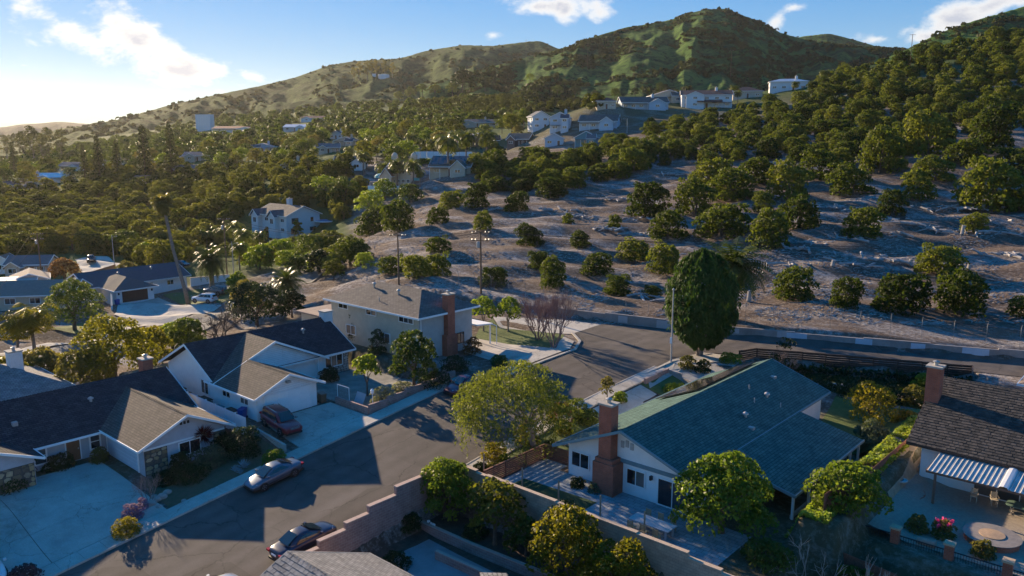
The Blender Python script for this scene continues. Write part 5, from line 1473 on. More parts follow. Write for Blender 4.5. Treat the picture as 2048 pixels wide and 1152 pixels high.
for i, x in enumerate((-40.0, -36.1, -32.7, -29.1, -25.6)):
    MB().box(x - .045, x + .045, 41.9, 41.99, .5, 2.35).build('fence_stake', mat('stake', (.30, .24, .17), .9, .2, 5), tag(thing('wooden_stake', (x, 41.95, .6), 'slim weathered wooden stake standing behind the tan wall', 'stake', 'stakes behind the tan wall')))
# planter and inner walls of the lower yard
o = thing('planter_wall', (-36, 37.3, -2.6), 'low pink block planter wall below the tan wall', 'wall')
low_wall(o, [(-41.9, 36.9), (-36.5, 37.0), (-24, 37.8), (-17.5, 38)], .75, BRICKP, CAP, top=-1.85)
drape('planter_soil', [(-41.8, 37.1), (-36.5, 37.2), (-24, 38), (-17.5, 38.2), (-17.5, 39.95), (-41.8, 39.95)], 0, SOIL, z=-1.98)
o = thing('path_wall', (-35, 35, -2.6), 'low pink wall beside the curved garden path', 'wall')
low_wall(o, [(-37.8, 34.8), (-33.0, 35.0), (-28, 35.3)], .7, BRICKP, CAP, top=-1.95)
# small white number sign on the planter
o = thing('garden_sign', (-40.4, 37.2, -1.8), 'small white cut out sign on the pink planter wall', 'sign')
mb = MB()
mb.lathe([(.11, 0), (.13, .04), (.13, .08), (.11, .12)], (-41.0, 37.05, -1.72), 10); mb.build('disc', WHITE, o)
for i, x in enumerate((-40.75, -40.55, -40.38)): MB().box(x, x + .12, 37.0, 37.04, -1.78, -1.62).build('letter', WHITE, o)
# patio table with chairs
TW = mat('weathered_table', (.42, .43, .44), .8, .15, 3, .3, 15); CW = mat('oak_chair', (.36, .25, .13), .7, .2, 5)
o = thing('patio_table', (-25.4, 42.6, .66), 'long grey plank table on the stone patio', 'table')
for i in range(6): MB().box(-26.9, -23.9, 42.0 + i * .2, 42.19 + i * .2, 1.36, 1.41).build('plank', TW, o)
for sx in (-26.7, -24.2):
    for sy in (42.1, 43.0): MB().box(sx, sx + .1, sy, sy + .1, .62, 1.36).build('leg', TW, o)
def chair(loc, rz, label, m, group, arms=False):
    o = thing('chair', loc, label, 'chair', group, rz)
    MB().box(-.22, .22, -.22, .22, .43, .47).build('seat', m, o, local=True)
    for sx in (-.2, .16):
        for sy in (-.2, .16): MB().box(sx, sx + .04, sy, sy + .04, 0, .43 if sy < 0 else .95).build('leg', m, o, local=True)
    for i in range(4): MB().box(-.16, .16, .17, .19, .55 + i * .1, .62 + i * .1).build('back_slat', m, o, local=True)
    if arms:
        for sx in (-.26, .22): MB().box(sx, sx + .04, -.22, .2, .64, .67).build('arm', m, o, local=True)
    return o
for i in range(3): chair((-26.4 + i * .95, 41.65, .66), math.pi, 'wooden slat back chair tucked at the tan wall side of the long patio table', CW, 'chairs on the wall side of the table')
for i in range(3): chair((-26.4 + i * .95, 43.55, .66), 0, 'wooden slat back chair tucked at the house side of the long patio table', OFFWHITE if False else CW, 'chairs on the house side of the table')
# right-hand yard
RF = WOODR
o = thing('board_fence', (-17.0, 62, .8), 'red stained board fence between the ground cover bank and the shake roof house', 'fence')
seg = [(-16.6, 48.6), (-16.2, 56.8), (-16.15, 64.5), (-16.1, 71.5)]
for a, b in zip(seg[:-1], seg[1:]):
    n = round(math.hypot(b[0] - a[0], b[1] - a[1]) / .3)
    for i in range(n):
        p = (lerp(a[0], b[0], i / n), lerp(a[1], b[1], i / n)); q = (lerp(a[0], b[0], (i + .95) / n), lerp(a[1], b[1], (i + .95) / n))
        zz = zs(p[0] + 1.2, p[1])
        MB().obox(p, q, .03, zz - .2, max(zz, .6) + 1.45 + (.012 if i % 2 else 0)).build('board', RF, o)
    MB().box(a[0] - .02, a[0] + .1, a[1] - .05, a[1] + .05, .3, 2.5).build('post', RF, o)
o = thing('plank_fence', (-14, 48.2, 0), 'reddish brown plank fence below the bare branches', 'fence')
for i in range(24):
    x = -16.8 + i * .21; MB().box(x, x + .2, 48.0 - i * .012, 48.04 - i * .012, -1.3, .95 - .012 * i).build('board', RF, o)
MB().box(-16.9, -16.75, 47.9, 48.1, -1.4, 1.15).build('post', RF, o)
o = thing('air_conditioner', (-15.3, 63.9, .86), 'grey green air conditioner unit beside the white wall', 'air conditioner')
MB().box(-15.75, -14.85, 63.4, 64.4, .86, 1.6).build('case', mat('ac_case', (.22, .27, .25), .6, .1, 3), o)
MB().lathe([(.36, 1.6), (.36, 1.64), (.3, 1.66)], (-15.3, 63.9, 0), 18).build('fan_grille', mat('grille_dark', (.03, .03, .03), .6), o)
for i in range(5): MB().box(-15.77, -14.83, 63.38, 63.4, .95 + i * .12, 1.0 + i * .12).build('louvre', MATS['ac_case'], o)
o = thing('bird_bath', (-15.0, 59.6, .8), 'pale stone bird bath in a round planted bed', 'bird bath')
MB().lathe([(.22, 0), (.2, .1), (.1, .18), (.09, .6), (.16, .72), (.2, .75)], (-15.0, 59.6, .86), 16).build('pedestal', mat('pale_cast', (.5, .49, .47), .85, .1, 4), o)
bs = MB().lathe([(.1, .72), (.42, .8), (.46, .9), (.42, .92), (.34, .84), (.02, .82)], (-15.0, 59.6, .86), 20).build('basin', MATS['pale_cast'], o)
MB().lathe([(.01, .845), (.33, .846)], (-15.0, 59.6, .86), 20).build('water', glassmat('water', (.05, .12, .16), .05), bs)
o = thing('round_planter', (-15.1, 59.5, .8), 'round planted bed with a red brick edge under the bird bath', 'planter')
MB().lathe([(1.36, .02), (1.38, .12), (.05, .14)], (-14.9, 59.4, .83), 28).build('soil', mat('dark_cover', (.035, .04, .02), .95, .4, 4, .8, 20), o)
for i in range(36):
    a0 = 2 * math.pi * i / 36; a1 = 2 * math.pi * (i + .9) / 36
    pts = [(-14.9 + r * math.cos(a), 59.4 + r * math.sin(a)) for r, a in ((1.38, a0), (1.6, a0), (1.6, a1), (1.38, a1))]
    MB().prism(pts, .8, 1.04 + rnd.uniform(-.01, .01)).build('brick', BRICK, o)
ALU = mat('cream_frame', (.50, .42, .32), .5, .1, 3)
for i, (x, y) in enumerate(((-10.6, 61.2), (-9.4, 61.5))): chair((x, y, .86), .1 + .3 * i, 'cream framed patio chair under the corrugated cover', ALU, 'patio chairs under the corrugated cover', True)
o = thing('glass_table', (-7.4, 60.9, .86), 'oblong green glass patio table with curved cream legs', 'table')
mb = MB(); pts = [(-7.4 + 1.2 * math.copysign(abs(math.cos(a)) ** .5, math.cos(a)), 60.9 + .6 * math.copysign(abs(math.sin(a)) ** .5, math.sin(a))) for a in np.linspace(0, 2 * math.pi, 29)[:-1]]
mb.prism(pts, 1.56, 1.6).build('top', mat('green_glass', (.16, .24, .19), .15), o)
for sx in (-8.3, -6.5):
    for sy in (60.5, 61.3): MB().tube([(sx, sy, .86), (sx + (.15 if sx < -7.4 else -.15), sy, 1.2), (sx, sy, 1.56)], .03, 6).build('leg', ALU, o)
o = thing('fire_pit', (-8.4, 55.6, .86), 'wide round fire pit seat of brick with a tan lid', 'fire pit')
MB().lathe([(1.55, 0), (1.58, .38), (.9, .4)], (-8.4, 55.6, .86), 36).build('ring_wall', BRICK, o)
MB().lathe([(1.64, .38), (1.66, .44), (.72, .46)], (-8.4, 55.6, .86), 36).build('ring_top', mat('grey_paver', (.24, .21, .19), .9, .2, 3, .4, 20), o)
MB().lathe([(.74, .44), (.74, .5), (.02, .54)], (-8.4, 55.6, .86), 30).build('lid', mat('tan_lid', (.42, .28, .17), .8, .2, 4), o)
for i, x in enumerate((-13.0, -9.9, -6.8, -3.7)):
    o = thing('brick_pillar', (x, 51.5, .2), 'square red brick pillar with a tan cap in the dark yard fence', 'pillar', 'brick pillars of the dark yard fence')
    MB().box(x - .24, x + .24, 51.26, 51.74, -.8, 1.75).build('shaft', BRICK, o); MB().box(x - .31, x + .31, 51.19, 51.81, 1.75, 1.88).build('cap', mat('cap_sand', (.48, .34, .22), .9, .1, 3), o)
BLK = mat('black_rail', (.015, .017, .02), .5, .1, 3)
o = thing('iron_fence', (-8, 51.5, .2), 'black iron railing between the brick pillars', 'railing')
for (a, b) in ((-16.2, -13.26), (-12.74, -10.16), (-9.64, -7.06), (-6.54, -3.96)):
    MB().box(a, b, 51.47, 51.53, 1.3, 1.36).build('rail', BLK, o); MB().box(a, b, 51.47, 51.53, .3, .36).build('rail', BLK, o)
    for x in np.arange(a + .08, b, .15): MB().box(x - .012, x + .012, 51.485, 51.515, .36, 1.3).build('bar', BLK, o)
o = thing('clay_pot', (-11.4, 52.3, .8), 'pale clay trough on its side behind the black railing', 'pot')
MB().tube([(-11.9, 52.3, 1.06), (-10.9, 52.3, 1.06)], [.2, .24], 12).build('trough', mat('clay', (.42, .27, .2), .9), o); MB().tube([(-10.9, 52.3, 1.06), (-10.82, 52.3, 1.06)], .27, 12).build('rim', MATS['clay'], o)
# retaining wall at the back lawn, and low walls in the cul-de-sac bed
o = thing('curved_garden_wall', (-25, 80, 1.2), 'curved grey retaining wall behind the back lawn of the corner house', 'wall')
cw = [(-31, 76.5), (-28, 78.8), (-25, 80.0), (-22, 80.3), (-19.5, 79.6), (-18, 78)]
for a, b in zip(cw[:-1], cw[1:]): MB().obox(a, b, .22, .2, 2.0).build('wall_section', WALLC, o)
o = thing('bed_wall', (-41, 71, 1.8), 'low block wall round the cypress bed beside the driveway', 'wall')
low_wall(o, [(-41.4, 67.0), (-41.4, 71.5)], .45, BRICKP, CAP); low_wall(o, [(-36.6, 70.2), (-38, 70.5), (-39.6, 71.2), (-41.3, 71.5)], .4, WALLC, None)
drape('gravel_bed', [(-41.2, 71.8), (-36.6, 70.6), (-36.6, 79), (-38.5, 80.5), (-41.8, 79.5), (-42.4, 76)], .1, mat('gray_gravel', (.34, .33, .31), .95, .25, 5, .8, 40))
o = thing('entry_steps', (-38.5, 52, .7), 'pale pinkish entry path and steps to the corner house', 'steps')
for i in range(5): MB().box(-40.4 + i * .75, -39.7 + i * .75, 50.6 + .12 * i, 52.2 + .12 * i, .3, .78 + .05 * i).build('step', mat('pink_step', (.46, .38, .34), .9, .1, 2), o)
o = thing('entry_pier', (-41, 53.2, .8), 'square tan pier behind the feathery street tree', 'pier')
MB().box(-41.3, -40.5, 52.8, 53.6, .3, 2.0).build('shaft', TANBLK, o); MB().box(-41.38, -40.42, 52.72, 53.68, 2.0, 2.1).build('cap', CAPT, o)
# ------------------------------------------------------------ street furniture
GALV = mat('galvanised', (.40, .40, .40), .5, .12, 2, metal=.4)
def street_lamp(p, h, ang, label, arm=1.6):
    o = thing('street_lamp', p, label, 'street lamp')
    x, y, z = p
    MB().tube([(x, y, z - .3), (x, y, z + h)], [.11, .07], 10).build('pole', GALV, o)
    if arm:
        dx, dy = math.cos(ang) * arm, math.sin(ang) * arm
        MB().tube([(x, y, z + h * .9), (x + dx * .5, y + dy * .5, z + h * .96), (x + dx, y + dy, z + h * .97)], .035, 6).build('arm', GALV, o)
        MB().lathe([(.02, -.06), (.15, -.05), (.17, .02), (.05, .1)], (x + dx, y + dy, z + h * .97), 10).build('lamp_head', GALV, o)
    else:
        MB().lathe([(.07, 0), (.13, .06), (.12, .2), (.03, .26)], (x, y, z + h), 10).build('lamp_head', GALV, o)
    MB().box(x - .16, x + .16, y - .16, y + .16, z - .2, z + .18).build('base', CONC, o)
    return o
lp = street_lamp((-42.7, 74.3, zs(-42.7, 74.3)), 8.0, 2.4, 'tall grey street lamp beside the cypress on the upper corner', .0)
MB().box(-42.82, -42.58, 74.12, 74.16, 4.4, 5.1).build('notice', WHITE, lp)
for (bx, by, tp, lab, an) in ((229, 532, 470, 'grey street lamp by the sunlit court behind the navy roofed house', -.4), (468, 556, 483, 'grey street lamp beside the big date palm', -.4)):
    p = hit(bx, by); street_lamp(p, (by - tp) * pxm(p) * 1.02, an + YAW, lab)
p = hit(1254, 266); street_lamp((p[0], p[1], p[2]), 27 * pxm(p) * 1.05, math.pi + YAW, 'small street lamp by the lane below the blue houses')
POLEW = mat('pole_wood', (.16, .10, .065), .95, .3, 3, .5, 20)
CER = mat('insulator', (.55, .5, .46), .3)
poles = {}
def power_pole(key, px, by, tp, label, arms=1, transformer=False, d=None):
    p = hit(px, by) if d is None else D(px, by, d)
    p = (p[0], p[1], p[2]); h = (by - tp) * pxm(p) * 1.02
    o = thing('power_pole', p, label, 'power pole'); x, y, z = p
    MB().tube([(x, y, z - .6), (x, y, z + h)], [.17, .11], 8).build('pole', POLEW, o)
    ax, ay = CY, SY
    ends = []
    for i in range(arms):
        zz = z + h - .25 - i * 1.1
        c = MB().obox((x - ax * 1.3, y - ay * 1.3), (x + ax * 1.3, y + ay * 1.3), .12, zz - .06, zz + .06).build('crossarm', POLEW, o)
        for s in (-1.2, -.7, .7, 1.2):
            MB().lathe([(.04, .06), (.07, .1), (.03, .16), (.07, .2), (.02, .27)], (x + ax * s, y + ay * s, zz), 8).build('insulator', CER, c)
            if i == 0: ends.append((x + ax * s, y + ay * s, zz + .27))
    if transformer: MB().lathe([(.05, 0), (.27, .02), (.28, .8), (.2, .86), (.05, .9)], (x - .35 * ax, y - .35 * ay, z + h - 2.4), 12).build('transformer', GALV, o)
    poles[key] = ends
    return o
power_pole('b', 962, 588, 462, 'brown power pole with transformer between the orchard fence and the two storey house', 2, True)
power_pole('a', 798, 578, 468, 'brown power pole rising behind the taupe hip roof', 1)
power_pole('c', 84, 560, 466, 'dark power pole with transformer beside the low pale houses', 2, True)
power_pole('d', 455, 560, 437, 'slim power pole among the palms near the white hillside house', 1, True)
power_pole('e', 1820, 132, 74, 'lone tall power pole on top of the orchard hill', 1)
power_pole('f', 1461, 150, 105, 'far power pole on the grassy slope behind the white hilltop house', 1, d=560)
p2 = power_pole('g', 1175, 140, 92, 'thin far power pole on the green spur of the peak', 1, d=840)
p2 = power_pole('h', 1052, 128, 84, 'thin far power pole below the left ridge', 1, d=900)
CABLE = mat('cable', (.03, .03, .03), .9, spec=.05)
def cable(a, b, sag, label, r=.026):
    pts = []
    for i in range(21):
        t = i / 20; pts.append((lerp(a[0], b[0], t), lerp(a[1], b[1], t), lerp(a[2], b[2], t) - sag * 4 * t * (1 - t)))
    tag(MB().tube(pts, r, 4).build('overhead_cable', CABLE), label, 'cable', 'overhead power cables')
LB = 'thin dark overhead cable strung between the power poles'
for i in (0, 3):
    cable(poles['a'][i], poles['b'][i], .6, LB); cable(poles['d'][i], poles['a'][i], 1.6, LB)
    cable(poles['b'][i], D(2300, 470 + i * 3, 150), 2.2, LB)
for i in (0, 3):
    cable(poles['c'][i], poles['d'][i], 1.5, LB); cable(poles['d'][i], D(-150, 355 + i * 8, 190), 1.5, LB)
for i in (0, 3): cable(poles['c'][i], D(-160, 690 + i * 12, 62), 1.2, LB)
# ------------------------------------------------------------ cars
TYRE = mat('tyre', (.018, .018, .018), .85); RIM = mat('rim', (.38, .38, .40), .3, .05, metal=.8)
CGLASS = glassmat('car_glass', (.012, .02, .02), .03)
RED = mat('tail_lens', (.35, .02, .02), .2, .05); HEADL = mat('head_lens', (.55, .56, .58), .12, .05, spec=.8)
BLACKP = mat('black_plastic', (.02, .02, .02), .6); CHROME = mat('chrome', (.6, .6, .6), .15, .02, metal=1)
def paint(name, col, metal=.35): return mat('paint_' + name, col, .28, .03, 2, metal=metal, coat=.55)
def loft(rings, cap=True):
    mb = MB(); n = len(rings[0])
    for r in rings: mb.v += r
    for k in range(len(rings) - 1):
        for j in range(n - 1): a = k * n + j; mb.f.append((a, a + 1, a + n + 1, a + n))
    if cap: mb.f.append(tuple(range(n - 1, -1, -1))); mb.f.append(tuple((len(rings) - 1) * n + j for j in range(n)))
    return mb
def subsurf(o, lv=2):
    m = o.modifiers.new('sub', 'SUBSURF'); m.levels = lv; m.render_levels = lv
    o.data.polygons.foreach_set('use_smooth', [True] * len(o.data.polygons))
def car(loc, rz, pm, label, kind='sedan', plate=False, slope=0.0, length=None):
    o = thing('parked_car', loc, label, 'car', rz=rz)
    o.rotation_euler = (0, slope, rz) if False else (0, 0, rz)
    if slope: o.rotation_euler = Matrix.Rotation(rz, 3, 'Z').to_4x4().to_3x3().to_euler(); o.rotation_euler = (Matrix.Rotation(rz, 3, 'Z') @ Matrix.Rotation(-slope, 3, 'Y')).to_euler()
    suv = kind in ('suv',); pick = kind == 'pickup'
    Ln = length or (4.75 if kind == 'sedan' else 4.8 if suv else 5.6); W = .92 if not (suv or pick) else .97
    h0 = .24 if kind == 'sedan' else .32; belt = .95 if kind == 'sedan' else 1.1; hood = .88 if kind == 'sedan' else 1.08; rz_ = 1.46 if kind == 'sedan' else 1.76 if suv else 1.82
    deck = 1.0 if kind == 'sedan' else belt
    A = Ln / 2
    # body: stations (x, bottom, top, half width)
    if kind == 'sedan': st = [(-A, .45, .72, .62), (-A + .12, .30, .96, .82), (-A + .6, .25, deck, .90), (-A + 1.3, h0, 1.0, W), (0, h0, .97, W), (A - 1.6, h0, .95, W), (A - 1.2, .25, .93, .91), (A - .45, .26, .80, .86), (A - .12, .30, .66, .76), (A, .42, .58, .6)]
    elif suv: st = [(-A, .55, .95, .72), (-A + .1, .36, 1.12, .9), (-A + .7, h0, 1.14, W), (-A + 1.4, h0, 1.12, W), (0, h0, 1.1, W), (A - 1.5, h0, 1.1, W), (A - .6, .33, 1.05, .94), (A - .1, .38, .98, .86), (A, .5, .86, .74)]
    else: st = [(-A, .6, 1.0, .8), (-A + .05, .5, 1.1, .93), (-A + 1.0, .45, 1.1, W), (-A + 2.0, .45, 1.1, W), (0.2, .42, 1.1, W), (A - 1.4, .42, 1.12, W), (A - .5, .42, 1.1, .95), (A - .08, .45, 1.05, .9), (A, .55, .95, .8)]
    rings = []
    for (x, b, t, w) in st:
        rings.append([(x, w * .86, b), (x, w, b + (t - b) * .28), (x, w, b + (t - b) * .68), (x, w * .9, t - .03), (x, w * .5, t + .015), (x, 0, t + .03), (x, -w * .5, t + .015), (x, -w * .9, t - .03), (x, -w, b + (t - b) * .68), (x, -w, b + (t - b) * .28), (x, -w * .86, b)])
    mb = loft(rings); body = mb.build('body', pm, o, local=True); fixn(body); subsurf(body, 2)
    # greenhouse: windscreen base, roof front, roof rear, rear window base
    if kind == 'sedan': g = [(-A + .75, deck - .03, .62), (-A + 1.35, rz_ - .12, .56), (-A + 2.0, rz_, .60), (A - 2.25, rz_ - .02, .60), (A - 1.75, rz_ - .2, .62), (A - 1.15, .9, .72)]; belts = .80
    elif suv: g = [(-A + .12, belt, .70), (-A + .32, rz_ - .1, .66), (-A + .8, rz_, .68), (A - 2.15, rz_ - .02, .67), (A - 1.8, rz_ - .18, .68), (A - 1.2, 1.08, .78)]; belts = .86
    else: g = [(-.75, 1.1, .74), (-.68, rz_ - .1, .66), (-.4, rz_, .66), (A - 2.2, rz_ - .02, .66), (A - 1.85, rz_ - .18, .68), (A - 1.35, 1.1, .8)]; belts = .88
    n = len(g)
    def bz(x): return deck - .06 if kind == 'sedan' else belt - .04
    rr = []
    for (x, t, w) in g:
        b = bz(x); bw = belts if t > b + .2 else max(w, belts - .05)
        rr.append([(x, bw, b - .05), (x, lerp(bw, w, .55), lerp(b, t, .55)), (x, w, t - .04), (x, w * .8, t + .01), (x, 0, t + .035), (x, -w * .8, t + .01), (x, -w, t - .04), (x, -lerp(bw, w, .55), lerp(b, t, .55)), (x, -bw, b - .05)])
    cab = loft(rr).build('cabin', pm, o, local=True); fixn(cab); subsurf(cab, 1)
    # windows lie just proud of the cabin
    def pane(name, pts, out):
        k_ = .095 if out[1] == 0 else .035; mb = MB().quad(*[(p[0] + out[0] * k_, p[1] + out[1] * k_, p[2] + out[2] * k_) for p in pts]); mb.quad(*[(p[0] + out[0] * .0, p[1] + out[1] * .0, p[2] + out[2] * .0) for p in pts]); return mb.build(name, CGLASS, cab, local=True)
    e, d_ = g[-1], g[-3]
    pane('windscreen', [(e[0] - .06, .66, e[1] + .05), (e[0] - .06, -.66, e[1] + .05), (d_[0] + .12, -.54, d_[1] - .04), (d_[0] + .12, .54, d_[1] - .04)], (.75, 0, .8))
    e, d_ = g[0], g[2]
    if kind == 'sedan': pane('rear_window', [(e[0] + .14, -.58, e[1] + .1), (e[0] + .14, .58, e[1] + .1), (d_[0] - .25, .5, d_[1] - .05), (d_[0] - .25, -.5, d_[1] - .05)], (-.75, 0, 1.0))
    else: pane('rear_window', [(e[0] - .0, -.56, belt + .14), (e[0] - .0, .56, belt + .14), (g[1][0] - .02, .52, rz_ - .22), (g[1][0] - .02, -.52, rz_ - .22)], (-1.4, 0, .4))
    xa, xb = g[0][0] + (.55 if kind == 'sedan' else .35), g[-1][0] - .25
    cuts = [xa, lerp(xa, xb, .42), xb] if kind != 'suv' else [xa, lerp(xa, xb, .26), lerp(xa, xb, .6), xb]
    tf = g[-3][0] - .05; tr = g[2][0] + (-.15 if kind == 'sedan' else -.3)
    for s in (-1, 1):
        for k in range(len(cuts) - 1):
            x0, x1 = cuts[k] + .03, cuts[k + 1] - .03
            def tx(x): return lerp(tr, tf, (x - xa) / (xb - xa))
            b = bz(0) + .06; t = rz_ - .14
            pane('side_window', [(x0, s * (belts - .005), b), (x1, s * (belts - .005), b), (tx(x1), s * (g[2][2] + .045), t), (tx(x0), s * (g[2][2] + .045), t)], (0, s * 1.1, .25))
    # wheels
    wr = .33 if kind == 'sedan' else .39; wb = Ln * .293
    for sx in (-1, 1):
        for s in (-1, 1):
            cx = sx * wb + (.0 if kind == 'sedan' else .05); y0 = s * (W - .2); y1 = s * (W + .02)
            wl = MB().tube([(cx, y0, wr), (cx, lerp(y0, y1, .12), wr), (cx, lerp(y0, y1, .9), wr), (cx, y1, wr)], [wr * .93, wr, wr, wr * .92], 20).build('wheel', TYRE, o, local=True)
            rm = MB().tube([(cx, y1 - s * .05, wr), (cx, y1 + s * .006, wr)], [wr * .66, wr * .62], 16).build('rim', RIM, wl, local=True)
            k = MB()
            for j in range(5):
                a = 2 * math.pi * j / 5
                k.tube([(cx + .05 * math.cos(a + .5), y1 + s * .012, wr + .05 * math.sin(a + .5)), (cx + wr * .34 * math.cos(a + .63), y1 + s * .012, wr + wr * .34 * math.sin(a + .63)), (cx + wr * .58 * math.cos(a + .63), y1 + s * .012, wr + wr * .58 * math.sin(a + .63))], [.03, .06, .07], 5)
            k.build('spoke_gaps', BLACKP, wl, local=True)
            MB().tube([(cx, s * (W - .03), wr * 1.0), (cx, s * (W + .004), wr * 1.0)], wr * 1.16, 20).build('wheel_arch', BLACKP, o, local=True)
    # lights, mirrors, trim
    zl = .66 if kind == 'sedan' else .9
    for s in (-1, 1):
        q = [(A - .5, s * .80, zl + .08), (A - .16, s * .62, zl - .04), (A - .1, s * .5, zl - .06), (A - .22, s * .44, zl + .07)]
        MB().slab(q, .1).build('headlight', HEADL, o, local=True)
        MB().box(-A - .0, -A + .22, s * .72 - .16, s * .72 + .16, zl + .06, zl + .2).build('tail_light', RED, o, local=True)
        MB().box(g[-1][0] - .42, g[-1][0] - .26, s * (W + .09) - .09, s * (W + .09) + .09, bz(0) + .02, bz(0) + .17).build('mirror', pm if kind != 'suv' else CHROME, o, local=True)
        MB().box(-A + 1.2, A - 1.2, s * W - .015, s * W + .015, h0 + .16, h0 + .2).build('side_trim', CHROME if kind == 'suv' else BLACKP, o, local=True)
    if kind == 'suv' or pick:
        for i in range(7): MB().box(A - .06, A + .03, -.42 + i * .13, -.35 + i * .13, zl - .14, zl + .06).build('grille_bar', CHROME, o, local=True)
        if suv:
            for s in (-1, 1): MB().tube([(g[2][0], s * .6, rz_ + .05), (g[3][0], s * .6, rz_ + .05)], .025, 6).build('roof_rail', CHROME, o, local=True)
    else:
        MB().box(A - .12, A + .0, -.38, .38, .42, .56).build('grille', BLACKP, o, local=True)
    MB().box(-A - .02, -A + .04, -.26, .26, .62, .75).build('number_plate', OFFWHITE, o, local=True)
    MB().box(-A - .01, A - .05, -W * .8, W * .8, h0 - .06, h0 + .1).build('underbody', BLACKP, o, local=True)
    if pick:
        MB().box(-A + .12, -.85, -.78, .78, .98, 1.135).build('cargo_bed', BLACKP, o, local=True)
    return o
def cz(x, y): return zs(x, y) + .06
SLOPE = math.atan(.121)
car((-55.0, 33.0, cz(-55.0, 33)), -math.pi / 2 - .02, paint('silver', (.10, .13, .17), .4), 'silver grey sedan parked at the left kerb with sun on its bonnet', slope=-SLOPE)
car((-44.75, 28.9, cz(-44.75, 28.9)), math.pi / 2, paint('navy', (.022, .026, .05), .3), 'dark navy sedan parked beside the pink stepped wall', slope=SLOPE)
car((-44.8, 21.6, cz(-44.8, 21.6)), math.pi / 2, paint('pale_silver', (.46, .47, .48), .5), 'pale silver sedan behind the navy sedan by the street wall', slope=SLOPE)
car((-62.0, 38.2, cz(-62.0, 38.2) + .06), -.06, paint('maroon', (.15, .012, .022), .0), 'maroon sport utility car in the driveway of the white garage', 'suv', slope=-.07)
car((-54.9, 54.9, cz(-54.9, 54.9)), -math.pi / 2, paint('burgundy', (.09, .012, .03), .0), 'dark burgundy car at the kerb half hidden by the feathery street tree', slope=-.08)
car((-60.3, 13.8, cz(-60.3, 13.8) + .1), -.05, paint('white_car', (.62, .63, .64), .1), 'white car nosing in at the low end of the stone house driveway')
p = G(410, 607, -3.95); car((p[0], p[1], zs(p[0], p[1]) + .15), R(205), paint('white_suv', (.65, .66, .67), .1), 'white crossover car standing in front of the house lawn', 'suv')
p = G(183, 527, -5); car((p[0], p[1], zs(p[0], p[1]) + .18), R(-20), paint('black_truck', (.02, .02, .022), .3), 'black pickup truck on the sunlit upper court', 'pickup')
p = G(22, 682, -3.6); car((p[0], p[1], zs(p[0], p[1]) + .15), R(-150), paint('white_truck', (.55, .57, .6), .1), 'white pickup truck beside the yellowing palm', 'pickup')
p = G(362, 536, -4.6); car((p[0], p[1], zs(p[0], p[1]) + .15), R(20), paint('black_car', (.02, .022, .026), .3), 'black car behind the tall fan palm trunk')
p = G(432, 592, -4); car((p[0], p[1], zs(p[0], p[1]) + .15), R(200), paint('grey_suv', (.12, .125, .13), .3), 'dark grey car with a loaded roof behind the white crossover', 'suv')
# ------------------------------------------------------------ trees and shrubs of the near gardens
def at(px, py, z=None):
    if z is None: return hit(px, py)
    return G(px, py, z)
# feathery street tree
base = (-40.7, 48.6, zs(-40.7, 48.6))
rg = np.random.default_rng(901)
o = thing('pepper_tree', base, 'broad feathery street tree with drooping yellow green leaves at the kerb', 'tree')
bl = []
off = np.array([-1.35, -1.0])
for i in range(60):
    a = i * 2.399963; u = ((i + .5) / 60) ** .6; el = (1 - u) * 1.4
    r = 4.9 * math.cos(el) * rg.uniform(.7, 1.05); zz = 2.6 + 4.4 * math.sin(el) * rg.uniform(.85, 1.08)
    b = rg.uniform(.6, 1.15); bl.append((off[0] + r * math.cos(a), off[1] + r * math.sin(a), zz, b * 1.15, b * 1.15, b * .62))
q1 = blob_leaves(bl, 105, .34, rg, aspect=.26, droop=1.1)
st = []
for i in range(520):
    b = bl[rg.integers(0, 60)]; p = np.array([b[0] + rg.normal() * b[3] * .6, b[1] + rg.normal() * b[4] * .6, b[2] - .1])
    ln = rg.uniform(.7, 2.6); n = int(ln * 9)
    t = np.linspace(0, 1, n)[:, None]
    P_ = p + t * np.array([rg.normal() * .25, rg.normal() * .25, -ln]) + rg.normal(size=(n, 3)) * .07
    nn = unit(rg.normal(size=(n, 3)) + np.array([0, 0, .2])); st.append(leaf_quads(P_, nn, .3, rg, .24, droop=1.6))
link('crown', quads_mesh('pepper_crown', np.concatenate([q1] + st), PEPPER), o)
mb = MB().tube([(0, 0, -.4), (.05, 0, .4), (-.1, -.1, 1.6), (-.35, -.25, 2.7)], [.34, .26, .22, .2], 9)
for i in range(8):
    a = i * .785; e = (off[0] + 3.1 * math.cos(a), off[1] + 3.1 * math.sin(a), 4.4 + .8 * math.sin(i * 2)); mb.tube([(-.2, -.15, 2.2), (lerp(-.3, e[0], .45), lerp(-.2, e[1], .45), 3.6), e], [.13, .09, .03], 6)
mb.build('trunk', BARKPALE, o, local=True)
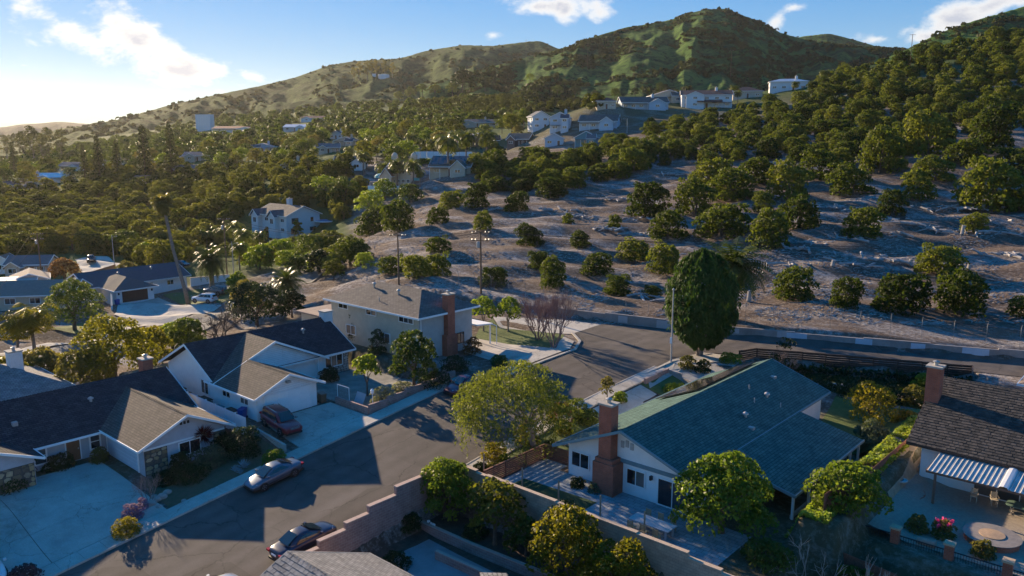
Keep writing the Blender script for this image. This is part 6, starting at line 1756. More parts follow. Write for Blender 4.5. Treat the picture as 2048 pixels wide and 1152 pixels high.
# egg-shaped cypress
base = (-41.4, 78.2, zs(-41.4, 78.2))
o = thing('cypress_tree', base, 'dense dark green egg shaped cypress at the upper road corner', 'tree')
rg = np.random.default_rng(902); n = 19000
zz = rg.uniform(0, 1, n); prof = np.interp(zz, [0, .08, .25, .45, .65, .85, .95, 1], [.30, .62, .92, 1.0, .93, .70, .42, .05])
aa = rg.uniform(0, 2 * math.pi, n)
lump = 1 + .10 * np.sin(aa * 5 + zz * 9) + .09 * np.sin(aa * 11 - zz * 23) + .08 * np.sin(aa * 17 + zz * 41)
spr = rg.integers(0, 560, n); sprr = rg.normal(size=560) * .075; sz_ = rg.uniform(0, 1, 560); sa_ = rg.uniform(0, 2 * math.pi, 560)
zz = np.clip(sz_[spr] + rg.normal(size=n) * .035, 0, 1); aa = sa_[spr] + rg.normal(size=n) * .11; prof = np.interp(zz, [0, .08, .25, .45, .65, .85, .95, 1], [.30, .62, .92, 1.0, .93, .70, .42, .08]); lump = lump * .0 + 1 + sprr[spr]
r = 3.75 * prof * lump * rg.uniform(.82, 1.03, n)
P_ = np.stack([r * np.cos(aa), r * np.sin(aa), 1.25 + 10.4 * zz + .25 * np.sin(aa * 9)], -1)
nn = unit(np.stack([np.cos(aa), np.sin(aa), np.full(n, .15)], -1) + rg.normal(size=(n, 3)) * .55)
link('crown', quads_mesh('cypress_crown', leaf_quads(P_, nn, .5, rg, .38, axis=np.tile(np.array([[0, 0, 1.6]]), (n, 1))), CYP), o)
mb = MB()
for i in range(6): a = i * 1.05; mb.tube([(.25 * math.cos(a), .25 * math.sin(a), -.3), (.33 * math.cos(a), .33 * math.sin(a), .8), (.7 * math.cos(a), .7 * math.sin(a), 2.6)], [.16, .13, .08], 6)
mb.build('trunk', BARKPALE, o, local=True)
def palm(key, px, py, cy, label, m=None, sc=None, z=None, base=6.0, group=None, name='palm_tree', rz=None):
    p = hit(px, py) if z is None else G(px, py, z)
    s = (py - cy) * pxm(p) / base
    return plant(name, key, p, sc or s, label, 'palm', group, m, sz=(s / sc if sc else 1), rz=rz)
palm('date', 1462, 640, 530, 'big arching date palm behind the cypress at the orchard foot', base=4.6)
palm('date', 425, 580, 518, 'big round date palm with stout trunk beside the lower street lamp', sc=1.12, base=4.6, z=-4)
palm('date', 576, 622, 562, 'dark date palm beside the flat tan annex', sc=.95, base=4.6, z=-2.2)
p = G(378, 603, -4); s = (603 - 392) * pxm(p) / 17.0
plant('palm_tree', 'fan', (p[0] - 3.0 * s * CY, p[1] - 3.0 * s * SY, zs(p[0], p[1])), s, 'very tall leaning fan palm with a shaggy brown skirt', 'palm', rz=YAW)
palm('queen0', 72, 722, 625, 'wide yellowing feather palm beside the white pickup', GOLD, 1.42, -3.3)
palm('queen1', 40, 726, 640, 'second yellowing feather palm with hanging dry fronds', GOLD, 1.2, -3.3)
# crape myrtles without leaves, on the corner lawn
for i, (px, py, h) in enumerate(((1108, 694, 6.6), (1076, 676, 5.6))):
    p = G(px, py, 2.2); o = thing('bare_tree', (p[0], p[1], zs(p[0], p[1])), ['taller', 'shorter'][i] + ' bare many stemmed tree with reddish twigs on the corner lawn', 'tree')
    link('branches', bare_mesh('bare_branches', h, 6, np.random.default_rng(910 + i), 5, .32, .075, mat('reddish_twig', (.22, .13, .12), .9, .25, 4), 3, .28), o)
for i, (px, py) in enumerate(((967, 656), (1016, 660))):
    p = G(px, py, 2.1); dome_plant('clipped_tree', (p[0], p[1], zs(p[0], p[1])), 3.4, 4.2, ['larger', 'smaller'][i] + ' pollarded street tree with a short pale trunk beside the upper driveway', 'tree', LIME, 920 + i, 1.9, .3, 14, 70, br=.75, bark=BARKPALE)
# court trees
p = G(735, 793, .3); dome_plant('round_tree', (p[0], p[1], zs(p[0], p[1])), 3.0, 4.4, 'small round bright leaved tree on a thin trunk in the front court', 'tree', LIME, 1, 1.9, .27, 18, 120)
p = G(828, 775, .9); dome_plant('court_tree', (p[0], p[1], zs(p[0], p[1])), 5.2, 5.6, 'leafy mid green tree in front of the brick chimney house', 'tree', OAK, 2, 1.0, .3, 30, 110)
p = G(745, 800, .3)
def sh(px, py, z, w, h, label, m, seed, name='shrub', cat='shrub', leaf=.15, lumps=16, per=170, group=None):
    p = G(px, py, z) if z is not None else hit(px, py)
    return dome_plant(name, (p[0], p[1], zs(p[0], p[1]) if z is None or True else z), w, h, label, cat, m, seed, .02, leaf, lumps, per, group, trunk=True)
WHB = leafmat('white_bloom', (.30, .29, .24), (.10, .11, .06), .3, .7, .1)
sh(765, 813, .2, 2.6, 1.6, 'larger pale flowering shrub behind the court wall', WHB, 3); sh(808, 795, .4, 2.6, 1.2, 'lower pale flowering shrub behind the court wall', WHB, 4)
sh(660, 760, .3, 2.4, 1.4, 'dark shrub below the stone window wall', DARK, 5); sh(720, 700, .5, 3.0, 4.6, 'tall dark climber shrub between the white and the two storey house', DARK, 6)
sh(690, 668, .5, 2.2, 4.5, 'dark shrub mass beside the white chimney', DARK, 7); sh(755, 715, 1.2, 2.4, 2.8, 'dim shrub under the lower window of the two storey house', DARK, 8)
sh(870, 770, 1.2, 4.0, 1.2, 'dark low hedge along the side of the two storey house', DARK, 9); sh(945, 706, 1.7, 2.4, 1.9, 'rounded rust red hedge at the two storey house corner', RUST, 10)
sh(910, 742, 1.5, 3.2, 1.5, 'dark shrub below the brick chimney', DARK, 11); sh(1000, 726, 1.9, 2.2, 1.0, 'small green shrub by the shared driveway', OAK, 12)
# stone house front garden
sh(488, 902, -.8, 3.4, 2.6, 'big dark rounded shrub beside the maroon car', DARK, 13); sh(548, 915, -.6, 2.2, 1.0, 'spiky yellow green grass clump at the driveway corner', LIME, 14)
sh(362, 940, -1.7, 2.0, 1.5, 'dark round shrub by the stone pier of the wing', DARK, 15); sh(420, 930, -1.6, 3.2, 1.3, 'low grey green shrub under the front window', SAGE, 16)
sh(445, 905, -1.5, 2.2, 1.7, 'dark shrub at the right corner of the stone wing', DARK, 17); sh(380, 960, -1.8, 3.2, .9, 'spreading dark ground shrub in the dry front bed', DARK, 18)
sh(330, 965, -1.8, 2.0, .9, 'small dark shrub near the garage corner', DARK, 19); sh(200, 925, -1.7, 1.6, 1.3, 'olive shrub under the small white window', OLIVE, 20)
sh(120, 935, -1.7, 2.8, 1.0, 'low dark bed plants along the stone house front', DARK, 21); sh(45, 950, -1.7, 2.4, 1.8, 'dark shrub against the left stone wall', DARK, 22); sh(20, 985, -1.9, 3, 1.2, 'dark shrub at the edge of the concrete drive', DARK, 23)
sh(253, 1060, -2.2, 2.3, 1.25, 'golden green mounded shrub at the driveway corner', GOLD, 24, leaf=.1, per=380); sh(265, 1030, -2.1, 1.8, 1.1, 'lavender flowering mound behind the golden shrub', LAVEN, 25, leaf=.1, per=320)
sh(285, 1012, -2, 1.0, .9, 'small lavender clump beside the rocks', LAVEN, 26, leaf=.1, per=300); sh(45, 1142, -2.7, 2.2, .9, 'purple brown mound at the low edge of the drive', leafmat('plum_leaf', (.05, .03, .045), (.09, .06, .07), .2, .7, .1), 27)
# yucca with red brown head, blue agave
p = G(408, 912, -1.6); o = thing('yucca_plant', (p[0], p[1], zs(p[0], p[1])), 'dark red spiky cordyline before the front window', 'plant')
rg = np.random.default_rng(930); n = 420; d = unit(rg.normal(size=(n, 3)) + np.array([0, 0, .35])); P_ = np.array([0, 0, 2.0]) + d * .55
link('crown', quads_mesh('cordyline', leaf_quads(P_, unit(np.cross(d, rg.normal(size=(n, 3)))), 1.1, rg, .07, axis=d * 3), leafmat('wine_leaf', (.06, .015, .02), (.12, .03, .03), .3, .5, .1)), o)
link('trunk', trunk_mesh('cordyline_trunk', [(0, 0, -.3), (0, 0, 2.0)], [.09, .07], BARK), o)
for i, (px, py, s) in enumerate(((488, 935, .75), (470, 940, .5), (480, 945, .45))):
    p = G(px, py, -1.3); o = thing('agave_plant', (p[0], p[1], zs(p[0], p[1]) + .05), ['large', 'medium', 'small'][i] + ' blue grey agave in the dry front bed', 'plant')
    mb = MB()
    for k in range(22):
        a = k * 2.4; el = lerp(1.3, .15, k / 22); l = s * 1.0
        e = (l * math.cos(a) * math.cos(el), l * math.sin(a) * math.cos(el), .1 + l * math.sin(el)); sd = (-math.sin(a) * .09 * s, math.cos(a) * .09 * s, 0)
        m_ = (e[0] * .45, e[1] * .45, e[2] * .4); mb.quad((0, 0, .05), (m_[0] + sd[0], m_[1] + sd[1], m_[2]), e, (m_[0] - sd[0], m_[1] - sd[1], m_[2]))
    mb.build('leaf_rosette', mat('agave_blue', (.16, .27, .30), .6, .1, 3), o, local=True); MB().lathe([(.12, -.2), (.1, .12), (.02, .15)], (0, 0, 0), 8).build('heart', MATS['agave_blue'], o, local=True)
ROCK = mat('rock', (.36, .31, .27), .95, .25, 4, .6, 15)
def rock(loc, s, label, seed, group=None):
    rg = np.random.default_rng(seed); bm = bmesh.new(); bmesh.ops.create_icosphere(bm, subdivisions=2, radius=s)
    for v in bm.verts: v.co *= 1 + .25 * mnoise.noise(v.co / s * 1.3 + Vector((seed, 0, 0))); v.co.z *= .65
    me = bpy.data.meshes.new('boulder'); bm.to_mesh(me); bm.free(); me.materials.append(ROCK)
    o = link('boulder', me); o.location = (loc[0], loc[1], loc[2] + s * .3); tag(o, label, 'rock', group)
for i, (px, py, s) in enumerate(((303, 1003, .38), (315, 996, .34), (325, 992, .42), (335, 985, .36), (318, 1008, .26), (308, 992, .3), (368, 1000, .22))):
    p = G(px, py, -1.9); rock((p[0], p[1], zs(p[0], p[1])), s, 'pale garden boulder in the heap at the dry front bed', 940 + i, 'garden boulders of the dry front bed')
p = G(298, 1000, -1.95); o = thing('bare_shrub', (p[0], p[1], zs(p[0], p[1])), 'thin bare shrub above the garden boulders', 'shrub'); link('branches', bare_mesh('bare_shrub', 2.6, 4, np.random.default_rng(950), 4, .4, .03, TWIG), o)
# kerb bed round the feathery tree
sh(990, 918, .3, 2.4, 1.3, 'golden tipped shrub by the kerb below the feathery tree', GOLD, 30); sh(1053, 890, .5, 2.6, 1.7, 'rounded brown green shrub behind the feathery tree trunk', OLIVE, 31)
sh(1008, 925, .3, .9, .7, 'small bright agave clump on the kerb lawn', LIME, 32); sh(960, 945, .1, 1.5, .8, 'dark low shrub at the end of the kerb lawn', DARK, 33); sh(985, 940, .2, 1.2, .5, 'dry brown ground plants on the kerb lawn', OLIVE, 34)
sh(1120, 850, .9, 2.6, 1.8, 'rust tinged shrub beside the entry path', RUST, 35); sh(1150, 838, 1.0, 2.4, 1.6, 'green shrub left of the corner house eaves', OAK, 36); sh(1130, 868, .8, 1.6, 1.1, 'golden yellow shrub by the entry steps', GOLD, 37)
sh(1175, 850, .8, 2.2, 1.3, 'leafy low shrub under the left eaves', OAK, 38); sh(1100, 905, .6, 1.4, 1.0, 'dark shrub at the foot of the feathery tree', DARK, 39)
p = G(1214, 808, 1.1); dome_plant('small_tree', (p[0], p[1], zs(p[0], p[1])), 1.6, 2.2, 'little bushy tree beside the corner driveway', 'tree', OLIVE, 40, .5, .15, 16, 200); sh(1240, 808, 1.1, 1.6, .8, 'low green mound by the corner driveway', LIME, 41); sh(1350, 775, 1.7, 2.6, .9, 'bright low shrub in the corner lawn', LIME, 42)
sh(1375, 738, 2.0, 1.9, 1.6, 'pale green shrub at the cypress foot', OLIVE, 43); sh(1405, 742, 2.0, 2.0, 1.3, 'dark green shrub under the cypress', DARK, 44); sh(1460, 732, 2.0, 2.6, .9, 'yellow green low plants in the gravel bed', LIME, 45)
sh(1190, 985, .6, 1.2, .8, 'small grey plant below the left patio window', SAGE, 46); sh(1155, 975, .6, 1.2, .7, 'dark plant by the patio fence', DARK, 47)
# lower yard
p = G(890, 1035, -1.95); dome_plant('yard_bush', (p[0], p[1], -2.0), 4.2, 4.6, 'tall leafy green bush in the corner of the pink planter', 'bush', LIME, 50, .2, .26, 28, 120)
p = G(905, 985, .2); dome_plant('flowering_bush', (p[0] + .3, p[1] - .6, -1.2), 4.0, 4.2, 'pale flowering bush rising over the street end of the tan wall', 'bush', LIME, 51, .6, .2, 26, 150)
p = G(990, 1090, -1.98); dome_plant('loquat_tree', (p[0], p[1], -2.0), 4.6, 4.4, 'open bronze leaved tree in front of the tan wall', 'tree', AVOB, 52, .9, .32, 18, 80, br=.7)
p = G(1052, 1110, -1.98); dome_plant('yard_shrub', (p[0], p[1], -2.0), 2.8, 2.6, 'small dark citrus bush in the pink planter', 'bush', OAK, 53, .3, .22, 18, 120)
dome_plant('golden_citrus', (-28.6, 37.6, -2.3), 5.0, 5.0, 'taller golden tipped citrus tree below the tan wall', 'tree', GOLD, 54, .5, .24, 34, 150)
dome_plant('golden_citrus', (-24.6, 37.6, -2.3), 4.9, 4.2, 'lower broad golden tipped citrus tree below the tan wall', 'tree', GOLD, 55, .4, .24, 34, 150)
sh(1130, 1110, -1.9, 3.0, 1.4, 'dark creeper heap between the planter bushes', DARK, 56); sh(820, 1055, -1.9, 1.8, 1.2, 'dark shrub in the planter corner', DARK, 57); sh(950, 1070, -1.9, 2.2, 1.3, 'dim shrub below the bronze leaved tree', DARK, 58)
sh(790, 1130, -2.5, 2.6, .6, 'dark ground cover beside the curved path', DARK, 59)
# patio tree of the corner house and the bank
p = (-22.0, 45.6, .6); dome_plant('citrus_tree', p, 6.3, 5.0, 'large round glossy citrus tree at the corner house porch', 'tree', leafmat('citrus_leaf', (.06, .10, .014), (.14, .18, .028), .4, .4, .1), 60, .3, .27, 44, 150)
for i in range(14):
    a = i * 2.4; pass
sh(1688, 1075, .2, 4.8, 2.6, 'wide bright green shrub beside the plank fence', LIME, 61, leaf=.24, lumps=30, per=150)
sh(1745, 900, 1.0, 3.2, 2.4, 'grey green rosemary like bush on the bank', SAGE, 62, leaf=.2, lumps=26, per=200); 
p = G(1730, 850, 1.2); dome_plant('lemon_tree', (p[0] + .4, p[1], zs(p[0], p[1])), 5.0, 3.2, 'golden lemon tree on the back lawn edge', 'tree', GOLD, 63, .5, .2, 24, 140)
sh(1590, 810, .8, 1.8, 1.8, 'small bright shrub at the back corner of the blue green roof', OAK, 64); sh(1810, 850, 1.6, 2.6, 1.3, 'orange flowering shrub at the top of the bank', leafmat('orange_bloom', (.25, .14, .02), (.12, .13, .03), .3, .6, .1), 65)
for i, (px, py, w, h, m) in enumerate(((1560, 765, 2.0, 1.4, DARK), (1640, 785, 3.2, 1.2, DARK), (1700, 800, 3.4, 1.5, DARK), (1770, 810, 3.6, 2.0, DARK), (1830, 815, 3.0, 2.0, OLIVE), (1850, 775, 2.4, 1.6, LIME))):
    sh(px, py, 1.4, w, h, ['tall dark shrub at the bend of the slat fence', 'dark shrub row start behind the curved garden wall', 'dark spreading shrub behind the curved garden wall', 'large dark shrub before the slat fence', 'dry olive shrub near the red chimney', 'light green shrub above the shake roof'][i], m, 70 + i, leaf=.2)
p = G(1565, 742, 2.0); o = thing('wispy_tree', (p[0], p[1], zs(p[0], p[1])), 'thin wispy dark tree at the slat fence corner', 'tree'); link('trunk', bare_mesh('wispy', 3.6, 3, np.random.default_rng(960), 4, .35, .04, TWIG), o); rg = np.random.default_rng(961); link('crown', quads_mesh('wispy_crown', blob_leaves([(rg.normal() * .7, rg.normal() * .7, rg.uniform(1.8, 4.0), .45, .45, .4) for _ in range(16)], 110, .2, rg), DARK), o)
# ground cover on the bank: one mass of small leaves
rg = np.random.default_rng(970); n = 9000
xx = rg.uniform(-18.6, -15.95, n); yy = rg.uniform(47.5, 72, n); zz = zt(xx, yy) + rg.uniform(.02, .3, n) * (1 + .5 * np.sin(yy * 2.1) * np.sin(xx * 3))
keep = (np.sin(xx * 2.1 + yy * .9) + np.sin(yy * 1.7) > -1.3)
P_ = np.stack([xx, yy, zz], -1)[keep]
tag(link('bank_ground_cover', quads_mesh('bank_cover', leaf_quads(P_, unit(rg.normal(size=P_.shape) * .6 + np.array([0, 0, 1.0])), .3, rg, .6), leafmat('succulent_leaf', (.15, .22, .035), (.27, .29, .055), .4, .5, .1))), 'bright yellow green ground cover on the bank by the board fence', 'ground cover', None, 'stuff')
n = 14000; xx = rg.uniform(-35.5, -17, n); yy = rg.uniform(77.5, 90.5, n); kk = yy < 82.5 + (xx + 36.3) * .455 - .6
P_ = np.stack([xx, yy, zt(xx, yy) + rg.uniform(0, .3, n) + .8 * rg.random(n) * (np.abs(yy - 82 - (xx + 36.3) * .4767) < 1.6)], -1)[kk]
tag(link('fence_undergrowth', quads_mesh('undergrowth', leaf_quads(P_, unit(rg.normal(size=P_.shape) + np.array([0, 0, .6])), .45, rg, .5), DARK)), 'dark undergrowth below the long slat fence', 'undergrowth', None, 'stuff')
# roses, and the bare branches in the right foreground
p = G(1880, 1075, .9); o = sh(1885, 1072, .9, 1.6, 1.1, 'rose bush with pink flowers behind the black railing', OLIVE, 80); rg = np.random.default_rng(981)
for i in range(9):
    c = rg.normal(size=3) * np.array([.4, .4, .14]) + np.array([0, 0, 1.08]); link('flower', quads_mesh('rose_flower', leaf_quads(c + rg.normal(size=(9, 3)) * .06, unit(rg.normal(size=(9, 3))), .17, rg, .9), BLOOM), o)
sh(1835, 1060, .9, 1.6, 1.0, 'dry rose bush beside the pink one', OLIVE, 81); sh(1965, 1110, .9, 1.6, .9, 'dry rose bush by the fire pit', OLIVE, 82)
PALEB = mat('pale_branch', (.34, .29, .25), .9, .2, 5)
for i, (x, y, z, h, s) in enumerate(((-15.4, 44.6, -1.4, 5.4, 2), (-11.6, 44.0, -1.4, 5.4, 3), (-8.6, 44.4, -1.4, 4.8, 2), (-18.6, 43.2, -1.8, 4.6, 2))):
    o = thing('bare_fruit_tree', (x, y, z), 'leafless pale branched fruit tree below the plank fence', 'tree', 'leafless fruit trees below the plank fence')
    link('branches', bare_mesh('bare_fruit_tree', h, s, np.random.default_rng(990 + i), 3, .40, .055, PALEB, 3, .2), o)
for i, (x, y, w, h) in enumerate(((-13.5, 46.4, 3.0, 1.6), (-10.5, 46.8, 2.6, 1.3), (-18.0, 43.8, 3.0, 1.4))): dome_plant('low_shrub', (x, y, zs(x, y)), w, h, 'dim green shrub under the leafless fruit trees', 'shrub', OAK, 995 + i, .05, .2, 18, 130, 'dim shrubs under the fruit trees')
# trees behind the left-hand houses
for i, (px, py, z, w, h, m, lab) in enumerate(((232, 775, -2.6, 9.5, 7.4, GOLD, 'big golden olive tree behind the dark roofed stone house'), (300, 740, -2.8, 6.0, 5.0, GOLD, 'smaller golden tree beside the big golden one'), (175, 790, -2.6, 6.5, 4.6, OLIVE, 'dull olive tree beside the big golden one'),
        (90, 770, -2.8, 5.5, 4.4, OLIVE, 'thin olive tree before the white chimney roof'), (20, 790, -2.6, 5.0, 4.5, GOLD, 'yellow leaved tree behind the white chimney roof'), (345, 690, -3.0, 5.4, 3.6, LIME, 'bright clipped round bush beside the lower street'), (378, 700, -2.8, 5.2, 4.8, OAK, 'round green tree behind the white gable'),
        (150, 660, -3.7, 8.5, 7.6, OAK, 'large round green tree in front of the long tan roof'), (515, 668, -3.0, 8.5, 6.4, DARK, 'wide dark evergreen behind the navy roof ridge'), (500, 640, -3.2, 6.0, 6.0, OLIVE, 'loose olive green tree above the dark evergreen'), (585, 650, -2.4, 4.5, 4.4, DARK, 'dark evergreen near the flat tan annex'),
        (478, 600, -3.8, 4.5, 4.6, LIME, 'pale feathery bush behind the grey car'), (255, 560, -4.6, 5.0, 3.6, OLIVE, 'brown hedge tree beside the fenced court'), (130, 565, -4.8, 6.5, 4.0, RUST, 'reddish brown hedge by the dark power pole'), (60, 605, -4.2, 4.5, 2.6, LIME, 'bright low tree by the small grey garage'), (145, 500, -5, 9.0, 7.0, OLIVE, 'olive leaved tree behind the sunlit court'),
        (250, 505, -5, 9.0, 6.5, OAK, 'green bushy tree by the court lamp'), (300, 520, -5, 8.0, 4.5, LIME, 'light green bushes along the court edge'))):
    p = G(px, py, z); dome_plant('garden_tree', (p[0], p[1], zs(p[0], p[1]) - .1), w, h, lab, 'tree', m, 1100 + i, h * .12, .32, 34, 120)
p = G(440, 690, -3); o = thing('bare_tree', (p[0], p[1], zs(p[0], p[1])), 'wide bare branched tree beside the lower street', 'tree'); link('branches', bare_mesh('bare_wide', 6.0, 4, np.random.default_rng(1200), 5, .5, .12, BARK, 3, .15), o)
# greenery round the white hillside house: belt of shrubs and palms
for i, (px, py, w, h, m, lab) in enumerate(((560, 522, 8, 5, LIME, 'light green tree below the white hillside house'), (625, 522, 9, 5.5, OAK, 'dense green tree below the white hillside house, by its blue court'), (665, 510, 8, 5, AVOB, 'bronze green tree at the lower end of the hedge belt'), (700, 530, 8, 5, AVO, 'dark green tree at the dirt slope edge'),
        (520, 540, 7, 5.5, LIME, 'bright green tree above the lower street bend'), (597, 482, 3, 6.5, GOLD, 'slim golden tree against the white hillside house'), (540, 484, 5, 4.5, OLIVE, 'dry leafless looking tree at the white house corner'), (640, 545, 7, 4.5, DARK, 'dark tree above the second date palm'), (600, 550, 6, 4, OAK, 'green tree behind the second date palm'),
        (740, 430, 9, 7, LIME, 'light green tree at the top of the dirt slope'), (690, 410, 11, 8, OAK, 'wide green tree above the white hillside house'), (770, 400, 8, 6, LIME, 'pale green tree below the terrace villa'), (650, 400, 10, 8, LIME, 'tall bright tree behind the white hillside house'), (820, 405, 8, 5, OAK, 'green tree below the solar roof'))):
    p = hit(px, py); dome_plant('slope_tree', (p[0], p[1], p[2] - .2), w, h, lab, 'tree', m, 1300 + i, h * .1, .42, 30, 70)
for i, (px, py, cy) in enumerate(((470, 505, 452), (490, 520, 466), (440, 500, 462), (520, 510, 470), (480, 540, 492), (415, 500, 466))): palm('queen%d' % (i % 3), px, py, cy, 'feather palm in the clump beside the white hillside house', None, group='feather palms by the white hillside house')
# orchard litter: piles of pruned branches, stumps, and the fine scatter
LOG = mat('dead_wood', (.38, .35, .33), .95, .3, 3, .5, 15)
LOGS = []
rg = np.random.default_rng(1400)
for i in range(4):
    l = 2.2 + .5 * i; mb = MB().tube([(-l / 2, 0, 0), (-l * .1, rg.normal() * .15, .08), (l * .2, rg.normal() * .15, .05), (l / 2, 0, 0)], [.2, .18, .14, .07], 6); mb.tube([(0, 0, .03), (l * .2, .6, .4)], [.11, .05], 5)
    me = bpy.data.meshes.new('branch'); me.from_pydata(mb.v, [], mb.f); me.update(); me.materials.append(LOG); LOGS.append(me)
for i, (px, py, n) in enumerate(((1917, 418, 22), (1890, 464, 20), (1605, 486, 18), (1700, 478, 12), (1817, 528, 14), (1669, 418, 10), (1780, 440, 12), (1160, 434, 14), (1215, 460, 16), (1275, 470, 12), (1500, 300, 10), (1340, 360, 10), (1000, 420, 10), (1690, 530, 8), (1640, 415, 10), (2020, 470, 16), (1990, 510, 12), (1120, 430, 10), (1420, 520, 10), (1500, 540, 9), (1560, 530, 10), (1760, 520, 8), (1330, 600, 8), (1380, 590, 8), (1230, 400, 12), (1350, 350, 12), (1480, 310, 10), (1860, 420, 10), (1750, 470, 12), (1850, 500, 10), (1960, 440, 12), (1590, 500, 12), (1450, 500, 9), (1100, 420, 9), (1250, 440, 10), (1700, 420, 10), (1830, 450, 10))):
    p = hit(px, py); o = thing('branch_pile', p, 'heap of grey pruned branches lying on the bare orchard ground', 'branches', 'pruned branch heaps in the orchard')
    for k in range(n):
        c = link('branch', LOGS[k % 4], o); c.location = (rg.normal() * 3.0, rg.normal() * 1.3, .12 + abs(rg.normal()) * .16); c.rotation_euler = (rg.normal() * .15, rg.normal() * .15, rg.uniform(0, 6.28)); s = rg.uniform(.5, 1.25); c.scale = (s, s, s)
for i, (px, py, h) in enumerate(((1924, 470, 1.7), (1665, 534, 1.1), (1669, 420, 1.3), (1966, 420, 1.4), (1937, 540, .9), (1497, 604, 1.6), (1820, 530, .9), (2003, 425, 1.2))):
    p = hit(px, py); o = thing('tree_stump', p, 'grey cut tree stump standing in the orchard litter', 'stump', 'cut stumps in the orchard')
    MB().tube([(0, 0, -.3), (0, 0, .2), (.1, 0, h)], [.42, .3, .24], 9).build('stump', LOG, o, local=True); MB().tube([(.05, 0, h * .6), (.45, .2, h * .95)], [.12, .08], 6).build('limb_stub', LOG, o, local=True)
n = 12000; V_ = []
pxs = rg.uniform(720, 2060, n * 2); pys = rg.uniform(390, 650, n * 2)
cnt = 0; mb = MB()
for a, b in zip(pxs, pys):
    if cnt > n: break
    k = mnoise.noise(Vector((a / 70, b / 28, 3.1)))
    if k < .02 or (b > 600 and a < 1150): continue
    p = hit(a, b)
    an = rg.uniform(0, math.pi); l = rg.uniform(.2, .9) * .9; w = .05 + .05 * rg.random(); dx, dy = math.cos(an) * l, math.sin(an) * l
    i0 = len(mb.v); mb.v += [(p[0] - dx, p[1] - dy, p[2]), (p[0] - dy * w / l, p[1] + dx * w / l, p[2] + .13), (p[0] + dx, p[1] + dy, p[2] + .02), (p[0] + dy * w / l, p[1] - dx * w / l, p[2] + .08)]; mb.f.append((i0, i0 + 1, i0 + 2, i0 + 3)); cnt += 1
tag(mb.build('orchard_litter', mat('litter', (.40, .36, .32), .95, .35, 1.5), uv=False), 'pale scatter of sticks and dry leaves over the orchard ground', 'litter', None, 'stuff')
# ------------------------------------------------------------ houses further off
TEAL = mat('teal_siding', (.13, .30, .34), .8, .08, 2); PBLUE = mat('pale_blue_siding', (.42, .50, .58), .8, .08, 2); BEIGE = mat('beige_stucco', (.50, .42, .33), .9, .1, 2)
BROWNW = mat('brown_wall', (.17, .12, .10), .85, .15, 2); GREYR = mat('grey_roof', (.15, .14, .14), .9, .15, 2, .4, 8); BROWNR = mat('brown_roof', (.16, .115, .09), .9, .15, 2, .4, 8); NAVYR = mat('navy_roof', (.07, .075, .09), .9, .15, 2, .4, 8)
def lhouse(name, p, rz, label, cat='house'):
    o = thing(name, p, label, cat, rz=rz); WL[o.name] = (0, 0, 0); return o
def block(o, x0, x1, y0, y1, h, roof, wall, rm, rise, axis='x', zb=0.0, ov=.5, nwin=3, sidewin=2, trim=None, wh=(1.0, 2.1), storeys=1, hip=False, dr=False, glass=None):
    """walls, roof and the windows of the near side and the right-hand end"""
    w = MB()
    if hip or axis is None:
        w.box(x0, x1, y0, y1, zb - 2.5, zb + h)
        wo_ = w.build('wall', wall, o)
    elif axis == 'x': wo_ = fixn(gable_wall(w, 'x', x0, x1, y0, y1, zb - 2.5, zb + h, (y0 + y1) / 2, zb + h + rise * .93).build('wall', wall, o))
    else: wo_ = fixn(gable_wall(w, 'y', y0, y1, x0, x1, zb - 2.5, zb + h, (x0 + x1) / 2, zb + h + rise * .93).build('wall', wall, o))
    if hip:
        k = min(x1 - x0, y1 - y0) / 2
        if x1 - x0 >= y1 - y0: hip_roof(o, x0 - ov, x1 + ov, y0 - ov, y1 + ov, zb + h, zb + h + rise, x0 + k, x1 - k, (y0 + y1) / 2, (y0 + y1) / 2, rm, trim)
        else: hip_roof(o, x0 - ov, x1 + ov, y0 - ov, y1 + ov, zb + h, zb + h + rise, (x0 + x1) / 2, (x0 + x1) / 2, y0 + k, y1 - k, rm, trim)
    elif axis == 'x': gable_roof(o, 'x', x0 - ov, x1 + ov, y0 - ov, y1 + ov, zb + h - .05, zb + h - .05, (y0 + y1) / 2, zb + h + rise + .1, rm, trim, ridge=False)
    elif axis == 'y': gable_roof(o, 'y', y0 - ov, y1 + ov, x0 - ov, x1 + ov, zb + h - .05, zb + h - .05, (x0 + x1) / 2, zb + h + rise + .1, rm, trim, ridge=False)
    for s in range(storeys):
        b = zb + s * 2.8
        for i in range(nwin):
            c = lerp(x0, x1, (i + .5) / nwin); ww = min(.9, (x1 - x0) / nwin * .3)
            if dr and s == 0 and i == nwin // 2: door(o, 'y-', y0, c - .5, c + .5, b, b + 2.1, DOORW)
            else: window(o, 'y-', y0, c - ww, c + ww, b + wh[0], b + wh[1], 2, trim or WHITE, gm=glass)
        for i in range(sidewin):
            c = lerp(y0, y1, (i + .5) / sidewin); window(o, 'x+', x1, c - .7, c + .7, b + wh[0], b + wh[1], 2, trim or WHITE)
            window(o, 'x-', x0, c - .7, c + .7, b + wh[0], b + wh[1], 2, trim or WHITE)
    return wo_
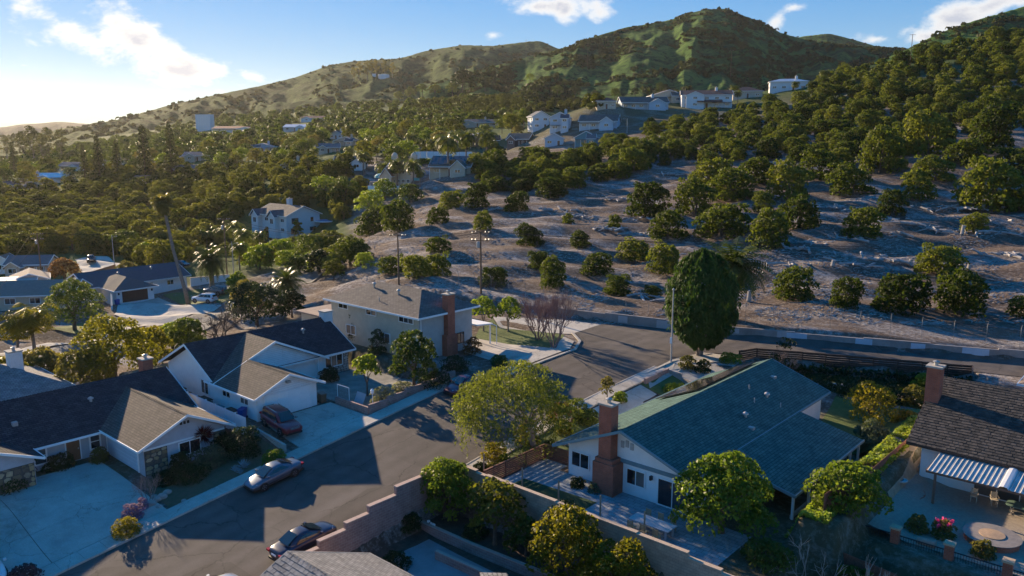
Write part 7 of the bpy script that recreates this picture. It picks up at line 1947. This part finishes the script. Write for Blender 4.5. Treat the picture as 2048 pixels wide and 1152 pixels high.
def fh(px, py, wpx, rot, label, wall, roof, axis='x', h=2.8, rise=2.2, dep=.8, storeys=1, hip=False, nwin=3, name='house', trim=None, chim=False, d=None, sidewin=2, dr=True):
    p = hit(px, py) if d is None else D(px, py, d)
    w = wpx * pxm(p); o = lhouse(name, p, YAW + R(rot), label)
    block(o, -w / 2, w / 2, 0, w * dep, h * storeys, None, wall, roof, rise, axis, storeys=storeys, hip=hip, nwin=nwin, trim=trim, sidewin=sidewin, dr=dr)
    if w > 8.5 and not hip:
        ww = w * .36; x0 = -w * .42 if (int(px) % 2) else w * .06
        block(o, x0, x0 + ww, -2.2, 2.0, h * (storeys - .12), None, wall, roof, rise * .75, 'y' if axis == 'x' else 'x', nwin=1, sidewin=0, trim=trim, storeys=storeys, ov=.4, dr=False)
        pb = MB().box(-w * .5 if x0 > -w * .2 else w * .1, x0 - .1 if x0 > -w * .2 else w * .5, -1.5, -.05, 2.3, 2.45).build('porch_roof', roof, o)
        for k in range(3): MB().box(lerp(-w * .48 if x0 > -w * .2 else w * .12, x0 - .3 if x0 > -w * .2 else w * .48, k / 2) - .06, lerp(-w * .48 if x0 > -w * .2 else w * .12, x0 - .3 if x0 > -w * .2 else w * .48, k / 2) + .06, -1.45, -1.33, -1, 2.3).build('porch_post', WHITE, pb)
    if chim: chimney(o, w * .18, w * .18 + 1.1, w * dep * .4, w * dep * .4 + 1.1, h * storeys, h * storeys + rise + 1.2, wall)
    return o, w, p
# house with the brown garage door
p = (-156, 68, -4.0); z = -4.0
H = thing('navy_roof_house', p, 'white house with navy hip roof and a wide dark brown garage door', 'house')
MB().box(-163.5, -151.8, 60.6, 67.6, z - 1.5, z + 2.5).build('garage_wall', OFFWHITE, H)
hip_roof(H, -164.2, -151.0, 59.9, 68.3, z + 2.5, z + 4.3, -159.8, -155.2, 64.1, 64.1, mat('charcoal_shingle', (.10, .092, .09), .95, .15, 3, .5, 10))
garage_door(H, 'x+', -151.78, 61.6, 66.4, z + .05, z + 2.15, mat('brown_garage', (.075, .035, .025), .6, .15, 3), 4, 4)
fixn(gable_wall(MB(), 'y', 58.5, 77.6, -169, -158.6, z - 1.5, z + 2.5, -163.8, z + 4.4).build('wall', OFFWHITE, H))
gable_roof(H, 'y', 57.8, 78.3, -169.7, -157.9, z + 2.5, z + 2.5, -163.8, z + 4.7, NAVYR)
window(H, 'x+', -158.58, 69.5, 70.6, z + 1.1, z + 2.0, 1); window(H, 'x+', -158.58, 73.4, 74.8, z + 1.0, z + 2.0, 2)
for y in (61.0, 67.2): MB().box(-151.8, -151.6, y - .12, y + .12, z + 1.6, z + 2.0).build('wall_lamp', BLK, H)
vent(H, -162, 72, z + 4.3, 1); vent(H, -161, 65, z + 4.1, 1)
o = thing('garden_wall', (-157, 82, -4), 'white garden wall between the navy roofed house and the date palm', 'wall')
MB().obox((-158.5, 78.3), (-156.5, 86), .25, -5, -2.2).build('wall_section', OFFWHITE, o); MB().obox((-158.5, 78.3), (-156.5, 86), .35, -2.2, -2.1).build('cap', CONC2, o)
o = thing('ramp_wall', (-151, 57, -4), 'white curved wing wall beside the brown garage door', 'wall')
MB().obox((-152, 59.8), (-146.5, 57.5), .25, -5.5, -1.9, -5.5, -3.2).build('wall_section', OFFWHITE, o); MB().obox((-152, 59.8), (-146.5, 57.5), .33, -1.9, -1.82, -3.2, -3.12).build('cap', CONC2, o)
o = thing('court_fence', (-185, 78, -4.6), 'orange brown board fence beside the sunlit court', 'fence')
a, b = G(232, 540, -4.4)[:2], G(255, 560, -4.4)[:2]; a2 = G(185, 555, -4.4)[:2]
for q0, q1 in ((a2, a),):
    for i in range(26):
        MB().obox((lerp(q0[0], q1[0], i / 26), lerp(q0[1], q1[1], i / 26)), (lerp(q0[0], q1[0], (i + .95) / 26), lerp(q0[1], q1[1], (i + .95) / 26)), .05, -6, -3.0).build('board', mat('orange_board', (.28, .14, .07), .85, .2, 3), o)
# more of the left-hand street
fh(55, 552, 78, 8, 'low pale house with gravelly roof beside the dark power pole with transformer', BEIGE, GREYR, 'x', 2.7, 1.6, .7, nwin=4)
fh(5, 548, 40, 10, 'small garage house next to the low pale house', OFFWHITE, BROWNR, 'y', 2.6, 1.6, .9, nwin=1, dr=False)
o, w, p = fh(62, 582, 62, 30, 'small grey garage with a plain tan roof under the dark power pole', GREYW, mat('tan_flat', (.24, .19, .16), .95, .15, 2), 'y', 2.4, 1.2, 1.2, nwin=1, dr=False)
p = G(60, 622, -3.4); H = lhouse('house', (p[0], p[1], zs(p[0], p[1])), YAW + R(10), 'long low house with a weathered tan roof behind the big round tree'); block(H, -13, 7, 0, 9, 2.6, None, BEIGE, mat('tan_weathered', (.22, .175, .15), .95, .15, 2), 1.8, 'x', nwin=5)
p = G(10, 590, -4.2); H = lhouse('house', (p[0], p[1], zs(p[0], p[1])), YAW + R(24), 'low flat roofed house with a glaring pale roof and red brick chimney'); block(H, -9, 5, 0, 10, 2.6, None, CREAM, mat('pale_flat_roof', (.42, .38, .35), .6, .15, 1), .7, 'x', nwin=3); chimney(H, -3, -2, 4, 5, 2.6, 4.4, BRICK)
# white two-storey house on the rise
p = G(562, 462, -2.0); H = lhouse('hillside_house', (p[0], p[1], -2.0), YAW - R(40), 'large white two storey house with taupe gable roof on the rise above the palms')
block(H, -4.5, 12, -6, 6.0, 5.8, None, mat('white_stucco', (.62, .63, .63), .85, .06, 2), SHT, 2.6, 'x', nwin=4, sidewin=0, storeys=2, ov=.6)
x1 = 12.0
for (a0, a1, z0, z1, n) in ((-4.2, -1.8, 3.3, 5.0, 2), (2.6, 3.6, 3.6, 4.9, 1), (-4.6, -2.4, .2, 2.0, 2), (2.2, 4.4, .8, 2.0, 2)): window(H, 'x+', x1, a0, a1, z0, z1, n, BROWNW)
for x in (-2.6, 6.4):
    fixn(gable_wall(MB(), 'y', -7.4, -5.5, x - 1.8, x + 1.8, -1, 5.4, x, 6.9).build('bay_wall', MATS['white_stucco'], H)); gable_roof(H, 'y', -7.9, -2.5, x - 2.3, x + 2.3, 5.3, 5.3, x, 7.3, NAVYR, ridge=False); window(H, 'y-', -7.4, x - .8, x + .8, 3.2, 4.8, 2)
chimney(H, 3, 4.4, .5, 1.7, 6, 10.2, MATS['white_stucco'])
o = thing('blue_court', (p[0] + 9, p[1] + 6, zs(p[0] + 9, p[1] + 6)), 'small blue covered pool beside the white hillside house', 'pool'); q = G(652, 468, -2.6); MB().lathe([(3.4, 0), (3.4, .35), (3.0, .36)], (q[0], q[1], zs(q[0], q[1])), 18).build('cover', mat('pool_blue', (.10, .22, .42), .5), o); MB().lathe([(3.6, 0), (3.6, .3), (3.4, .31)], (q[0], q[1], zs(q[0], q[1])), 18).build('rim', WHITE, o)
# terrace villa with domed chimneys, and the solar-roofed house
p = hit(800, 372); H = lhouse('villa', p, YAW - R(8), 'cream terrace villa with arched gable and domed chimneys behind palms'); u = pxm(p)
block(H, -28 * u, 22 * u, 0, 12, 5.2, None, CREAM, mat('terracotta_roof', (.33, .19, .13), .9, .2, 2), 2.0, 'x', nwin=5, storeys=2)
fixn(gable_wall(MB(), 'y', -3, 4, -34 * u, -12 * u, -2, 3.2, -23 * u, 5.6).build('front_wing', CREAM, H)); gable_roof(H, 'y', -3.6, 4, -36 * u, -10 * u, 3.1, 3.1, -23 * u, 5.9, MATS['terracotta_roof'], ridge=False); window(H, 'y-', -3, -25 * u, -21 * u, .8, 2.4, 2)
for x in (-20 * u, 20 * u):
    c = MB().box(x - .9, x + .9, 5, 6.8, 5, 9.2).build('chimney', CREAM, H); MB().lathe([(1.05, 9.2), (.95, 9.7), (.6, 10.2), (.05, 10.5)], (x, 5.9, 0), 14).build('dome', CREAM, c)
MB().box(-52 * u, 30 * u, -7, -6.6, -3, .4).build('terrace_wall', OFFWHITE, H)
for i, x in enumerate((-50, -44, -38)): MB().box(x * u, (x + 4.5) * u, -6.5, -5, -1, 1.6).build('terrace_pier', mat('pink_stucco', (.42, .30, .25), .9), H)
q = MB(); q.lathe([(2.1, 0), (2.0, .6), (1.4, 1.1), (.2, 1.3)], (-40 * u, 1, 2.6), 16); q.build('awning', mat('turquoise', (.14, .42, .42), .7), H)
for i, x in enumerate((30, 34)): MB().box(x * u, (x + 6) * u, -1, 0, 1.8, 2.6).build('awning', MATS['turquoise'], H)
o, w, p = fh(900, 352, 82, -12, 'cream house with a black solar panel roof below the white garden wall', CREAM, BROWNR, 'x', 2.9, 3.0, .75, nwin=3)
for i in range(6):
    x0 = lerp(-w / 2, w / 2, i / 6) + .08; x1 = lerp(-w / 2, w / 2, (i + 1) / 6) - .04; ye = -.2; ym = w * .75 / 2
    fixn(MB().slab([(x0, ye, 2.98), (x1, ye, 2.98), (x1, ym - .4, 5.95), (x0, ym - .4, 5.95)], .05).build('solar_panel', SOLAR, o))
o = thing('boundary_wall', hit(885, 322), 'long white panelled garden wall above the solar roofed house', 'wall')
for i in range(9):
    a, b = hit(828 + i * 13, 322)[:2], hit(828 + i * 13 + 12.4, 322)[:2]; zz = zs(*a); MB().obox(a, b, .3, zz - 1.5, zz + 3.4).build('wall_panel', OFFWHITE, o)
o = thing('clipped_hedge', hit(885, 327), 'long clipped bright hedge before the white garden wall', 'hedge')
rg = np.random.default_rng(1500); a, b = np.array(hit(838, 328)), np.array(hit(948, 329)); n = 2600; t = rg.random((n, 1)); P_ = a * (1 - t) + b * t + np.stack([rg.normal(size=n) * .5, rg.normal(size=n) * .5, rg.uniform(.1, 2.0, n)], -1)
P_ -= a; q = quads_mesh('hedge', leaf_quads(P_, unit(rg.normal(size=(n, 3)) + np.array([0, 0, .5])), .55, rg), LIME); ho = link('foliage', q, o)
o.location = tuple(a)
# hill houses in the middle
fh(1172, 292, 44, -10, 'teal gable house with white trim above the orchard', TEAL, GREYR, 'y', 3.2, 2.4, .9, nwin=1, sidewin=1, dr=False)
fh(1108, 292, 36, -6, 'pale blue house with white balcony beside the teal gable', PBLUE, GREYR, 'y', 3.0, 2.0, .9, nwin=2, sidewin=1)
fh(1120, 262, 40, -8, 'pale blue two storey gabled house above the teal one', PBLUE, NAVYR, 'y', 2.8, 2.2, .9, storeys=2, nwin=2, sidewin=1, chim=True)
fh(1082, 258, 34, 14, 'white two storey house with a dark roof at the end of the blue houses', mat('white_board', (.62, .64, .66), .8, .05), NAVYR, 'y', 2.8, 2.4, 1.1, storeys=2, nwin=2)
fh(1196, 258, 74, -16, 'long pale house with taupe gable roof and a clipped dark hedge', PBLUE, SHT, 'x', 3.2, 2.6, .6, nwin=4)
fh(960, 292, 92, 12, 'dark brown house with a broad dark gable roof among palms', BROWNW, mat('dark_brown_roof', (.07, .06, .058), .9, .1, 2), 'y', 3.0, 3.0, .8, nwin=3)
fh(1035, 292, 44, -20, 'shaded brown house with a plain tan fence beside the dark brown one', BROWNW, BROWNR, 'x', 3.0, 2.4, .9, nwin=2)
fh(955, 254, 80, 4, 'long beige house below the brown grove', BEIGE, BROWNR, 'x', 2.8, 1.8, .5, nwin=5, chim=True); fh(890, 247, 40, 6, 'house with red tiled roof below the brown grove', CREAM, SHR, 'x', 2.8, 1.8, .6)
fh(1213, 218, 38, 10, 'open pavilion house with red brown roof at the end of the hilltop row', CREAM, SHR, 'x', 3.4, 1.6, .7, hip=True, nwin=3); fh(1290, 219, 92, 4, 'long grey blue house with wide taupe roof in the hilltop row', PBLUE, SHT, 'x', 3.0, 2.6, .5, nwin=6, chim=True)
fh(1338, 205, 62, 4, 'cream gabled house behind the long grey blue one', CREAM, BROWNR, 'y', 3.4, 2.4, .8, nwin=2)
o, w, p = fh(1413, 216, 96, -8, 'white two storey house with red tiled roofs in the hilltop row', mat('white_stucco2', (.66, .66, .66), .85, .05), SHR, 'x', 2.9, 2.2, .5, storeys=2, nwin=5, chim=True)
gable_roof(o, 'x', -w * .2, w * .3, -3.4, .1, 2.7, 2.7, -1.0, 3.6, SHR, SHR, ridge=False)
fh(1495, 196, 56, -6, 'cream house with bright red tiled hip roof', CREAM, SHR, 'x', 3.2, 2.2, .8, hip=True, nwin=3)
o, w, p = fh(1577, 181, 70, -14, 'white curved looking house with pale metal roof on the hilltop', MATS['white_stucco2'], mat('pale_metal', (.5, .52, .54), .4, .05, metal=.4), 'x', 4.2, 1.4, .55, hip=True, nwin=4, chim=True)
# suburb on the far slope
MW = MATS['white_stucco2']
for a in ((690, 292, 42, -6, 'beige gabled house with navy roof beside the far palms', BEIGE, NAVYR, 'y'), (657, 306, 44, 12, 'cream low house under the far palms', CREAM, GREYR, 'x'), (672, 278, 26, -20, 'narrow white gable with a dark roof on the far slope', MW, NAVYR, 'y'), (525, 304, 48, 10, 'pale blue gabled house with grey roof on the far slope', PBLUE, GREYR, 'y'),
          (625, 243, 44, 6, 'white villa at the foot of the ridge', MW, SHR, 'x'), (590, 262, 46, -4, 'flat white roofed house below the ridge villa', MW, MW, 'x'), (470, 264, 90, 2, 'long white terrace of houses with red brown roofs', MW, SHR, 'x'), (612, 300, 40, 14, 'small pale house with blue tarpaulin beside it', PBLUE, GREYR, 'x'),
          (395, 322, 54, 6, 'grey roofed house in front of the tall conifers', BEIGE, GREYR, 'x'), (330, 330, 48, -8, 'low brown roofed house between the conifers', BEIGE, BROWNR, 'x'), (225, 330, 40, 8, 'pale gabled house behind the conifers', OFFWHITE, GREYR, 'y'), (140, 342, 44, -4, 'white house with grey roof beside the conifers', OFFWHITE, GREYR, 'x'),
          (105, 366, 56, 10, 'house with a roof glaring in the sun at the edge of the grove', OFFWHITE, mat('glare_roof', (.6, .58, .55), .25, .05, metal=.4), 'x'), (60, 368, 40, 4, 'grey house beside the glaring roof', GREYW, GREYR, 'x'), (10, 385, 70, 2, 'long grey building with a pale railing at the end of the grove', GREYW, NAVYR, 'x'), (275, 372, 44, -10, 'low tan house above the grove', BEIGE, BROWNR, 'x'),
          (370, 350, 40, 10, 'small olive grey house on the upper grove edge', BEIGE, GREYR, 'x'), (700, 340, 60, 4, 'low white walled house above the green trees', OFFWHITE, BROWNR, 'x'), (760, 300, 60, 4, 'white panelled house behind the queen palms', OFFWHITE, BROWNR, 'x'), (820, 300, 52, -4, 'dark roofed house behind the queen palms', BEIGE, NAVYR, 'x'), (585, 345, 40, 8, 'small house in the upper grove trees', CREAM, BROWNR, 'y')):
    fh(*a, h=2.9, rise=1.9, nwin=3, chim=(a[0] % 3 == 0))
# tall white windowless block
p = hit(408, 262); u = pxm(p); H = lhouse('white_block_building', p, YAW - R(12), 'tall plain white block standing under the ridge', 'building')
MB().box(-17 * u, 15 * u, 0, 14 * u, -3, 31 * u).build('wall', MW, H); MB().box(-17.4 * u, 15.4 * u, -.4 * u, 14.4 * u, 31 * u, 32 * u).build('parapet', MW, H)
for i in range(6): MB().box(lerp(-17, 15, (i + .98) / 6) * u, lerp(-17, 15, (i + 1.0) / 6) * u, -.12 * u, 0, -3, 31 * u).build('pilaster', OFFWHITE, H)
# palms on the slope
for i, (px, cy, by) in enumerate(((824, 274, 309), (849, 283, 312), (897, 283, 352), (933, 274, 332), (974, 272, 327), (727, 311, 347), (767, 333, 373), (795, 327, 376), (827, 329, 378), (745, 279, 312), (865, 285, 320), (700, 300, 330), (840, 345, 372),
        (520, 238, 262), (600, 228, 252), (646, 252, 280), (682, 248, 275), (702, 254, 282), (470, 274, 300), (572, 296, 325), (554, 310, 338), (730, 282, 310), (753, 296, 322), (724, 310, 334), (590, 290, 318), (505, 262, 285), (630, 300, 325), (660, 255, 280))):
    palm('queen%d' % (i % 3), px, by, cy, 'slender feather palm among the houses on the far slope', None, group='feather palms of the far slope')
for i, (px, cy, by) in enumerate(((1271, 182, 205), (1386, 175, 195), (1405, 173, 195), (1440, 161, 186), (1468, 176, 200), (1513, 149, 176), (1538, 149, 176), (1646, 146, 170), (1660, 146, 168), (1180, 212, 232), (1395, 178, 198), (1425, 170, 190), (1475, 186, 208), (1590, 168, 190))):
    palm('queen%d' % (i % 3), px, by, cy, 'feather palm beside the hilltop houses', None, group='feather palms of the hilltop row')
# conifers, dark slope trees
for i, (px, by, tp, k) in enumerate(((171, 362, 292, 'conifer0'), (200, 358, 272, 'conifer1'), (237, 360, 282, 'conifer0'), (292, 360, 252, 'conifer1'), (345, 352, 250, 'conifer0'), (30, 350, 285, 'conifer1'))):
    p = hit(px, by); s = (by - tp) * pxm(p) / 16.5; plant('conifer_tree', k, p, s, 'tall dark conifer in the row above the grove', 'tree', 'tall conifers above the grove')
for i, (px, by, tp) in enumerate(((70, 335, 255), (100, 325, 258), (125, 325, 262), (50, 330, 265), (90, 340, 270), (15, 320, 275))):
    p = hit(px, by); s = (by - tp) * pxm(p) / 13.5; plant('eucalyptus_tree', 'eucalypt', p, s, 'tall loose eucalyptus at the hazy far end of the valley', 'tree', 'eucalyptus trees in the hazy valley')
# ---- things on the hill slopes
from mathutils.bvhtree import BVHTree
HB_ = []
for nm, V_, q_ in HILLZ:
    me = bpy.data.objects[nm].data; HB_.append(BVHTree.FromPolygons([v.co for v in me.vertices], [tuple(p.vertices) for p in me.polygons]))
def hillhit(px, py):
    best = None
    for b in HB_:
        r = b.ray_cast(Vector((0, 0, CAMH)), Vector(ray(px, py)).normalized())
        if r[0] is not None and (best is None or r[3] < best[1]): best = (tuple(r[0]), r[3])
    return best[0] if best else None
p = hillhit(762, 158)
if p:
    u = pxm(p); H = lhouse('water_tank_building', p, YAW + R(6), 'white tank building on the ridge shoulder under grey trees', 'building')
    MB().box(-17 * u, -10 * u, 0, 10 * u, -4, 10 * u).build('annex', MW, H); MB().lathe([(11 * u, -4), (11 * u, 9 * u), (.3, 10.2 * u)], (5 * u, 8 * u, 0), 20).build('tank', MW, H)
for i, (px, py, h) in enumerate(((718, 160, 34), (735, 160, 36), (752, 152, 30), (770, 152, 30), (785, 155, 28), (742, 150, 28), (708, 162, 26))):
    p = hillhit(px, py)
    if p: plant('ridge_tree', 'eucalypt', p, h * pxm(p) / 13.5, 'grey brown eucalyptus round the white tank building', 'tree', 'eucalyptus round the tank building', m=OLIVE)
for i, (px, py, h, m) in enumerate(((925, 190, 50, DARK), (970, 182, 20, DARK), (845, 190, 22, OAK), (870, 195, 26, AVOB), (820, 200, 24, OAK), (797, 205, 22, OAK), (905, 192, 26, OAK), (1060, 165, 18, LIME), (1130, 175, 16, OAK), (1640, 125, 10, DARK), (1115, 195, 24, OAK), (1150, 198, 26, DARK), (1190, 205, 24, DARK), (1230, 200, 24, OAK), (1270, 195, 20, DARK), (1320, 185, 20, OAK))):
    p = hillhit(px, py) or hit(px, py); q = hit(px, py)
    if math.hypot(q[0], q[1]) < math.hypot(p[0], p[1]): p = q
    plant('slope_tree', 'broad%d' % (i % 4), (p[0], p[1], p[2] - .5), h * pxm(p) / 6.1, 'dark scattered tree at the foot of the grassy peak', 'tree', 'scattered trees at the foot of the grassy peak', m=m)
# scrub on the hills, one mass
rg = np.random.default_rng(1600); Q = []
for (nm, V_, q_), cnt, sz in zip(HILLZ, (0, 1700, 600, 6000, 700), (0, 3.0, 2.6, 2.2, 1.8)):
    if not cnt: continue
    nr, nc = V_.shape[:2]; k = 0
    for _ in range(cnt * 4):
        if k >= cnt: break
        i, j = rg.integers(1, int(nr * .85)), rg.integers(0, nc)
        v = V_[i, j]
        if mnoise.noise(Vector((v[0] / 70, v[1] / 70, 2))) + .45 * mnoise.noise(Vector((v[0] / 22, v[1] / 22, 5))) < .02 and i > 1: continue
        n = 9; s = sz * rg.uniform(.5, 1.4); d = unit(rg.normal(size=(n, 3))); d[:, 2] = np.abs(d[:, 2])
        P_ = v + rg.normal(size=3) * np.array([2, 2, 0]) + d * s * np.array([1, 1, .6])
        Q.append(leaf_quads(P_, unit(d + rg.normal(size=(n, 3)) * .4), s * 1.5, rg, .8)); k += 1
tag(link('hillside_scrub', quads_mesh('hillside_scrub', np.concatenate(Q), leafmat('scrub_leaf', (.030, .040, .014), (.055, .06, .02), .2, .8, .0))), 'dark scrub dotted over the green hill slopes', 'scrub', None, 'stuff')
# ------------------------------------------------------------ hazy air over the valley
hz = MB().box(-4300, 4300, -4300, 4300, -25, 285)
hm, ht = newmat('haze_air'); ho_ = N(ht, 'ShaderNodeOutputMaterial'); pv = N(ht, 'ShaderNodeVolumePrincipled')
pv.inputs['Color'].default_value = (.90, .88, .86, 1); pv.inputs['Density'].default_value = .000032; pv.inputs['Anisotropy'].default_value = .5
L(ht, pv.outputs[0], ho_.inputs['Volume'])
ho = hz.build('haze', hm, uv=False); tag(ho, 'thin pale haze filling the valley air', 'haze', None, 'stuff')
